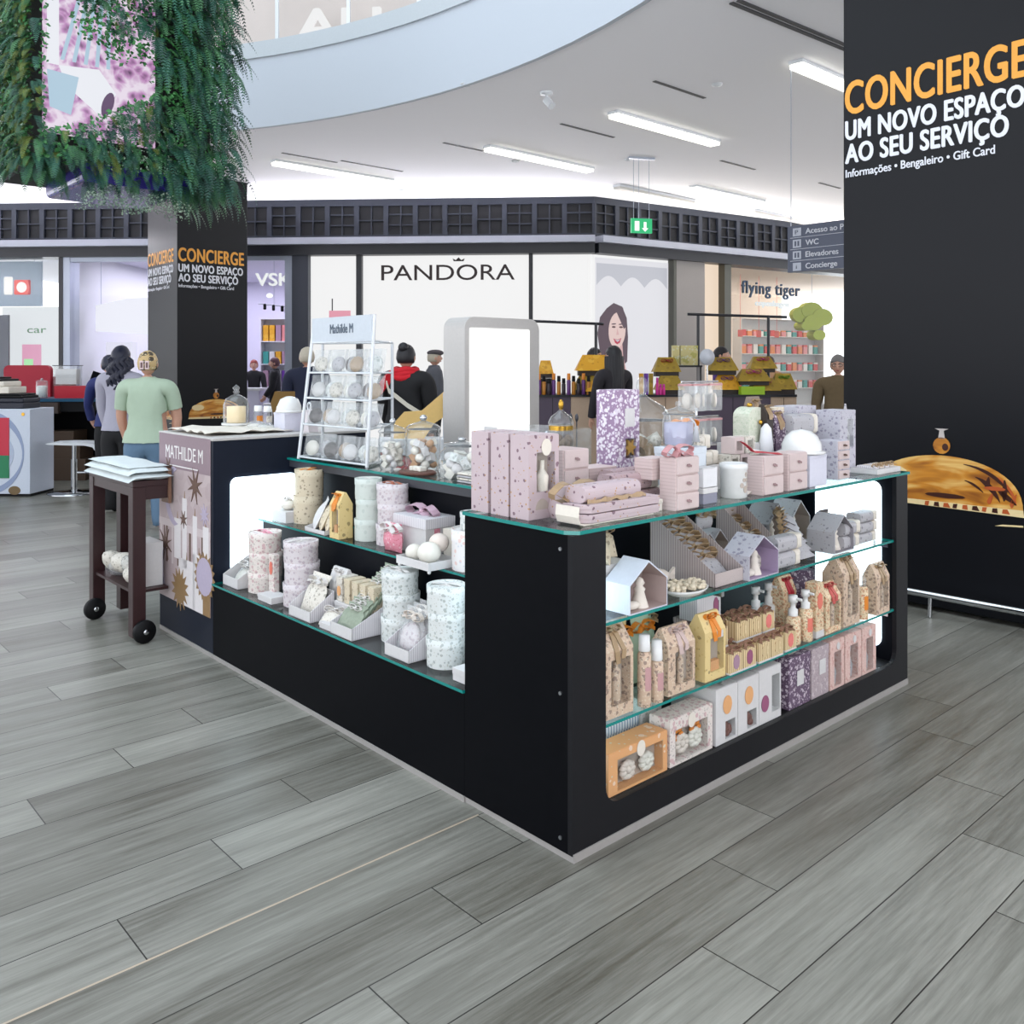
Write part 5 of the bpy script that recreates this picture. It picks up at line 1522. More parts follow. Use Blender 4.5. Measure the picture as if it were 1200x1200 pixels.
for j, z in enumerate((1.462, 1.327, 1.187, 1.014)):
    q = (z - RB) / (RT + .07 - RB)
    A, B = fr_(q, 0), fr_(q, 1)
    n_ = 7
    for i in range(n_):
        w = (i + .5) / n_
        t, s = A[0] + (B[0] - A[0]) * w + .045 + .03 * (i % 2), A[1] + (B[1] - A[1]) * w
        lab = 'clear bag of dried scent on the ' + ('top', 'second', 'third', 'lowest')[j] + ' rack tier, ' + ('first', 'second', 'third', 'fourth', 'fifth', 'sixth', 'last')[i] + ' from the poster end'
        pouch(lab, K(t, s, z), KL + .35, .11, .125, .035, M_FILM, None, None, tilt=.25, name='scent_bag', cat='bag', top=False, ins=[M_FLORG, M_WHITE, M_BROWNB, M_SOAP, M_ICE, M_TAUPE, M_GREYST][(i * 3 + j) % 7])
# jars
jar('straight clear jar of white soaps beside the wire rack', K(.52, 1.70, Z), .135, .245, cont='mix', mcont=[M_SOAP, M_WHITE, M_FLORG], lid_h=.28)
jar('wide clear jar of tan and white soaps with a silver knob', K(.60, 1.56, Z), .165, .265, cont='mix', mcont=[mat('tan soap', (206, 160, 116), .6), M_SOAP, M_WHITE], lid_h=.26)
jar('squat round glass bowl jar of white shells near the pink boxes', K(.56, 1.22, Z), .20, .18, cont='mix', mcont=[M_SOAP, M_WHITE, M_ICE], lid_h=.22, squat=1.0)
wd = thing('wooden_board', 'dark wooden serving board under the tan soap jar', 'board', K(.50, 1.47, Z), KL)
MB().lathe([(.10, 0), (.11, .006), (.10, .014)], 24, sy=.7).build('board', mat('dark walnut', (96, 54, 40), .5), wd)
for i in range(3): MB().box(-.04 + .03 * i, -.015 + .03 * i, -.02, .02, .014, .034).build('soap_bar', M_SOAP, wd, bevel=.004)
pl = thing('folded_cloths', 'small pile of folded grey patterned cloths at the glass edge', 'cloth', K(.45, 1.12, Z), KL)
for i in range(4): MB().box(0, .17, 0, .10, .011 * i, .011 * i + .009).build('folded_cloth', [M_GREYST, M_FLORG][i % 2], pl, bevel=.004)
cd = thing('price_card', 'small blank white card standing between the glass jars', 'card', K(.80, 1.35, Z + .0), KL)
MB().box(0, .09, 0, .003, .14, .21).build('card', M_WHITE, cd)
MB().tube([(.045, .002, 0), (.045, .002, .14)], .003, 6).build('stem', M_CHROME, cd)
MB().lathe([(.03, 0), (.03, .005)], 14).build('foot', M_CHROME, cd)
gj = jar('round glass jar with a gold knob and gilt band, behind the pink drawer box', K(.76, .80, Z), .105, .355, cont='mix', mcont=[mat('tan soap', (206, 160, 116)), M_FLORG], knob=M_GOLD, lid_h=.3, band=M_GOLD)
jar('small glass jar with a silver knob, just behind the pink drawer box', K(.44, .56, Z), .10, .25, cont='fill', mcont=M_PINKST, lid_h=.34)
rdish = thing('ribbed_dish', 'ribbed glass dish of scented petals beside the mauve snowflake box', 'dish', K(.88, .60, Z), KL)
MB().lathe([(.05, 0), (.055, .01), (.06, .25), (.057, .25), (.05, .02), (0, .015)], 24).build('dish', M_CLEAR, rdish)
MB().lathe([(.048, .02), (.05, .18), (0, .2)], 16).build('petals', M_FLORG, rdish)
# glass case of ornaments before the light totem
gc = thing('glass_case', 'low clear glass case of ornaments behind the tall pink boxes', 'case', K(.62, 1.02, Z), KL)
MB().box(0, .34, 0, .20, 0, .012).build('base', M_WHITE, gc)
for a, b, c, d in ((0, .34, 0, .004), (0, .34, .196, .2), (0, .004, .004, .196), (.336, .34, .004, .196)): MB().box(a, b, c, d, .012, .235).build('pane', M_CLEAR, gc)
for i, (x, y, nm, lab, m) in enumerate(((.06, .10, 'ornament', 'white paper flower ornament inside the glass case', M_ICE), (.13, .10, 'ornament', 'small dark striped house ornament inside the glass case', M_BROWNB), (.20, .10, 'ornament', 'dusty rose blossom ornament inside the glass case', M_PINKST2), (.28, .10, 'ornament', 'brown pine cone ornament inside the glass case', mat('cone brown', (130, 110, 90), .7)))):
    o = thing(nm, lab, 'ornament', K(.62 + y, 1.02 - x, Z + .0125), KL)
    MB().lathe([(.02, 0), (.025, .1), (.015, .13)], 12).build('plinth', M_WHITE, o)
    if i == 1: MB().prism([(-.03, .13), (.03, .13), (.03, .165), (0, .195), (-.03, .165)], -.02, .02).build('house', stripes('dark stripe', (60, 56, 60), (226, 226, 226), .01, .4, 'X'), o)
    else:
        mb = MB()
        for k in range(8): mb.ball((.02 * math.cos(k * .785), .02 * math.sin(k * .785), .155 + .012 * (k % 3)), .016, .016, .02, 8, 5)
        mb.build('blossom', m, o)
for i, x in enumerate((.19, .225)):
    o = thing('bird_figure', 'small grey bird figure on a thin stem above the glass case, ' + ('near one', 'far one')[i], 'figure', K(.83, 1.0 - x, Z), KL)
    MB().tube([(0, 0, 0), (0, 0, .26)], .003, 6).build('stem', M_GREY, o)
    MB().ball((0, 0, .275), .008, .008, .018, 10, 6).build('bird', M_GREY, o)
    MB().lathe([(.02, 0), (.02, .004)], 12).build('foot', M_GREY, o)

# ================================================================== on the end cabinet
Z = 1.1255
tp = thing('tissue_sheets', 'crumpled cream wrapping tissue spread on the end cabinet', 'paper', K(.30, 2.95, Z), KL)
v, f = [], []
for i in range(13):
    for j in range(9):
        x, y = -.28 + .046 * i, -.27 + .062 * j
        v.append((x, y, .004 + .03 * abs(noise.noise(Vector((x * 9, y * 9, 2)))) + .012 * math.sin(i * 1.1)** 2))
for i in range(12):
    for j in range(8):
        a = i * 9 + j
        f.append((a, a + 9, a + 10, a + 1))
ot = MB().add(v, f, 0, True).build('tissue', M_CREAM, tp)
so = ot.modifiers.new('t', 'SOLIDIFY'); so.thickness = .002; so.offset = 1
cl = thing('glass_cloche', 'tall glass cloche over a pale candle on the end cabinet', 'cloche', K(.42, 3.18, Z + .02), KL)
MB().lathe([(.085, 0), (.085, .012)], 26).build('base', M_PORC, cl)
MB().lathe([(.075, .012), (.075, .12), (.06, .155), (.03, .175), (.012, .18)], 26).build('dome', M_CLEAR, cl)
MB().lathe([(.012, .18), (.02, .195), (.012, .205), (.022, .22), (0, .24)], 14).build('knob', M_CLEAR, cl)
MB().lathe([(.055, .013), (.055, .11), (0, .112)], 20).build('candle', mat('warm candle', (250, 222, 170), .5), cl)
for i, (t, s, m) in enumerate(((.50, 3.06, M_ORANGE), (.52, 2.98, M_FLORG), (.56, 2.90, M_CORAL))):
    pump_bottle('small clear scent bottle with pale cap on the end cabinet, ' + ('next to the cloche', 'middle of three', 'nearest the white box')[i], K(t, s, Z + .015), .055, .12, M_CLEAR, M_PORC, .28, pump=False, lab=m)
plain_box('plain white carton on the end cabinet carrying a white lamp dome', K(.48, 2.83, Z), KL, .13, .13, .105, mat('cool white card', (226, 226, 240)), lid=.1)
ld = thing('lamp_dome', 'milky white half dome on the plain carton of the end cabinet', 'dome', K(.545, 2.765, Z + .106), KL)
MB().lathe([(.075, 0), (.08, .006), (.07, .012)], 24).build('saucer', M_PORC, ld)
MB().lathe([(.068, .012), (.066, .04), (.05, .075), (.02, .09), (0, .092)], 24).build('shade', M_PORC, ld)
hb_ = thing('handle_bag', 'small white paper bag with ring handle at the cabinet edge', 'bag', K(.56, 2.67, Z), KL)
MB().prism([(0, 0), (.10, 0), (.085, .10), (.07, .125), (.03, .125), (.015, .10)], 0, .06).build('paper_bag', mat('blush paper', (236, 226, 228), .6), hb_)
MB().tube([(.05 + .018 * math.cos(a), .03, .142 + .022 * math.sin(a)) for a in [2 * PI * i / 16 for i in range(16)]], .005, 8, closed=True).build('handle', M_WHITEP, hb_)
tp2 = thing('plastic_wrap', 'crumpled clear plastic sleeves beside the plain carton', 'plastic', K(.40, 2.88, Z), KL)
MB().ball((0, 0, .03), .07, .05, .03, 12, 8).build('sleeve', M_FILM, tp2)
MB().ball((.07, .02, .024), .05, .05, .024, 12, 8).build('sleeve', M_FILM, tp2)
# ================================================================== trolley beside the end cabinet
tz = thing('trolley', 'narrow dark wooden trolley on wheels with a folded cloth, beside the poster cabinet', 'trolley', K(-.19, 3.09), KA)
for x, y in ((0, 0), (0, .66), (.15, .64)):
    lg = MB().box(x - .035, x + .035, y - .035, y + .035, .03, .84).build('leg', M_DWOOD, tz, bevel=.003)
    if x == 0:
        MB().lathe([(.0, -.016), (.06, -.016), (.062, -.008), (.062, .008), (.06, .016), (0, .016)], 28).build('wheel', M_BLACK2, lg, loc=(x + (.02 if y == 0 else -.03), y - .052, .062), rot=(PI / 2, 0, .15))
        MB().lathe([(.0, .016), (.018, .017), (.012, .026), (0, .026)], 14).build('hub', M_CHROME, lg, loc=(x + (.02 if y == 0 else -.03), y - .052, .062), rot=(PI / 2, 0, .15))
MB().box(-.035, .175, -.035, .70, .84, .875).build('top', M_DWOOD, tz, bevel=.004)
MB().box(-.03, .17, -.03, .035, .77, .84).build('apron', M_DWOOD, tz)
MB().box(-.03, -.015, .03, .64, .79, .84).build('apron', M_DWOOD, tz)
MB().box(-.02, .17, .0, .68, .26, .275).build('lower_shelf', M_DWOOD, tz)
MB().box(.155, .172, -.04, .06, .74, .93).build('side_block', mat('mid brown wood', (130, 96, 76), .5, bscale=20, vary=.2), tz)
cz = thing('folded_cloth', 'folded white blanket lying on top of the dark trolley', 'cloth', K(-.21, 3.06, .876), KA)
M_BLK = mat('white blanket cloth', (222, 230, 230), .85, bump=.25, bscale=30)
for i, (x0, x1, y0, y1, z0, z1) in enumerate(((-.05, .195, -.04, .71, 0, .034), (-.045, .19, -.02, .72, .030, .062), (-.03, .19, .02, .70, .056, .080))):
    v, f = [], []
    nx, ny = 12, 24
    for top_ in (1, 0):
        for a in range(nx + 1):
            for b in range(ny + 1):
                u_, w_ = 2 * a / nx - 1, 2 * b / ny - 1
                x, y = (x0 + x1) / 2 + (x1 - x0) / 2 * u_, (y0 + y1) / 2 + (y1 - y0) / 2 * w_
                k = (max(0, 1 - abs(u_) ** 5) * max(0, 1 - abs(w_) ** 9)) ** .5
                wav = .007 * noise.noise(Vector((x * 11, y * 7, i * 3))) + .004 * math.sin(y * 16 + i)
                droop = .035 * max(0, -u_ - .72) / .28 if i < 2 else 0
                z = (z0 + z1) / 2 + (1 if top_ else -1) * (z1 - z0) / 2 * k + wav * k - droop * (1 - .3 * i) * .6
                v.append((x, y, max(.0005 if x > -.034 else -.03, z)))
    o_ = (nx + 1) * (ny + 1)
    for a in range(nx):
        for b in range(ny):
            k = a * (ny + 1) + b
            f.append((k, k + ny + 1, k + ny + 2, k + 1)); f.append((o_ + k + 1, o_ + k + ny + 2, o_ + k + ny + 1, o_ + k))
    MB().add(v, f, 0, True).build('fold', M_BLK, cz)
bp_ = thing('plastic_bundle', 'bundle of crumpled clear plastic on the lower trolley shelf', 'plastic', K(-.17, 3.45, .276), KA)
for i in range(5):
    MB().ball((0, 0, 0), .06, .09, .05, 10, 7).build('sheet', M_FILM if i % 2 else M_FLORG, bp_, loc=(.03 + .02 * (i % 2), -.18 + .08 * i, .05 + .02 * (i % 3)), rot=(i, i * .7, i * 1.3))
plain_box('white carton with gold clasp on the lower trolley shelf', K(-.14, 3.14, .276), KA, .11, .20, .24, M_WHITE, lid=.2)

# ================================================================== illuminated totem behind the counter
tt_ = thing('light_totem', 'thick pale frame stand with a bright white lit panel, behind the counter jars', 'light box', (-.275, 5.2, 0), KA)
TW = .60
ol = rr(0, TW, 0, 1.785, .07, 6, (0, 1, 1, 0))
MB().prism(ol, .0, .20).build('housing', mat('pale champagne metal', (206, 202, 198), .4, .2), tt_, bevel=.01)
MB().prism(rr(.035, TW - .085, .45, 1.72, .01, 3), -.004, .002).build('lit_panel', mat('totem light', (255, 255, 255), emit=1.0), tt_)
# folded yellow board beside it
yb = thing('display_board', 'white low stand with a yellow zigzag arrow band, between red scarf person and totem', 'stand', (-1.05, 7.0, 0), math.radians(4))
MB().box(0, 1.25, 0, .25, 0, .92).build('plinth', mat('pale grey stand', (222, 226, 230), .5), yb, bevel=.005)
MB().prism([(.10, .92), (.10, 1.02), (.20, 1.13), (.34, 1.14), (.48, 1.26), (.55, 1.32), (.60, 1.24), (.62, 1.16), (.44, 1.04), (.36, .92)][::-1], .06, .10).build('yellow_band', mat('warm yellow board', (246, 206, 128), .5), yb)
MB().tube([(.52, .03, .92), (.52, .03, 1.28)], .012, 8).build('post', M_STEEL, yb)

# ================================================================== second stall with yellow roofed gift boxes
M_PURP = mat('aubergine laminate', (88, 74, 92), .5)
M_BEIGE = mat('beige laminate', (206, 178, 152), .5)
SZ = 1.14
for x0, x1, m, lab in ((.28, .72, M_PURP, 'aubergine stall counter behind the light totem'), (.725, 1.52, M_BEIGE, 'beige stall counter with dark worktop behind the gold knob jar'), (1.525, 2.25, M_BEIGE, 'beige stall counter behind the lavender candle'), (2.255, 3.18, M_PURP, 'aubergine stall counter in front of the bright toy shop'), (3.185, 3.50, M_BEIGE, 'short beige stall counter beside the person in the olive jacket')):
    r = thing('stall_counter', lab, 'counter', (x0, 11.0, 0), 0)
    MB().box(0, x1 - x0, 0, .6, .05, SZ - .03).build('body', m, r)
    MB().box(0, x1 - x0, -.02, .62, SZ - .03, SZ).build('worktop', M_MULL, r)
    MB().box(.02, x1 - x0 - .02, .03, .55, 0, .05).build('plinth', M_BLACK2, r)
    MB().box((x1 - x0) * .5 - .003, (x1 - x0) * .5 + .003, -.002, 0, .08, SZ - .04).build('panel_joint', M_BLACK2, r)
M_OLIVE = pattern('olive gold card', (172, 142, 44), (206, 170, 60), (140, 112, 40), 9, .4, .3)
M_AMBER = pattern('amber card', (236, 172, 34), (250, 196, 70), (206, 140, 20), 9, .4, .3)


def roof_box(lab, x, y, z, w, h, m, bowm, rz=0):
    r = thing('roof_box', lab, 'gift box', (x, y, z), rz)
    MB().box(-w * .42, w * .42, -w * .28, w * .28, 0, h * .25).build('carton', M_BROWNB, r)
    v = [(-w / 2, -w * .36, h * .24), (w / 2, -w * .36, h * .24), (w / 2, w * .36, h * .24), (-w / 2, w * .36, h * .24), (-w * .3, -.02, h), (w * .3, -.02, h), (w * .3, .02, h), (-w * .3, .02, h)]
    MB().add(v, [(0, 1, 5, 4), (1, 2, 6, 5), (2, 3, 7, 6), (3, 0, 4, 7), (4, 5, 6, 7), (3, 2, 1, 0)]).build('roof', m, r)
    if bowm: MB().bow(w * .22, 0, Tr(0, -w * .2, h * .8) @ Rx(-.4), .03).build('bow', bowm, r)
    return r


M_MAG = mat('magenta ribbon', (206, 40, 150), .5)
M_VIO = mat('violet ribbon', (110, 50, 160), .5)
RB_ = [('amber roofed gift box, at the totem end of the stall', .42, 11.2, SZ + .20, .20, .22, M_AMBER, None), ('amber roofed gift box beside the long dark hair, top of its pile', 1.02, 11.2, SZ + .23, .46, .26, M_AMBER, None), ('olive roofed gift box under the amber roofed one', .98, 11.12, SZ, .46, .24, M_OLIVE, None),
       ('amber patterned gift box in front of the olive roofed one', 1.10, 10.9 + .13, SZ, .40, .17, M_AMBER, None), ('olive roofed gift box with red bow above the apothecary jar', 1.93, 11.2, SZ + .22, .34, .24, M_OLIVE, M_RED), ('olive roofed gift box below the red bowed one', 1.95, 11.12, SZ, .36, .23, M_OLIVE, None),
       ('olive roofed gift box with violet bow in front of the dark-haired head', 2.62, 11.15, SZ + .24, .36, .22, M_OLIVE, M_VIO), ('amber roofed gift box under the violet bowed one', 2.66, 11.12, SZ, .34, .24, M_AMBER, M_VIO),
       ('olive roofed gift box with magenta bow, top of the large pile', 3.13, 11.22, SZ + .27, .34, .20, M_OLIVE, M_MAG), ('olive roofed gift box, middle of the large pile', 2.98, 11.1, SZ + .115, .42, .20, M_OLIVE, M_MAG), ('olive roofed gift box with magenta bow, foot of the large pile', 3.12, 11.08, SZ, .36, .20, M_OLIVE, M_MAG), ('olive roofed gift box with green bow at the stall end', 3.36, 11.1, SZ, .30, .26, M_OLIVE, mat('green ribbon', (120, 200, 60), .5))]
for a in RB_: roof_box(*a)
for x, w, lab, z1 in ((.42, .22, 'dark display block under the amber roofed box', .195), (1.93, .0, '', 0)):
    if w: plain_box(lab, (x - w / 2, 11.1, SZ), 0, w, .22, z1, M_BROWNB, lid=.2)
plain_box('lime and red wrapped gift lying before the olive pile', (2.80, 10.92, SZ), .1, .30, .14, .10, mat('lime card', (170, 210, 40), .5), lid=.4)
for i in range(11):
    x = .33 + .032 * i * 1.9
    pump_bottle('small dark bottle with ' + ('orange' if i % 3 == 0 else 'dark') + ' top on the stall, ' + ('first', 'second', 'third', 'fourth', 'fifth', 'sixth', 'seventh', 'eighth', 'ninth', 'tenth', 'last')[i] + ' of the row from the totem', (x, 10.95 + .02 * (i % 2), SZ), .05, .26 - .03 * (i % 3), [mat('violet bottle', (110, 60, 130), .3), mat('amber bottle', (200, 130, 40), .3), mat('dark bottle', (50, 36, 46), .3)][i % 3], M_ORANGE if i % 3 == 0 else M_BLACK2, .3, pump=False)
for i, (x, m) in enumerate(((1.56, M_AMBER), (1.62, M_VIO), (1.68, M_OLIVE))):
    plain_box('slim upright ' + ('amber', 'violet', 'olive')[i] + ' carton beside the long dark hair', (x, 10.95, SZ), 0, .05, .05, .26, m, lid=.2)
for i, (x, w) in enumerate(((2.03, .09), (2.13, .22))):
    plain_box(('narrow' if i == 0 else 'wide') + ' pale yellow printed box high on the stall shelf', (x, 11.3, SZ + .36), 0, w, .10, .25, pattern('yellow printed card', (226, 214, 150), (180, 176, 70), (236, 240, 220), 12, .4, .3), lid=.1)
ss = thing('shelf_stand', 'slim raised shelf on the stall carrying the pale yellow boxes', 'shelf', (2.0, 11.28, SZ))
MB().box(0, .40, 0, .16, .335, .358).build('shelf_board', M_MULL, ss)
for x in (.01, .37): MB().box(x, x + .02, .0, .16, 0, .335).build('upright', M_MULL, ss)
mr = thing('round_mirror', 'small round white table mirror on the stall by the dark-haired head', 'mirror', (2.40, 11.0, SZ))
MB().lathe([(0, -.01), (.10, -.01), (.10, .01), (0, .01)], 28).build('disc', mat('white mirror disc', (226, 230, 240), .2), mr, rot=(PI / 2, 0, .3), loc=(0, 0, .46))
MB().tube([(0, 0, 0), (0, 0, .36)], .01, 8).build('stem', M_CHROME, mr)
MB().lathe([(.07, 0), (.06, .01)], 18).build('foot', M_CHROME, mr)
for i, x in enumerate((1.72, 1.76, 1.8)):
    pump_bottle('magenta tube on the stall beside the clear bags, ' + ('first', 'second', 'third')[i], (x + .05, 10.9, SZ), .035, .13 + .08 * (i == 0), mat('magenta tube', (226, 40, 150), .4), M_MAG, .3, pump=False)


def gantry(lab, x0, x1, posts, y, zt):
    r = thing('pipe_frame', lab, 'frame', (0, y, 0))
    MB().tube([(x0, 0, zt), (x1, 0, zt - .04)], .018, 8).build('crossbar', M_MULL, r)
    for p in posts: MB().tube([(p, 0, 0), (p, 0, zt - .02)], .02, 8).build('post', M_MULL, r)


gantry('slim black pipe frame over the stall in front of the portrait poster', .25, 1.20, (1.10,), 11.72, 2.08)
gantry('slim black pipe frame over the stall in front of the toy shop', 2.30, 3.60, (2.44, 3.36), 11.72, 2.17)

# ================================================================== second stall at the far left: white panel, desk, chair, stool
wp = thing('panel_stand', 'white stall panel printed with a grey swirl and a red and green card', 'panel', (-6.78, 10.25, 0), math.radians(-2))
MB().box(0, 1.28, 0, .5, .03, 1.00).build('cabinet', mat('icy white panel', (214, 222, 236), .4), wp, bevel=.004)
MB().box(0, 1.28, .01, .49, 0, .03).build('plinth', M_BLACK2, wp)
sw = MB()
for k, (r0, r1, a0, a1) in enumerate(((.36, .48, -1.5, 1.2), (.25, .30, -1.6, 1.3))):
    up = [(.78 + r1 * math.cos(a0 + (a1 - a0) * i / 16) * .9, .50 + r1 * math.sin(a0 + (a1 - a0) * i / 16)) for i in range(17)]
    dn = [(.78 + (r0 + .1 * math.sin(PI * i / 16)) * math.cos(a0 + (a1 - a0) * i / 16) * .9, .50 + (r0 + .06) * math.sin(a0 + (a1 - a0) * i / 16)) for i in range(17)]
    sw.prism(up[::-1] + dn if False else dn[::1] and [*up][::1] + dn[::-1], -.004, .001, k)
sw.build('printed_swirl', [mat('steel blue print', (150, 164, 196), .4), mat('pale blue print', (190, 200, 222), .4)], wp)
MB().box(.60, 1.04, -.008, -.002, .47, .90).build('red_card', mat('crimson card', (206, 40, 66), .5), wp)
MB().box(.60, 1.04, -.008, -.002, .21, .469).build('green_card', mat('green card', (30, 130, 84), .5), wp)
MB().prism([(1.10 + .07 * math.cos(a), .07 + .05 * math.sin(a)) for a in [2 * PI * i / 18 for i in range(18)]], -.004, .001).build('printed_badge', mat('bronze badge', (120, 96, 60), .4), wp)
MB().prism([(1.20 + .02 * math.cos(a), .94 + .02 * math.sin(a)) for a in [2 * PI * i / 12 for i in range(12)]], -.004, .001).build('gold_mark', M_GOLD, wp)
for i, (z, h, w, m) in enumerate(((1.002, .12, .62, mat('navy case', (28, 30, 46), .5)), (1.123, .05, .60, M_BLACK2), (1.174, .14, .45, M_CREAM), (1.315, .05, .36, M_BLACK2))):
    bk = thing('flat_case', ('navy', 'black', 'cream', 'small black')[i] + ' flat case in the pile on the white stall panel', 'case', (-6.1, 10.38, z), -.05)
    MB().box(-.62 + .0, w - .12, -.1, .25, 0, h * .55).build('base', m, bk, bevel=.01)
    MB().box(-.62, w - .12 - .03 * i, -.1, .25, h * .56, h).build('lid', m, bk, bevel=.015)
dk = thing('stall_desk', 'dark stall desk with blue edged top and open underside', 'desk', (-6.28, 11.5, 0), math.radians(2))
MB().box(0, 1.55, 0, .7, 1.03, 1.07).build('top', mat('blue edged top', (40, 90, 120), .3), dk)
MB().box(0, 1.55, .02, .68, .90, 1.03).build('apron', M_BLACK2, dk)
MB().box(0, .06, .02, .68, 0, .90).build('end_panel', mat('brown desk panel', (70, 56, 48), .6), dk)
MB().box(1.49, 1.55, .02, .68, 0, .90).build('end_panel', M_BLACK2, dk)
MB().box(.06, 1.49, .64, .68, 0, .90).build('back_panel', M_BLACK2, dk)
MB().box(.0, .45, -.04, .05, .88, 1.02).build('drawer', mat('brown desk panel', (70, 56, 48)), dk)
for i, (x, z, w, h) in enumerate(((.10, 0, .55, .28), (.08, .281, .50, .22), (.14, .502, .36, .14))):
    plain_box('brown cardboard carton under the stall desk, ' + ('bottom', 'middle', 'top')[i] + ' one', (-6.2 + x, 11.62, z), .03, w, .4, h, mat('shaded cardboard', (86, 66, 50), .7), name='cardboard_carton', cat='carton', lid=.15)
ch = thing('red_chair', 'red upholstered chair with a low second cushion behind the stall desk', 'chair', (-7.0, 12.5, 0), math.radians(6))
M_REDF = mat('red upholstery', (176, 24, 50), .6)
MB().prism(rr(-.10, .52, 1.0, 1.50, .07), 0, .10).build('backrest', M_REDF, ch, bevel=.03)
MB().box(.50, .70, .05, .5, 1.0, 1.34).build('arm', mat('dark red upholstery', (130, 16, 36), .6), ch, bevel=.03)
MB().box(-.10, .60, .05, .6, .85, 1.0).build('seat', M_REDF, ch, bevel=.03)
MB().tube([(.25, .3, .03), (.25, .3, .86)], .03, 10).build('pedestal', M_CHROME, ch)
MB().lathe([(.28, 0), (.27, .03)], 24).build('base', M_CHROME, ch, loc=(.25, .3, 0))
ab = thing('acrylic_display', 'clear acrylic display box with a red foot on the stall desk', 'display', (-6.0, 11.7, 1.0705), .05)
MB().box(0, .30, 0, .16, .16, .42).build('clear_box', M_CLEAR, ab)
MB().box(-.01, .31, -.01, .17, .42, .43).build('frame', M_GREY, ab)
MB().box(.02, .28, .02, .14, .18, .38).build('leaflet', M_WHITE, ab)
MB().box(.02, .42, -.02, .18, 0, .159).build('red_foot', mat('red plastic', (196, 30, 50), .4), ab)
gb_ = jar('small clear tumbler jar on the stall desk beside the acrylic box', (-6.15, 11.7, 1.0705), .14, .26, lid_h=.2, cont='fill', mcont=M_ICE)
mo = thing('monitor', 'black tilted screen at the end of the stall desk', 'screen', (-5.52, 11.75, 1.0705), .5)
MB().box(-.10, .10, 0, .03, .05, .36).build('panel', M_BLACK, mo, rot=(-.3, .35, 0))
MB().box(-.06, .06, -.03, .08, 0, .05).build('foot', M_BLACK, mo)
stl = thing('bar_stool', 'white moulded bar stool on a chrome post with round chrome base', 'stool', (-5.14, 10.5, 0), .1)
sp = [(-.25, .70), (-.23, .715), (-.02, .72), (.20, .715), (.30, .69), (.345, .62), (.36, .50), (.365, .40), (.34, .40), (.325, .50), (.305, .60), (.27, .655), (.18, .68), (-.02, .685), (-.20, .695)]
MB().prism([(x, z * .84) for x, z in sp[::-1]], -.19, .19).build('seat_shell', M_WHITEP, stl, bevel=.012)
MB().tube([(0, 0, .03), (0, 0, .40)], .035, 14).build('post', M_CHROME, stl)
MB().tube([(0, 0, .40), (0, 0, .58)], .025, 12).build('piston', M_CHROME, stl)
MB().lathe([(.29, 0), (.29, .012), (.10, .025), (.05, .04)], 30).build('base', M_CHROME, stl)
MB().tube([(.02, 0, .24), (.26, .02, .24), (.27, 0, .24), (.30, -.1, .24)], .014, 8).build('footrest', M_CHROME, stl)

# ================================================================== shop interiors and window displays
def shop_shelves(name, lab, loc, rz, w, h, rows, m):
    r = thing(name, lab, 'shelving', loc, rz)
    MB().box(0, w, .28, .30, 0, h).build('back', m, r)
    for i in range(rows + 1): MB().box(0, w, 0, .28, h * i / rows - (.02 if i else 0), h * i / rows + (0 if i else .02)).build('shelf', m, r)
    for x in (0, w - .02): MB().box(x, x + .02, 0, .28, 0, h).build('upright', m, r)
    return r


# toy shop on the angled front
FRZ = AR
shop_shelves('wall_shelving', 'white wall shelving full of small coloured goods in the bright toy shop', FR(7.2, 3.2, 0), AR, 3.2, 2.7, 6, M_WHITE)
G = 'small goods on the toy shop shelves'
cols = [mat('goods red', (226, 60, 50), .5), mat('goods white', (244, 240, 236), .5), mat('goods orange', (240, 140, 60), .5), mat('goods teal', (60, 160, 150), .5), mat('goods pink', (240, 150, 150), .5)]
g0 = None
for row in range(2, 6):
    for i in range(14):
        loc = FR(7.33 + .215 * i, 3.3, .45 * row + .002)
        g = thing('shop_goods', 'small coloured package on the wall shelving of the bright toy shop', 'package', loc, AR, G)
        c = cols[(i * 7 + row * 3) % 5]
        h = .16 + .02 * ((i * 5 + row) % 5)
        MB().box(0, .15, 0, .14, 0, h * .8).build('pack', c, g)
        MB().box(.0, .15, .0, .14, h * .8, h).build('pack_top', cols[(i + row) % 5], g)
tb = shop_shelves('display_table', 'low white display table of goods inside the bright toy shop', FR(4.0, 1.4, 0), AR, 2.8, 1.0, 2, M_WHITE)
for i in range(12):
    g = thing('shop_goods', 'small coloured package on the low table of the bright toy shop', 'package', FR(4.1 + .22 * i, 1.5, 1.002), AR, 'small goods on the toy shop table')
    MB().box(0, .16, 0, .14, 0, .10 + .03 * (i % 3)).build('pack', cols[(i * 3) % 5], g)
    MB().box(.02, .14, .02, .12, .10 + .03 * (i % 3), .16 + .03 * (i % 3)).build('pack_top', cols[(i * 3 + 2) % 5], g)
for i in range(6):
    o = tag(MB().box(-.07, .07, -.01, .01, -.16, .0).box(-.003, .003, -.003, .003, 0, 1.28).build('hanging_tag', mat('price tag red', (236, 96, 84), .6), loc=FR(3.9 + .62 * i, 1.9, 2.32), rz=AR), 'red price card hanging in the toy shop', 'sign', 'red price cards hanging in the toy shop')
tsn = thing('shop_sign', 'dark blue rounded lettering with a pale second line over the toy shop', 'sign', FR(3.74, -.01, 2.96), AR)
M_TIG = mat('navy letters', (24, 62, 96), .4)
text('flying tiger', .26, M_TIG, tsn, (0, 0, .0), width=1.75, bold=.012, depth=.03, sp=1.12)
text('copenhagen', .12, mat('pale letters', (236, 244, 246), emit=.68), tsn, (.40, 0, -.24), width=1.0, bold=.012, depth=.03)
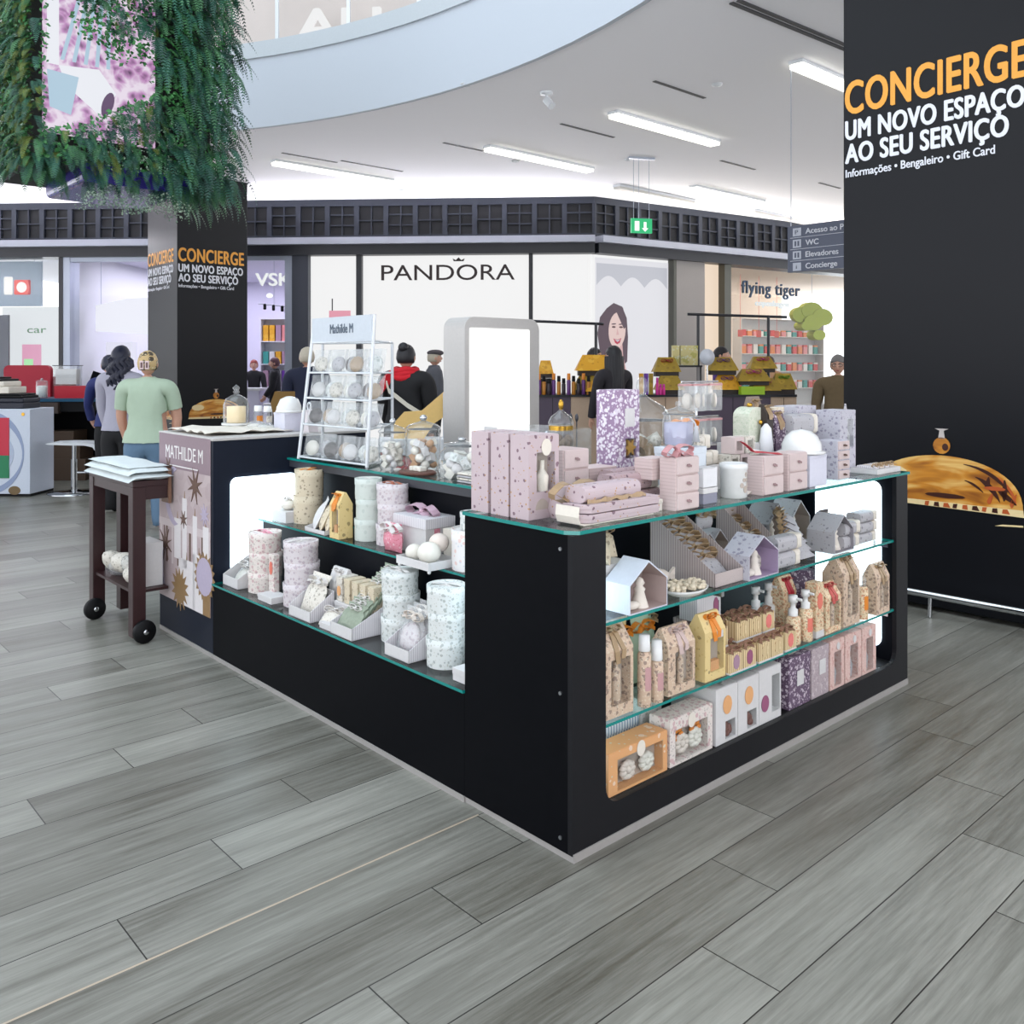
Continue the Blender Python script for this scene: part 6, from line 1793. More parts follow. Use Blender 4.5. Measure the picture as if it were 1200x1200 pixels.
gl_ = thing('leaf_canopy', 'yellow-green paper tree hanging inside the toy shop', 'decoration', FR(6.75, 1.0, 2.2), AR)
mb = MB()
for k, (x, z, r__) in enumerate(((0, .45, .30), (.35, .55, .34), (.7, .42, .33), (.35, .28, .3), (.55, 0, .2), (.1, .2, .18))): mb.prism([(x + r__ * math.cos(a) * 1.1, z + r__ * .6 * math.sin(a)) for a in [2 * PI * i / 14 for i in range(14)]], -.05 - .012 * k, .05 + .012 * k)
mb.build('paper_leaves', mat('lime felt', (176, 186, 40), .7), gl_)
MB().tube([(.4, 0, .7), (.4, 0, 2.3)], .006, 6).build('cord', M_STEEL, gl_)
area('toy_shop_light', FR(6.0, 2.6, 3.55), 5.5, 3.0, 75, (1, .84, .70), (0, 0, AR))
ceil2 = struct(MB().box(2.8, 12, .25, 6.4, 3.6, 3.7).build('ceiling_shop', M_WARMW, loc=P1, rz=AR))
struct(MB().box(2.8, 12, 6.0, 6.1, 0, 3.6).build('wall_shop', M_WARMW, loc=P1, rz=AR))
struct(MB().box(2.72, 2.8, .25, 6.0, 0, 3.6).build('wall_shop_side', M_WARMW, loc=P1, rz=AR))
# portrait poster in the jeweller window
pp = thing('portrait_poster', 'tall backlit poster of a smiling dark-haired woman in the angled shop window', 'poster', FR(.10, .105, .6), AR)
def em(n, c, e=.58): return mat(n, c, emit=e)
MB().box(0, 1.76, -.002, .012, 0, 2.85).build('sheet', em('poster pale grey', (244, 244, 250), .62), pp)
mb = MB()
E_ = lambda cx, cz, a, b, n=24, r=0: [(cx + a * math.cos(t) * math.cos(r) - b * math.sin(t) * math.sin(r), cz + a * math.cos(t) * math.sin(r) + b * math.sin(t) * math.cos(r)) for t in [2 * PI * i / n for i in range(n)]]
for k in range(3):
    mb.prism([(.02 + .57 * k + .57 * i / 10, 2.35 + .18 * math.sin(PI * i / 10)) for i in range(11)] + [(.59 + .57 * k, 2.75), (.02 + .57 * k, 2.75)], -.0028, -.0021, 5)
hx, hz = .40, 1.52
mb.prism([(hx - .14, hz + .42), (hx - .30, hz + .25), (hx - .36, hz - .05), (hx - .30, hz - .38), (hx - .18, hz - .62), (hx + .10, hz - .75), (hx + .34, hz - .55), (hx + .36, hz - .1), (hx + .33, hz + .25), (hx + .22, hz + .46), (hx + .02, hz + .52)][::-1], -.0035, -.0021, 0)
mb.prism([(hx - .10, hz - .50), (hx + .26, hz - .50), (hx + .36, hz - .85), (hx + .3, hz - .95), (hx - .26, hz - .95)][::-1], -.0040, -.0021, 1)
mb.prism([(hx - .02, hz - .2), (hx + .22, hz - .2), (hx + .26, hz - .62), (hx + .02, hz - .66)][::-1], -.0045, -.0021, 1)
mb.prism(E_(hx + .10, hz + .02, .20, .33, 24, -.08), -.0050, -.0021, 2)
mb.prism([(hx - .12, hz + .40), (hx + .08, hz + .36), (hx + .26, hz + .05), (hx + .33, hz + .1), (hx + .24, hz + .44), (hx + .02, hz + .5)][::-1], -.0055, -.0021, 0)
for x in (.02, .19): mb.prism(E_(hx + x, hz + .08, .045, .018), -.0058, -.0021, 3); mb.prism(E_(hx + x, hz + .135, .06, .012, 12, .1), -.0058, -.0021, 0)
mb.prism([(hx + .10, hz + .06), (hx + .145, hz - .06), (hx + .08, hz - .065)][::-1], -.0057, -.0021, 1)
mb.prism([(hx + .01, hz - .13), (hx + .10, hz - .15), (hx + .20, hz - .12), (hx + .16, hz - .21), (hx + .10, hz - .235), (hx + .05, hz - .21)][::-1], -.0058, -.0021, 4)
mb.prism([(hx + .03, hz - .142), (hx + .10, hz - .158), (hx + .185, hz - .138), (hx + .11, hz - .195)][::-1], -.0064, -.0021, 5)
mb.build('printed_portrait', [em('poster hair', (92, 70, 84)), em('poster neck', (236, 190, 190)), em('poster face', (250, 220, 214)), em('poster eyes', (96, 60, 66)), em('poster lips', (206, 50, 84)), em('poster light grey', (214, 216, 226))], pp)

# jeweller neighbour: bright lilac shop
area('lilac_shop_light', FL(-7.7, 3.2, 3.55), 3.2, 4.5, 120, (.86, .82, 1.0), (0, 0, AL))
struct(MB().box(-9.7, -5.45, .35, 6.4, 3.6, 3.7).build('ceiling_lilac_shop', M_LILACWALL, loc=P1, rz=AL))
struct(MB().box(-9.7, -5.45, 6.2, 6.3, 0, 3.6).build('wall_lilac_shop', M_LILACWALL, loc=P1, rz=AL))
hd = thing('window_banner', 'broad white glowing banner across the lilac shop window', 'banner', FL(-9.55, .6, 2.05), AL)
MB().prism([(0, .10), (1.6, 0), (1.6, .55), (1.1, .75), (.6, .72), (0, .6)], 0, .03).build('banner', mat('white lit banner', (246, 244, 255), emit=.72), hd)
for x in (.1, 1.5): MB().tube([(x, .015, .55), (x, .015, 1.55)], .006, 6).build('cord', M_STEEL, hd)
for i in range(2):
    dsp = thing('window_plinth', 'lilac lit display plinth in the lilac shop window, ' + ('by the steel frame' if i == 0 else 'by the column'), 'plinth', FL(-9.5 + .85 * i, .7, 0), AL)
    MB().box(0, .62, 0, .4, 0, 1.25).build('base', M_LILACWALL, dsp)
    MB().box(.05, .57, .1, .3, 1.25, 1.95).build('lit_card', mat('lilac lit card', (240, 236, 255), emit=.66), dsp)
shl = shop_shelves('wall_shelving', 'white shelving with yellow and pink boxes in the lilac shop', FL(-7.38, 3.6, .0), AL, .66, 2.55, 5, M_SHOPW)
for j, row in enumerate((4, 3, 2)):
    for i in range(4):
        c = [[M_AMBER, M_AMBER, M_OVALV, mat('goods pink', (240, 150, 150))], [mat('goods teal', (60, 160, 150)), M_WHITE, M_AMBER, M_OVALV], [M_OVALV, M_VIO, M_WHITE, M_VIO]][j][i]
        plain_box(('yellow' if c is M_AMBER else 'coloured') + ' jewellery box on the ' + ('upper', 'middle', 'lower')[j] + ' shelf of the lilac shop, ' + ('first', 'second', 'third', 'last')[i], FL(-7.33 + .145 * i, 3.66, .51 * row + .002), AL, .12, .16, .36 if j != 1 else .28, c, lid=.2)
ctr = thing('shop_counter', 'white lilac serving counter inside the lilac shop', 'counter', FL(-7.95, 1.9, 0), AL)
MB().box(0, 1.15, 0, .5, 0, .98).build('body', M_LILACWALL, ctr)
MB().box(-.03, 1.18, -.03, .53, .98, 1.03).build('top', M_WHITE, ctr)
stb = thing('side_table', 'small white glass table just inside the lilac shop', 'table', FL(-5.95, .8, 0), AL)
MB().lathe([(.36, .74), (.36, .77)], 26).build('table_top', M_WHITE, stb)
for k in range(3): MB().tube([(.28 * math.cos(k * 2.1), .28 * math.sin(k * 2.1), 0), (.25 * math.cos(k * 2.1), .25 * math.sin(k * 2.1), .74)], .014, 8).build('leg', M_CHROME, stb)
sgs = thing('shop_sign', 'pale capital letters on the wall of the lilac shop', 'sign', FL(-6.35, .45, 3.0), AL)
text('VSKI', .24, mat('white lit letters', (255, 255, 255), emit=.72), sgs, (0, 0, 0), width=.75, bold=.02, depth=.03)
trk = thing('track_lights', 'row of small black spotlights under the lilac shop ceiling', 'lamp', FL(-6.4, .75, 2.62), AL)
MB().tube([(0, 0, .06), (.75, 0, -.02)], .01, 6).build('track', M_WHITEP, trk)
for i in range(4): MB().tube([(.12 + .17 * i, 0, .04 - .02 * i), (.14 + .17 * i, -.06, -.04 - .02 * i)], .03, 10).build('spot', M_BLACK2, trk)
MB().tube([(.3, 0, .03), (.3, 0, .98)], .005, 6).build('wire', M_STEEL, trk)

# phone shop at the far left
area('phone_shop_light', FL(-11.5, 3.2, 3.55), 3.0, 4.5, 80, (.95, .97, 1.0), (0, 0, AL))
struct(MB().box(-13.5, -9.72, .35, 6.4, 3.6, 3.7).build('ceiling_phone_shop', M_SHOPW, loc=P1, rz=AL))
ps = thing('window_sign', 'grey blue sign board with red and white square logos in the first shop window', 'sign', FL(-12.4, .3, 2.62), AL)
MB().box(0, 1.95, 0, .05, 0, .85).build('board', mat('grey blue board', (176, 190, 208), .5), ps)
lg_ = MB()
lg_.prism(rr(1.42, 1.74, .22, .50, .03), -.01, 0, 0)
lg_.prism(E_(1.57, .36, .10, .10), -.014, -.01, 1)
lg_.prism(rr(1.22, 1.39, .22, .56, .03), -.01, 0, 1)
lg_.prism([(1.69, .22), (1.74, .22), (1.74, .50), (1.69, .50), (1.73, .36)], -.014, -.01, 2)
lg_.build('square_logos', [mat('logo red lit', (250, 90, 80), emit=.68), mat('logo white lit', (255, 250, 246), emit=.72), mat('logo crimson', (196, 20, 40), .5)], ps)
for x in (.2, 1.8): MB().tube([(x, .02, .85), (x, .02, .98)], .006, 6).build('cord', M_STEEL, ps)
wb_ = thing('window_board', 'white display board with green script in the first shop window', 'board', FL(-11.35, .5, 0), AL)
MB().box(0, 1.28, 0, .04, 0, 2.62).build('board', mat('white lit board', (244, 246, 250), emit=.62), wb_)
text('car', .14, mat('green script', (90, 150, 100), .6), wb_, (.50, -.004, 2.12), width=.38, depth=.003, name='script')
MB().box(.40, .78, -.006, -.001, .7, 1.9).build('pink_panel', mat('pink lit panel', (250, 170, 206), emit=.56), wb_)
MB().box(.44, .62, -.012, -.006, 1.42, 1.62).build('green_label', mat('green lit label', (170, 236, 170), emit=.7), wb_)
dp = thing('dark_poster', 'dark slate poster stand in the first shop window', 'poster', FL(-11.85, .2, 0), AL)
MB().box(0, .82, 0, .04, 0, 2.45).build('sheet', mat('slate poster', (84, 84, 100), .4), dp)
MB().box(.3, .62, -.004, 0, 1.78, 1.82).build('white_bar', M_WHITE, dp)
MB().prism([(0, 1.05), (.8, .95), (.8, 1.15), (.4, 1.22), (0, 1.25)], -.004, 0).build('pale_wave', mat('pale wave', (236, 214, 206), .5), dp)
struct(MB().box(-13.5, -9.72, 6.2, 6.3, 0, 3.6).build('wall_phone_shop', M_SHOPW, loc=P1, rz=AL))
# pink note on the jeweller lightbox
pn = thing('window_note', 'pink and white notice on the narrow lit pane beside the dark pillar', 'notice', FL(-4.85, .09, 2.1), AL)
MB().box(0, .40, 0, .02, 0, .32).build('sheet', M_WHITE, pn)
MB().box(0, .40, -.004, 0, .24, .40).build('pink_header', mat('pink notice', (250, 170, 190), emit=.6), pn)
MB().box(.05, .07, -.004, .0, .40, .62).build('peg', M_MULL, pn)
# upper gallery lettering
ug = thing('shop_sign', 'large white letters of an upper gallery shop above the balcony', 'sign', (-3.95, 16.4, 7.42), math.radians(-4))
text('AU', .62, mat('gallery white letters', (250, 248, 248), emit=.68), ug, (0, 0, 0), width=1.55, bold=.03, depth=.05)
# ================================================================== people
M_SKIN = mat('skin', (222, 172, 148), .55)
M_SKIND = mat('tanned skin', (176, 126, 100), .55)


def grow(name, nodes, edges, root, sub=2):
    """one smooth body surface around a jointed skeleton: nodes {key: ((x,y,z), radius or (rx,ry))}"""
    keys = list(nodes)
    idx = {k: i for i, k in enumerate(keys)}
    me = bpy.data.meshes.new(name)
    me.from_pydata([nodes[k][0] for k in keys], [(idx[a], idx[b]) for a, b in edges], [])
    o = bpy.data.objects.new(name, me)
    COL.objects.link(o)
    sk = o.modifiers.new('skin', 'SKIN')
    sk.use_smooth_shade = True
    for i, k in enumerate(keys):
        r = nodes[k][1]
        d = me.skin_vertices[0].data[i]
        d.radius = (r, r) if isinstance(r, (int, float)) else r
        d.use_root = (k == root)
    su = o.modifiers.new('sub', 'SUBSURF')
    su.levels = su.render_levels = sub
    dg = bpy.context.evaluated_depsgraph_get()
    m2 = bpy.data.meshes.new_from_object(o.evaluated_get(dg))
    bpy.data.objects.remove(o)
    return m2


def mesh_obj(name, me, m, parent):
    me.name = name
    me.materials.clear()
    me.materials.append(m)
    for p in me.polygons: p.use_smooth = True
    o = bpy.data.objects.new(name, me)
    COL.objects.link(o)
    o.parent = parent
    return o


def clip_mesh(me, co, no):
    bm = bmesh.new()
    bm.from_mesh(me)
    r = bmesh.ops.bisect_plane(bm, geom=bm.verts[:] + bm.edges[:] + bm.faces[:], plane_co=co, plane_no=no, clear_outer=True)
    bm.to_mesh(me)
    bm.free()
    return me


def person(label, loc, yaw, H=1.68, top=None, legs=None, shoes=None, skin=None, hair=None, hairstyle='short', arms=((.05, .0), (.05, .0)), sleeve='long', stout=1.0, coat=0.0, lean=0.0, skirt=False, head_turn=0.0, head_tilt=0.0, extra=None):
    """figure facing -y before yaw. arms: for each side (elbow forward, wrist forward/up) bends"""
    r = thing('person', label, 'person', loc, yaw)
    skin = skin or M_SKIN
    h = H
    st = stout
    sw_ = .108 * h * (1 + .35 * (st - 1))
    ly = lambda z: -lean * max(0, z - .52 * h)        # lean forward
    N_ = {'pel': ((0, ly(.52 * h), .52 * h), (.088 * h * st, .066 * h * st)), 'wst': ((0, ly(.61 * h), .61 * h), (.076 * h * st, .058 * h * st)), 'che': ((0, ly(.715 * h), .715 * h), (.088 * h * st, .064 * h * st)),
          'upc': ((0, ly(.785 * h), .785 * h), (.075 * h, .055 * h)), 'nek': ((0, ly(.835 * h), .84 * h), .034 * h), 'nk2': ((0, ly(.86 * h), .868 * h), .033 * h)}
    E = [('pel', 'wst'), ('wst', 'che'), ('che', 'upc'), ('upc', 'nek'), ('nek', 'nk2')]
    sleeves = {}
    for sgn, nm, (fe_, fw) in ((-1, 'l', arms[0]), (1, 'r', arms[1])):
        sh = Vector((sgn * sw_, ly(.80 * h), .80 * h))
        el = sh + Vector((sgn * .03 * h, -fe_ * h, -.165 * h * math.cos(min(1.2, fe_ * 3))))
        wr = el + Vector((-sgn * .012 * h - sgn * .02 * h * (fw > .08), -fw * h * .9, -.145 * h * math.cos(min(1.9, fw * 7))))
        d = (wr - el).normalized()
        pa = wr + d * .045 * h
        N_['sh' + nm] = (tuple(sh), .042 * h * st ** .5)
        N_['ua' + nm] = (tuple(sh.lerp(el, .5)), .032 * h * st ** .5)
        N_['el' + nm] = (tuple(el), .026 * h * st ** .5)
        N_['fa' + nm] = (tuple(el.lerp(wr, .4)), .024 * h * st ** .5)
        N_['wr' + nm] = (tuple(wr), (.016 * h, .016 * h))
        N_['pa' + nm] = (tuple(pa), (.020 * h, .013 * h))
        E += [('upc', 'sh' + nm), ('sh' + nm, 'ua' + nm), ('ua' + nm, 'el' + nm), ('el' + nm, 'fa' + nm), ('fa' + nm, 'wr' + nm), ('wr' + nm, 'pa' + nm)]
        side = d.cross(Vector((sgn, 0, 0))).normalized()
        for k in range(4):
            o_ = side * (.011 * h) * (k - 1.5)
            ln = (.036, .042, .039, .030)[k] * h
            b1 = pa + o_ + d * ln * .55 + Vector((-sgn * .003 * h, 0, 0))
            b2 = pa + o_ + d * ln * 1.05 + Vector((-sgn * .014 * h, 0, 0))
            N_[f'f{k}a' + nm] = (tuple(b1), .0055 * h)
            N_[f'f{k}b' + nm] = (tuple(b2), .0042 * h)
            E += [('pa' + nm, f'f{k}a' + nm), (f'f{k}a' + nm, f'f{k}b' + nm)]
        t1 = wr + d * .018 * h - side * .024 * h + Vector((-sgn * .006 * h, 0, 0))
        t2 = t1 + d * .024 * h - side * .008 * h + Vector((-sgn * .008 * h, 0, 0))
        N_['t1' + nm] = (tuple(t1), .007 * h); N_['t2' + nm] = (tuple(t2), .0055 * h)
        E += [('wr' + nm, 't1' + nm), ('t1' + nm, 't2' + nm)]
        hx_ = sgn * .052 * h * st ** .5
        N_['hp' + nm] = ((hx_, 0, .475 * h), .062 * h * st)
        N_['kn' + nm] = ((hx_ * 1.0, -.008 * h, .275 * h), .037 * h * st ** .5)
        N_['ca' + nm] = ((hx_, .008 * h, .19 * h), .034 * h)
        N_['an' + nm] = ((hx_, .006 * h, .048 * h), .022 * h)
        N_['ft' + nm] = ((hx_ + sgn * .012 * h, -.055 * h, .022 * h), (.024 * h, .018 * h))
        N_['to' + nm] = ((hx_ + sgn * .018 * h, -.095 * h, .016 * h), (.022 * h, .013 * h))
        E += [('pel', 'hp' + nm), ('hp' + nm, 'kn' + nm), ('kn' + nm, 'ca' + nm), ('ca' + nm, 'an' + nm), ('an' + nm, 'ft' + nm), ('ft' + nm, 'to' + nm)]
    me = grow('body', N_, E, 'pel')
    # head grown from the neck: skull, jaw, nose, ears fused to the body surface
    hc = Vector((0, ly(.93 * h) - .006 * h, .928 * h))
    HM = Tr(*hc) @ Rz(head_turn) @ Rx(head_tilt)
    hb = MB()
    hb.add([tuple(v.co) for v in me.vertices], [list(p.vertices) for p in me.polygons])
    hd_ = MB()
    v, f = [], []
    nu, nv = 24, 16
    for j in range(nv + 1):
        th = PI * j / nv
        for i in range(nu):
            a = 2 * PI * i / nu
            x, y, z = math.sin(th) * math.cos(a), math.sin(th) * math.sin(a), -math.cos(th)
            jaw = 1 - .24 * max(0, -z) ** 1.5
            X, Y, Z = x * .047 * h * jaw, y * .058 * h * (1 - .1 * max(0, -z)), z * .066 * h
            if y < -.2 and -.75 < z < .9:              # face: brow, eye sockets, nose, lips, chin
                fr = -y
                Y -= .012 * h * math.exp(-((x / .16) ** 2) - ((z + .12) / .22) ** 2) * fr * 1.6
                Y += .006 * h * (math.exp(-(((abs(x) - .36) / .16) ** 2) - ((z - .08) / .13) ** 2))
                Y -= .005 * h * math.exp(-((x / .26) ** 2) - ((z + .48) / .07) ** 2)
                Y -= .006 * h * math.exp(-((x / .25) ** 2) - ((z + .78) / .12) ** 2)
            v.append((X, Y, Z))
    for j in range(nv):
        for i in range(nu): f.append((j * nu + i, j * nu + (i + 1) % nu, (j + 1) * nu + (i + 1) % nu, (j + 1) * nu + i))
    hb.add(v, f, 0, True, HM)
    for sg in (-1, 1): hb.ball((sg * .049 * h, .004 * h, -.004 * h), .007 * h, .014 * h, .02 * h, 10, 8, 0, HM)
    bo_ = hb.build('body', skin, r)
    rm = bo_.modifiers.new('fuse', 'REMESH')
    rm.mode = 'VOXEL'
    rm.voxel_size = .0078 * h / 1.7
    rm.use_smooth_shade = True
    # eyes, brows, mouth
    if head_turn is not None:
        fb = MB()
        for sg in (-1, 1):
            fb.ball((sg * .018 * h, -.048 * h, .006 * h), .0075 * h, .004 * h, .0045 * h, 10, 6, 0, HM)
            fb.ball((sg * .018 * h, -.0515 * h, .006 * h), .0032 * h, .002 * h, .0032 * h, 8, 6, 1, HM)
            fb.ball((sg * .018 * h, -.0535 * h, .018 * h), .011 * h, .003 * h, .0022 * h, 8, 5, 1, HM)
        fb.ball((0, -.056 * h, -.031 * h), .014 * h, .005 * h, .004 * h, 10, 6, 2, HM)
        fb.build('face', [M_PORC, mat('dark iris', (50, 36, 30), .3), mat('lips', (190, 100, 96), .5)], r)

    # clothing follows the finished body: take the covered region, push it out, smooth it
    dg = bpy.context.evaluated_depsgraph_get()
    bm_ = bpy.data.meshes.new_from_object(bo_.evaluated_get(dg))
    bo_.modifiers.clear()
    bo_.data = bm_
    for pgn in bm_.polygons: pgn.use_smooth = True
    if not bm_.materials: bm_.materials.append(skin)
    segs = [(Vector(N_[a_][0]), Vector(N_[b_][0]), a_, b_) for a_, b_ in E]

    def part_of(p):
        best, lab, tt = 1e9, None, 0
        for A, B, a_, b_ in segs:
            d = B - A
            t = max(0.0, min(1.0, (p - A).dot(d) / max(1e-9, d.length_squared)))
            q = (p - A - d * t).length_squared
            if q < best: best, lab, tt = q, (a_, b_), t
        return lab, tt
    cls = [part_of(v.co) for v in bm_.vertices]

    def region(v, i, kind):
        (a_, b_), t = cls[i]
        z = v.co.z
        arm = a_[:2] in ('sh', 'ua', 'el', 'fa') or b_[:2] == 'sh' and t > .6
        hand = a_[:2] in ('wr', 'pa', 't1') or a_[0] == 'f' and a_[:2] not in ('fa', 'ft')
        leg = a_[:2] in ('hp', 'kn', 'ca', 'an', 'ft') or b_[:2] == 'hp'
        if kind == 'top':
            if hand or z > .855 * h: return False
            if arm: return sleeve == 'long' and not (a_[:2] == 'fa' and t > .92) or sleeve == 'short' and (a_[:2] == 'sh' or b_[:2] == 'sh' or a_[:2] == 'ua' and t < .55)
            return z > hem_z and not (a_[:2] in ('nk',))
        if kind == 'legs': return not arm and not hand and z < .60 * h and z > .035 * h and not a_[:2] == 'ft' and (leg or a_ == 'pel' or b_ == 'pel')
        return (a_[:2] in ('an', 'ft') or b_[:2] in ('ft', 'to', 'an')) and z < .06 * h

    def cloth(name, kind, off, m, smooth=6):
        keep = {i for i, v in enumerate(bm_.vertices) if region(v, i, kind)}
        bm = bmesh.new()
        vm = {}
        for i in keep:
            v = bm_.vertices[i]
            g = off(v.co) if callable(off) else off
            vm[i] = bm.verts.new(v.co + v.normal * g)
        for pg in bm_.polygons:
            if all(i in keep for i in pg.vertices): bm.faces.new([vm[i] for i in pg.vertices])
        loose = [v for v in bm.verts if not v.link_faces]
        bmesh.ops.delete(bm, geom=loose, context='VERTS')
        for _ in range(smooth): bmesh.ops.smooth_vert(bm, verts=bm.verts[:], factor=.5, use_axis_x=True, use_axis_y=True, use_axis_z=True)
        for v in bm.verts:                                   # soft folds
            n_ = noise.noise(Vector((v.co.x * 9, v.co.y * 9, v.co.z * 5 + h)))
            v.co += v.normal * .006 * n_
        edges = [e_ for e_ in bm.edges if len(e_.link_faces) == 1]
        ret = bmesh.ops.extrude_edge_only(bm, edges=edges)   # turned-in hems
        for g in ret['geom']:
            if isinstance(g, bmesh.types.BMVert): g.co -= g.normal * .0 + Vector((g.co.x - 0, g.co.y, 0)).normalized() * .010
        me_ = bpy.data.meshes.new(name)
        bm.normal_update()
        bm.to_mesh(me_)
        bm.free()
        return mesh_obj(name, me_, m, r)
    hem_z = (.485 if not coat else .50) * h
    if legs: cloth('trousers', 'legs', (lambda c: .010 + (.045 * max(0, 1 - c.z / (.5 * h)) ** .6 if skirt else .016 * max(0, 1 - c.z / (.5 * h)))), legs)
    if top:
        cloth('top' if not coat else 'coat', 'top', (lambda c: .014 + .012 * max(0, (.62 * h - c.z) / (.13 * h))) if not coat else .028, top, 10)
        if coat:
            sk2 = MB().lathe([(.100 * h * st, coat * h), (.104 * h * st, (coat * .5 + .25) * h), (.103 * h * st, .505 * h), (.097 * h * st, .56 * h), (.09 * h * st, .60 * h)], 32, sy=.80)
            sk2.build('coat_skirt', top, r)
    if shoes: cloth('shoe', 'shoe', .007, shoes, 2)
    if hair:
        hm = MB()
        R_ = .0
        v, f = [], []
        nu, nv = 28, 16
        for j in range(nv + 1):
            th = PI * j / nv
            for i in range(nu):
                a = 2 * PI * i / nu
                x, y, z = math.sin(th) * math.cos(a), math.sin(th) * math.sin(a), math.cos(th)
                # hairline: open over the face
                low = -.55 if y > -.25 else (.42 - .25 * abs(x))
                q = max(z, low)
                s_ = 1.0 if z >= low else math.sqrt(max(0.0, 1 - min(1, (low - z))))
                bump_ = 1 + .05 * noise.noise(Vector((x * 4, y * 4, z * 4 + h)))
                v.append((x * .054 * h * bump_ * max(.86, s_), y * .064 * h * bump_ * max(.86, s_) + .005 * h, q * .071 * h * bump_ + .004 * h))
        for j in range(nv):
            for i in range(nu): f.append((j * nu + i, (j + 1) * nu + i, (j + 1) * nu + (i + 1) % nu, j * nu + (i + 1) % nu))
        hm.add(v, f, 0, True, HM)
        if hairstyle == 'bun': hm.ball((0, .045 * h, .055 * h), .03 * h, None, .028 * h, 14, 10, 0, HM)
        if hairstyle in ('long', 'curly'):
            ln = .27 * h if hairstyle == 'long' else .19 * h
            for k in range(9 if hairstyle == 'curly' else 13):
                a = PI * (k + .5) / (9 if hairstyle == 'curly' else 13) * 1.15 - .08 * PI
                p = []
                for q in range(9):
                    w = q / 8
                    rad = .05 * h * (1 + .25 * w)
                    cur = .012 * h * math.sin(q * 1.9 + k) if hairstyle == 'curly' else 0
                    p.append((math.cos(a) * rad * (1.02 - .1 * w) + cur, math.sin(a) * .058 * h + .016 * h * w + cur, -.02 * h - ln * w + .02 * h))
                hm.tube(p, [.017 * h, .018 * h, .018 * h, .018 * h, .017 * h, .016 * h, .014 * h, .011 * h, .004 * h], 8, 0, HM)
        hm.build('hair', hair, r)
    if extra: extra(r, h, HM, N_)
    return r


H_BLACK = mat('black hair', (26, 24, 30), .5, bscale=120, vary=.3)
H_NAVY = mat('blue black hair', (22, 26, 52), .45, bscale=120, vary=.3)
H_GREY = mat('silver blond hair', (206, 196, 176), .5, bscale=90, vary=.2)
H_BROWN = mat('auburn brown hair', (92, 48, 56), .5, bscale=90, vary=.25)
H_DYED = pattern('blond hair with dark streaks', (216, 186, 132), (40, 36, 40), (240, 222, 180), 16, .42, .3, soft=.9)
M_JEANS = mat('light blue jeans', (104, 134, 162), .8, bscale=200, vary=.15)
M_BLKCL = mat('black cloth', (16, 16, 20), .8)
M_NAVYCL = mat('navy wool', (30, 36, 62), .85)


def clips(r, h, HM, N_):
    mb = MB()
    for x in (-.012, .016):
        mb.box((x - .010) * h, (x + .010) * h, .066 * h, .074 * h, -.03 * h, .016 * h, 0, HM)
        mb.box((x - .005) * h, (x + .005) * h, .074 * h, .0755 * h, -.022 * h, .008 * h, 1, HM)
    mb.build('hair_clip', [mat('pearl clip', (240, 214, 214), .4), mat('clip gap', (120, 90, 90), .5)], r)


person('person in a mint green t-shirt and blue jeans, back turned, by the end cabinet', (-3.30, 8.1, 0), PI + .15, 1.63, top=mat('mint green jersey', (190, 210, 186), .85, vary=.05, bscale=20), legs=M_JEANS, shoes=mat('pale pink shoe', (236, 206, 206), .6), hair=H_DYED, hairstyle='short', arms=((.03, .02), (.035, .06)), sleeve='short', stout=1.32, extra=clips)


person('person with long dark curly hair, grey sweater and wide black trousers, behind the mint t-shirt', (-3.98, 9.1, 0), PI - .1, 1.70, top=mat('lilac grey sweater', (186, 184, 200), .9, bump=.2), legs=M_BLKCL, shoes=M_BLKCL, hair=H_NAVY, hairstyle='curly', arms=((.0, .0), (.04, .05)), stout=1.1, skirt=True)
person('person in blue with dark hair bending over the desk beside the curly-haired person', (-4.62, 10.3, 0), PI + .5, 1.62, top=mat('blue jacket', (34, 46, 110), .7), legs=M_BLKCL, shoes=M_BLKCL, hair=H_NAVY, arms=((.08, .10), (.08, .10)), lean=.38)


def scarf(r, h, HM, N_):
    mb = MB()
    for k in range(3):
        mb.tube([(.068 * h * math.cos(a) * (1 - .06 * k), .066 * h * math.sin(a) * (1 - .06 * k), (.815 + .018 * k + .006 * math.sin(3 * a + k)) * h) for a in [2 * PI * i / 20 for i in range(20)]], .021 * h, 8, 0, None, True)
    mb.band([(.05 * h, .07 * h, .83 * h), (.09 * h, .085 * h, .79 * h), (.12 * h, .085 * h, .75 * h)], (0, .3, 1), .07 * h, .012 * h)
    mb.build('red_scarf', mat('red knitted scarf', (214, 22, 40), .85, bump=.3), r)
    st_ = MB().band([(-.15 * h, .095 * h, .60 * h), (-.05 * h, .105 * h, .66 * h), (.06 * h, .105 * h, .74 * h), (.09 * h, .08 * h, .80 * h)], (0, .1, 1), .026 * h, .008 * h)
    st_.build('bag_strap', mat('cream strap', (222, 216, 200), .6), r)


person('person in black coat and red scarf with dark bun, seen from behind', (-1.02, 8.6, 0), PI - .25, 1.70, top=M_BLKCL, legs=M_BLKCL, shoes=M_BLKCL, hair=H_BLACK, hairstyle='bun', arms=((.02, .02), (.05, .08)), stout=1.25, coat=.36, extra=scarf)


def tote(r, h, HM, N_):
    b = MB().prism([(-.15, -.02), (-.18, -.16), (-.14, -.34), (.14, -.34), (.18, -.16), (.13, -.02)], -.06, .06).build('shoulder_bag', mat('tan leather', (146, 108, 40), .5), r, loc=(.24, .02, .70 * h), bevel=.02)
    MB().prism([(.19 + .04 * math.cos(a), .70 * h - .07 + .03 * math.sin(a)) for a in [2 * PI * i / 12 for i in range(12)]], .06, .066).build('clasp', M_CHROME, b)


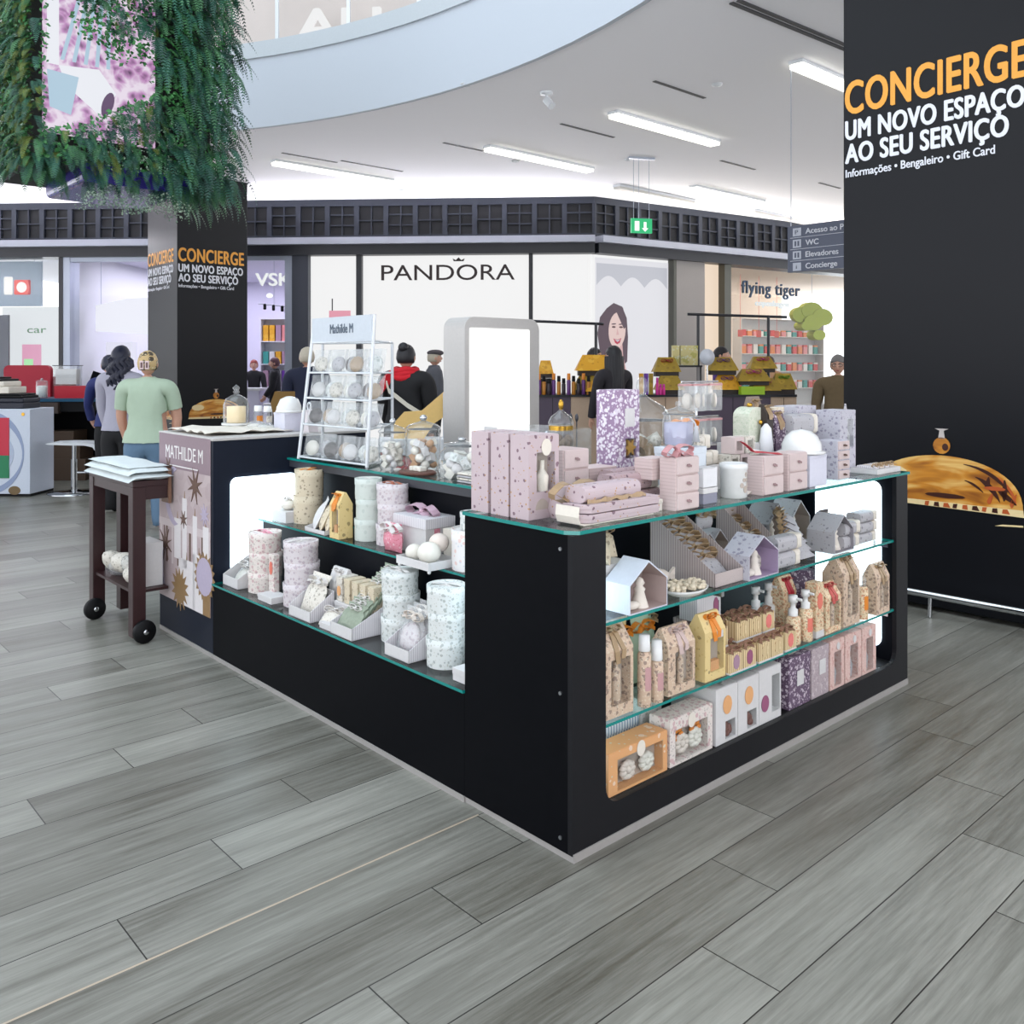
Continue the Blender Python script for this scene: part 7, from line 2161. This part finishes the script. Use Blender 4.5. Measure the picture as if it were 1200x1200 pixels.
person('person with silver hair and navy coat holding a tan bag near the wire rack', (-2.50, 10.9, 0), PI + .1, 1.72, top=M_NAVYCL, legs=mat('brown trousers', (84, 64, 56), .8), shoes=M_BLKCL, hair=H_GREY, arms=((.0, .0), (.0, .0)), stout=1.12, coat=.42, extra=tote)


def cap(r, h, HM, N_):
    MB().ball((0, -.006 * h, .045 * h), .058 * h, .078 * h, .03 * h, 16, 8, 0, HM).build('flat_cap', mat('grey tweed', (84, 80, 84), .9, bump=.3), r)


person('person in a grey coat and flat cap walking past the lit jeweller front', (-1.22, 14.0, 0), PI / 2 + .3, 1.74, top=mat('grey wool coat', (96, 98, 106), .9), legs=M_BLKCL, shoes=M_BLKCL, hair=H_GREY, arms=((.03, .03), (.0, .05)), coat=.46, extra=cap)
person('person with very long straight black hair at the stall, side view', (1.20, 10.55, 0), PI + .5, 1.73, top=mat('charcoal top', (40, 36, 42), .8), legs=M_BLKCL, shoes=M_BLKCL, hair=H_BLACK, hairstyle='long', arms=((.03, .06), (.03, .06)), head_turn=.1)
person('person in a dark blue jacket bending behind the stall beside the portrait poster', (1.06, 12.3, 0), .9, 1.74, top=M_NAVYCL, legs=M_BLKCL, shoes=M_BLKCL, hair=H_BLACK, arms=((.05, .08), (.05, .08)), lean=.12)
person('person with short dark hair and violet top behind the violet bowed gift box', (2.92, 12.5, 0), 1.2, 1.76, top=mat('violet top', (110, 70, 170), .7), legs=M_BLKCL, shoes=M_BLKCL, hair=H_BLACK, arms=((.03, .05), (.03, .05)))


def specs(r, h, HM, N_):
    mb = MB()
    for sg in (-1, 1): mb.tube([(sg * .019 * h + .015 * h * math.cos(a), -.058 * h, .006 * h + .011 * h * math.sin(a)) for a in [2 * PI * i / 14 for i in range(14)]], .0016 * h, 6, 0, HM, True)
    mb.tube([(-.036 * h, -.056 * h, .008 * h), (-.049 * h, 0, .008 * h)], .0015 * h, 5, 0, HM)
    mb.tube([(.036 * h, -.056 * h, .008 * h), (.049 * h, 0, .008 * h)], .0015 * h, 5, 0, HM)
    mb.build('spectacles', mat('thin dark spectacles', (40, 36, 36), .3), r)


person('person with grey hair and glasses in an olive jacket looking down, beside the big column', (3.72, 10.2, 0), -.45, 1.62, top=mat('olive jacket', (116, 98, 70), .85, bscale=25, vary=.12), legs=mat('olive trousers', (96, 84, 66), .8), shoes=M_BLKCL, hair=mat('grey brown hair', (132, 128, 126), .6, bscale=90, vary=.3), arms=((.02, .13), (.02, .13)), stout=1.25, head_tilt=.15, extra=specs)
person('person with brown hair in a tan top inside the toy shop', (4.55, 15.8, 0), 2.6, 1.66, top=mat('tan knit', (206, 160, 120), .8), legs=M_BLKCL, shoes=M_BLKCL, hair=mat('dark brown hair', (70, 48, 40), .5), hairstyle='bun', arms=((.03, .05), (.03, .05)))
person('person with auburn hair in a dark suit at the lilac shop counter, side view', tuple(FL(-6.42, 1.75, 0)), -PI / 2 + .2, 1.66, top=M_BLKCL, legs=M_BLKCL, shoes=M_BLKCL, hair=H_BROWN, hairstyle='short', arms=((.02, .1), (.02, .1)), coat=.5)
person('shop assistant in black with reddish hair facing out behind the lilac shop counter', tuple(FL(-7.22, 2.78, 0)), .2, 1.62, top=M_BLKCL, legs=M_BLKCL, shoes=M_BLKCL, hair=mat('reddish hair', (150, 60, 50), .5), arms=((.03, .1), (.03, .1)))

# ================================================================== hanging screen wrapped in greenery above the aisle
hp = thing('hanging_planter', 'big hanging screen box overgrown with ferns and small-leaved plants, above the aisle', 'planter', (-3.81, 7.2, 0), KA)
PZ0, PZ1 = 3.06, 6.4
PWU, PWV = 1.50, 1.40
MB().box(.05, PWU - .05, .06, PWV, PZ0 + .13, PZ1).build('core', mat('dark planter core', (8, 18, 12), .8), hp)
sk_ = MB()
sk_.prism([(x, z) for x, z in rr(.34, PWU - .25, PZ0 - .02, PZ0 + .14, .05)], .05, PWV - .3)
sk_.build('violet_skirt', mat('violet blue gloss', (52, 44, 140), .2, vary=.3, bscale=6), hp)


def screen_mat():
    m, N, L = nt('glowing screen picture')
    b = N['Principled BSDF']
    b.inputs['Base Color'].default_value = (.02, .02, .02, 1)
    tc = N.new('ShaderNodeTexCoord')
    vo = N.new('ShaderNodeTexVoronoi')
    vo.inputs['Scale'].default_value = 13
    no = N.new('ShaderNodeTexNoise')
    no.inputs['Scale'].default_value = 6
    no.inputs['Distortion'].default_value = 2.5
    L.new(tc.outputs['Object'], vo.inputs['Vector'])
    L.new(tc.outputs['Object'], no.inputs['Vector'])
    ra = N.new('ShaderNodeValToRGB')
    e = ra.color_ramp.elements
    e[0].position, e[0].color = 0.25, lin((90, 50, 92))
    e[1].position, e[1].color = 0.72, lin((250, 236, 252))
    k = e.new(.5); k.color = lin((206, 150, 204))
    L.new(math_(N, L, 'ADD', math_(N, L, 'MULTIPLY', vo.outputs['Distance'], .55), math_(N, L, 'MULTIPLY', no.outputs['Fac'], .6)), ra.inputs[0])
    L.new(ra.outputs[0], b.inputs['Emission Color'])
    b.inputs['Emission Strength'].default_value = .62
    return m


scr = MB().box(.04, .93, 0, .06, 3.40, PZ1).build('screen', screen_mat(), hp)
pmb = MB()
pmb.box(.06, .15, -.003, 0, 3.95, PZ1, 0)
pmb.prism([(.15, 3.95), (.46, 3.98), (.60, 3.80), (.55, 3.72), (.46, 3.60), (.20, 3.80)][::-1], -.006, 0, 0)
pmb.prism([(.06, 3.90), (.30, 3.88), (.24, 3.56), (.08, 3.60)][::-1], -.008, 0, 1)
pmb.prism(E_(.53, 3.70, .045, .11, 16, -.3), -.010, 0, 2)
for i in range(5): pmb.prism([(.16 + .09 * i, 4.0), (.19 + .09 * i, 4.0), (.36 + .05 * i, 4.7), (.33 + .05 * i, 4.7)], -.004, 0, 1)
pmb.build('screen_shapes', [mat('screen white', (246, 248, 255), emit=.66), mat('screen ice blue', (190, 220, 240), emit=.6), mat('screen plum', (110, 70, 120), emit=.45)], scr)
for x, y in ((.2, .3), (PWU - .2, .3), (.2, PWV - .3), (PWU - .2, PWV - .3)): MB().tube([(x, y, PZ1), (x, y, 9.5)], .012, 6).build('cable', M_STEEL, hp)


def leaf_mat(name, c1, c2, rough=.5):
    m, N, L = nt(name)
    b = N['Principled BSDF']
    b.inputs['Roughness'].default_value = rough
    tc = N.new('ShaderNodeTexCoord')
    no = N.new('ShaderNodeTexNoise')
    no.inputs['Scale'].default_value = 5
    no.inputs['Detail'].default_value = 4
    L.new(tc.outputs['Object'], no.inputs['Vector'])
    ra = N.new('ShaderNodeValToRGB')
    e = ra.color_ramp.elements
    e[0].position, e[0].color = .35, lin(c1)
    e[1].position, e[1].color = .65, lin(c2)
    L.new(no.outputs['Fac'], ra.inputs[0])
    L.new(ra.outputs[0], b.inputs['Base Color'])
    return m


L_FERN = [leaf_mat('fern green', (36, 86, 54), (76, 132, 84)), leaf_mat('deep fern green', (20, 62, 52), (46, 106, 84)), leaf_mat('olive moss green', (74, 90, 30), (112, 128, 48))]
L_SMALL = [leaf_mat('small dark leaves', (26, 80, 40), (60, 134, 64)), leaf_mat('silver grey leaves', (120, 150, 130), (170, 194, 170))]


def frond(mb, p, out, ln, droop, wid, n=14, mi=0):
    """arching fern frond: paired leaflets along a bending rib"""
    p = Vector(p)
    d = Vector(out).normalized()
    side = d.cross(Vector((0, 0, 1)))
    side = side.normalized() if side.length > .01 else Vector((1, 0, 0))
    v, f = [], []
    pos = p.copy()
    for k in range(n + 1):
        q = k / n
        dirn = (d * (1 - q * droop * .8) + Vector((0, 0, -1)) * (droop * q * 1.5 - .15 * (1 - q))).normalized()
        w = wid * (math.sin(PI * min(1, q * .92 + .08)) ** .7) + .002
        nrm = side.cross(dirn)
        for sg in (-1, 1):
            b = len(v)
            tip = pos + side * sg * w + dirn * w * .45 - nrm * .1 * w
            v += [tuple(pos - dirn * ln / n * .30), tuple(pos + dirn * ln / n * .20), tuple(pos + side * sg * w * .6 + dirn * (w * .4 + ln / n * .16)), tuple(tip), tuple(pos + side * sg * w * .6 + dirn * (w * .18))]
            f.append((b, b + 1, b + 2, b + 3, b + 4) if sg > 0 else (b + 4, b + 3, b + 2, b + 1, b))
        pos = pos + dirn * ln / n
    mb.add(v, f, mi)


def leaf(mb, p, nrm, size, mi):
    n_ = Vector(nrm).normalized()
    a = n_.orthogonal().normalized()
    a = (Matrix.Rotation(RND.uniform(0, 6.28), 3, n_) @ a)
    b = n_.cross(a)
    p = Vector(p)
    mb.add([tuple(p), tuple(p + a * size * .5 + b * size * .32 + n_ * size * .12), tuple(p + a * size + n_ * size * .05), tuple(p + a * size * .5 - b * size * .32 + n_ * size * .12)], [(0, 1, 2, 3)], mi)


RG = random.Random(21)
fm, lm = MB(), MB()


SCR = [(.02, 3.38), (.25, 3.46), (.42, 3.55), (.6, 3.68), (.88, 3.85), (.88, 4.1), (.557, 4.05), (.42, 4.15), (.25, 4.25), (.27, 4.9), (.02, 4.9)]


def in_screen(x, z):
    """the picture shows through this opening in the greenery"""
    c = False
    for (x0, z0), (x1, z1) in zip(SCR, SCR[1:] + SCR[:1]):
        if (z0 > z) != (z1 > z) and x < (x1 - x0) * (z - z0) / (z1 - z0) + x0: c = not c
    return c


for k in range(2300):
    face = RG.random()
    z = RG.uniform(PZ0 + .05, 5.6)
    if face < .52:                        # front face
        x = RG.uniform(-.05, PWU + .08)
        if in_screen(x, z): continue
        base, out = (x, -.02, z), (RG.uniform(-.5, .5), -1, RG.uniform(-.2, .5))
    elif face < .72:                      # near end
        base, out = (PWU + .02, RG.uniform(0, PWV), z), (1, RG.uniform(-.5, .5), RG.uniform(-.2, .4))
    else:
        base, out = (-.03, RG.uniform(0, PWV), z), (-1, RG.uniform(-.6, .3), RG.uniform(-.2, .4))
    big = base[0] > .9
    if face < .6 and (in_screen(base[0], z - .22) or in_screen(base[0] + out[0] * .2, z - .12)): continue
    frond(fm, base, out, RG.uniform(.24, .42) * (1.35 if big else .85), RG.uniform(.6, 1.25), RG.uniform(.028, .042), 18, RG.choice((0, 0, 1, 1, 1, 2)) if not big else RG.choice((0, 1, 1)))
for k in range(240):                       # fronds over the lower rim
    x = RG.uniform(-.05, PWU + .1)
    if .22 < x < 1.05 and RG.random() < .55: continue
    frond(fm, (x, RG.uniform(-.05, .5), PZ0 + RG.uniform(0, .14)), (RG.uniform(-.6, .5), -.8, .1), RG.uniform(.18, .36), 1.2, .036, 16, RG.choice((0, 1)))
for k in range(420):                      # the side towards the far aisle, close to the picture
    frond(fm, (-.03, RG.uniform(.0, .8), RG.uniform(PZ0 + .1, 5.2)), (-.7, -.6, RG.uniform(-.2, .3)), RG.uniform(.14, .26), RG.uniform(.7, 1.3), .032, 14, RG.choice((0, 1, 2, 2)))
fm.build('fern_foliage', L_FERN, hp)
for k in range(12000):
    r_1 = RG.random()
    z = RG.uniform(PZ0 + .08, 5.6)
    grey = False
    if r_1 < .6:
        x = RG.uniform(-.02, PWU + .02)
        if in_screen(x, z): continue
        p, nn = (x, -.04 - RG.uniform(0, .14), z), (RG.uniform(-.7, .7), -1, RG.uniform(-.3, .9))
        grey = (.30 < x < 1.15 and z < 3.62 and RG.random() < .62)
    elif r_1 < .78: p, nn = (PWU + .05 + RG.uniform(0, .1), RG.uniform(0, PWV), z), (1, RG.uniform(-.7, .7), RG.uniform(-.3, .9))
    else: p, nn = (-.08 - RG.uniform(0, .1), RG.uniform(0, PWV), z), (-1, RG.uniform(-.7, .7), RG.uniform(-.3, .9))
    leaf(lm, p, nn, RG.uniform(.025, .055) if not grey else RG.uniform(.018, .03), 1 if grey else 0)
for k in range(700):                      # silvery sprays hanging under the skirt
    x = RG.uniform(.35, 1.25)
    leaf(lm, (x, RG.uniform(-.06, .3), PZ0 - .15 + RG.uniform(-.06, .08) + .03 * math.sin(x * 14)), (RG.uniform(-1, 1), -1, RG.uniform(-1, 1)), RG.uniform(.016, .028), 1)
for k in range(2600):
    leaf(lm, (-.05 - RG.uniform(0, .06), RG.uniform(-.02, 1.0), RG.uniform(PZ0 + .1, 5.2)), (-1, -.8, RG.uniform(-.3, .9)), RG.uniform(.025, .05), 1 if RG.random() < .12 else 0)
lm.build('small_leaf_foliage', L_SMALL, hp)
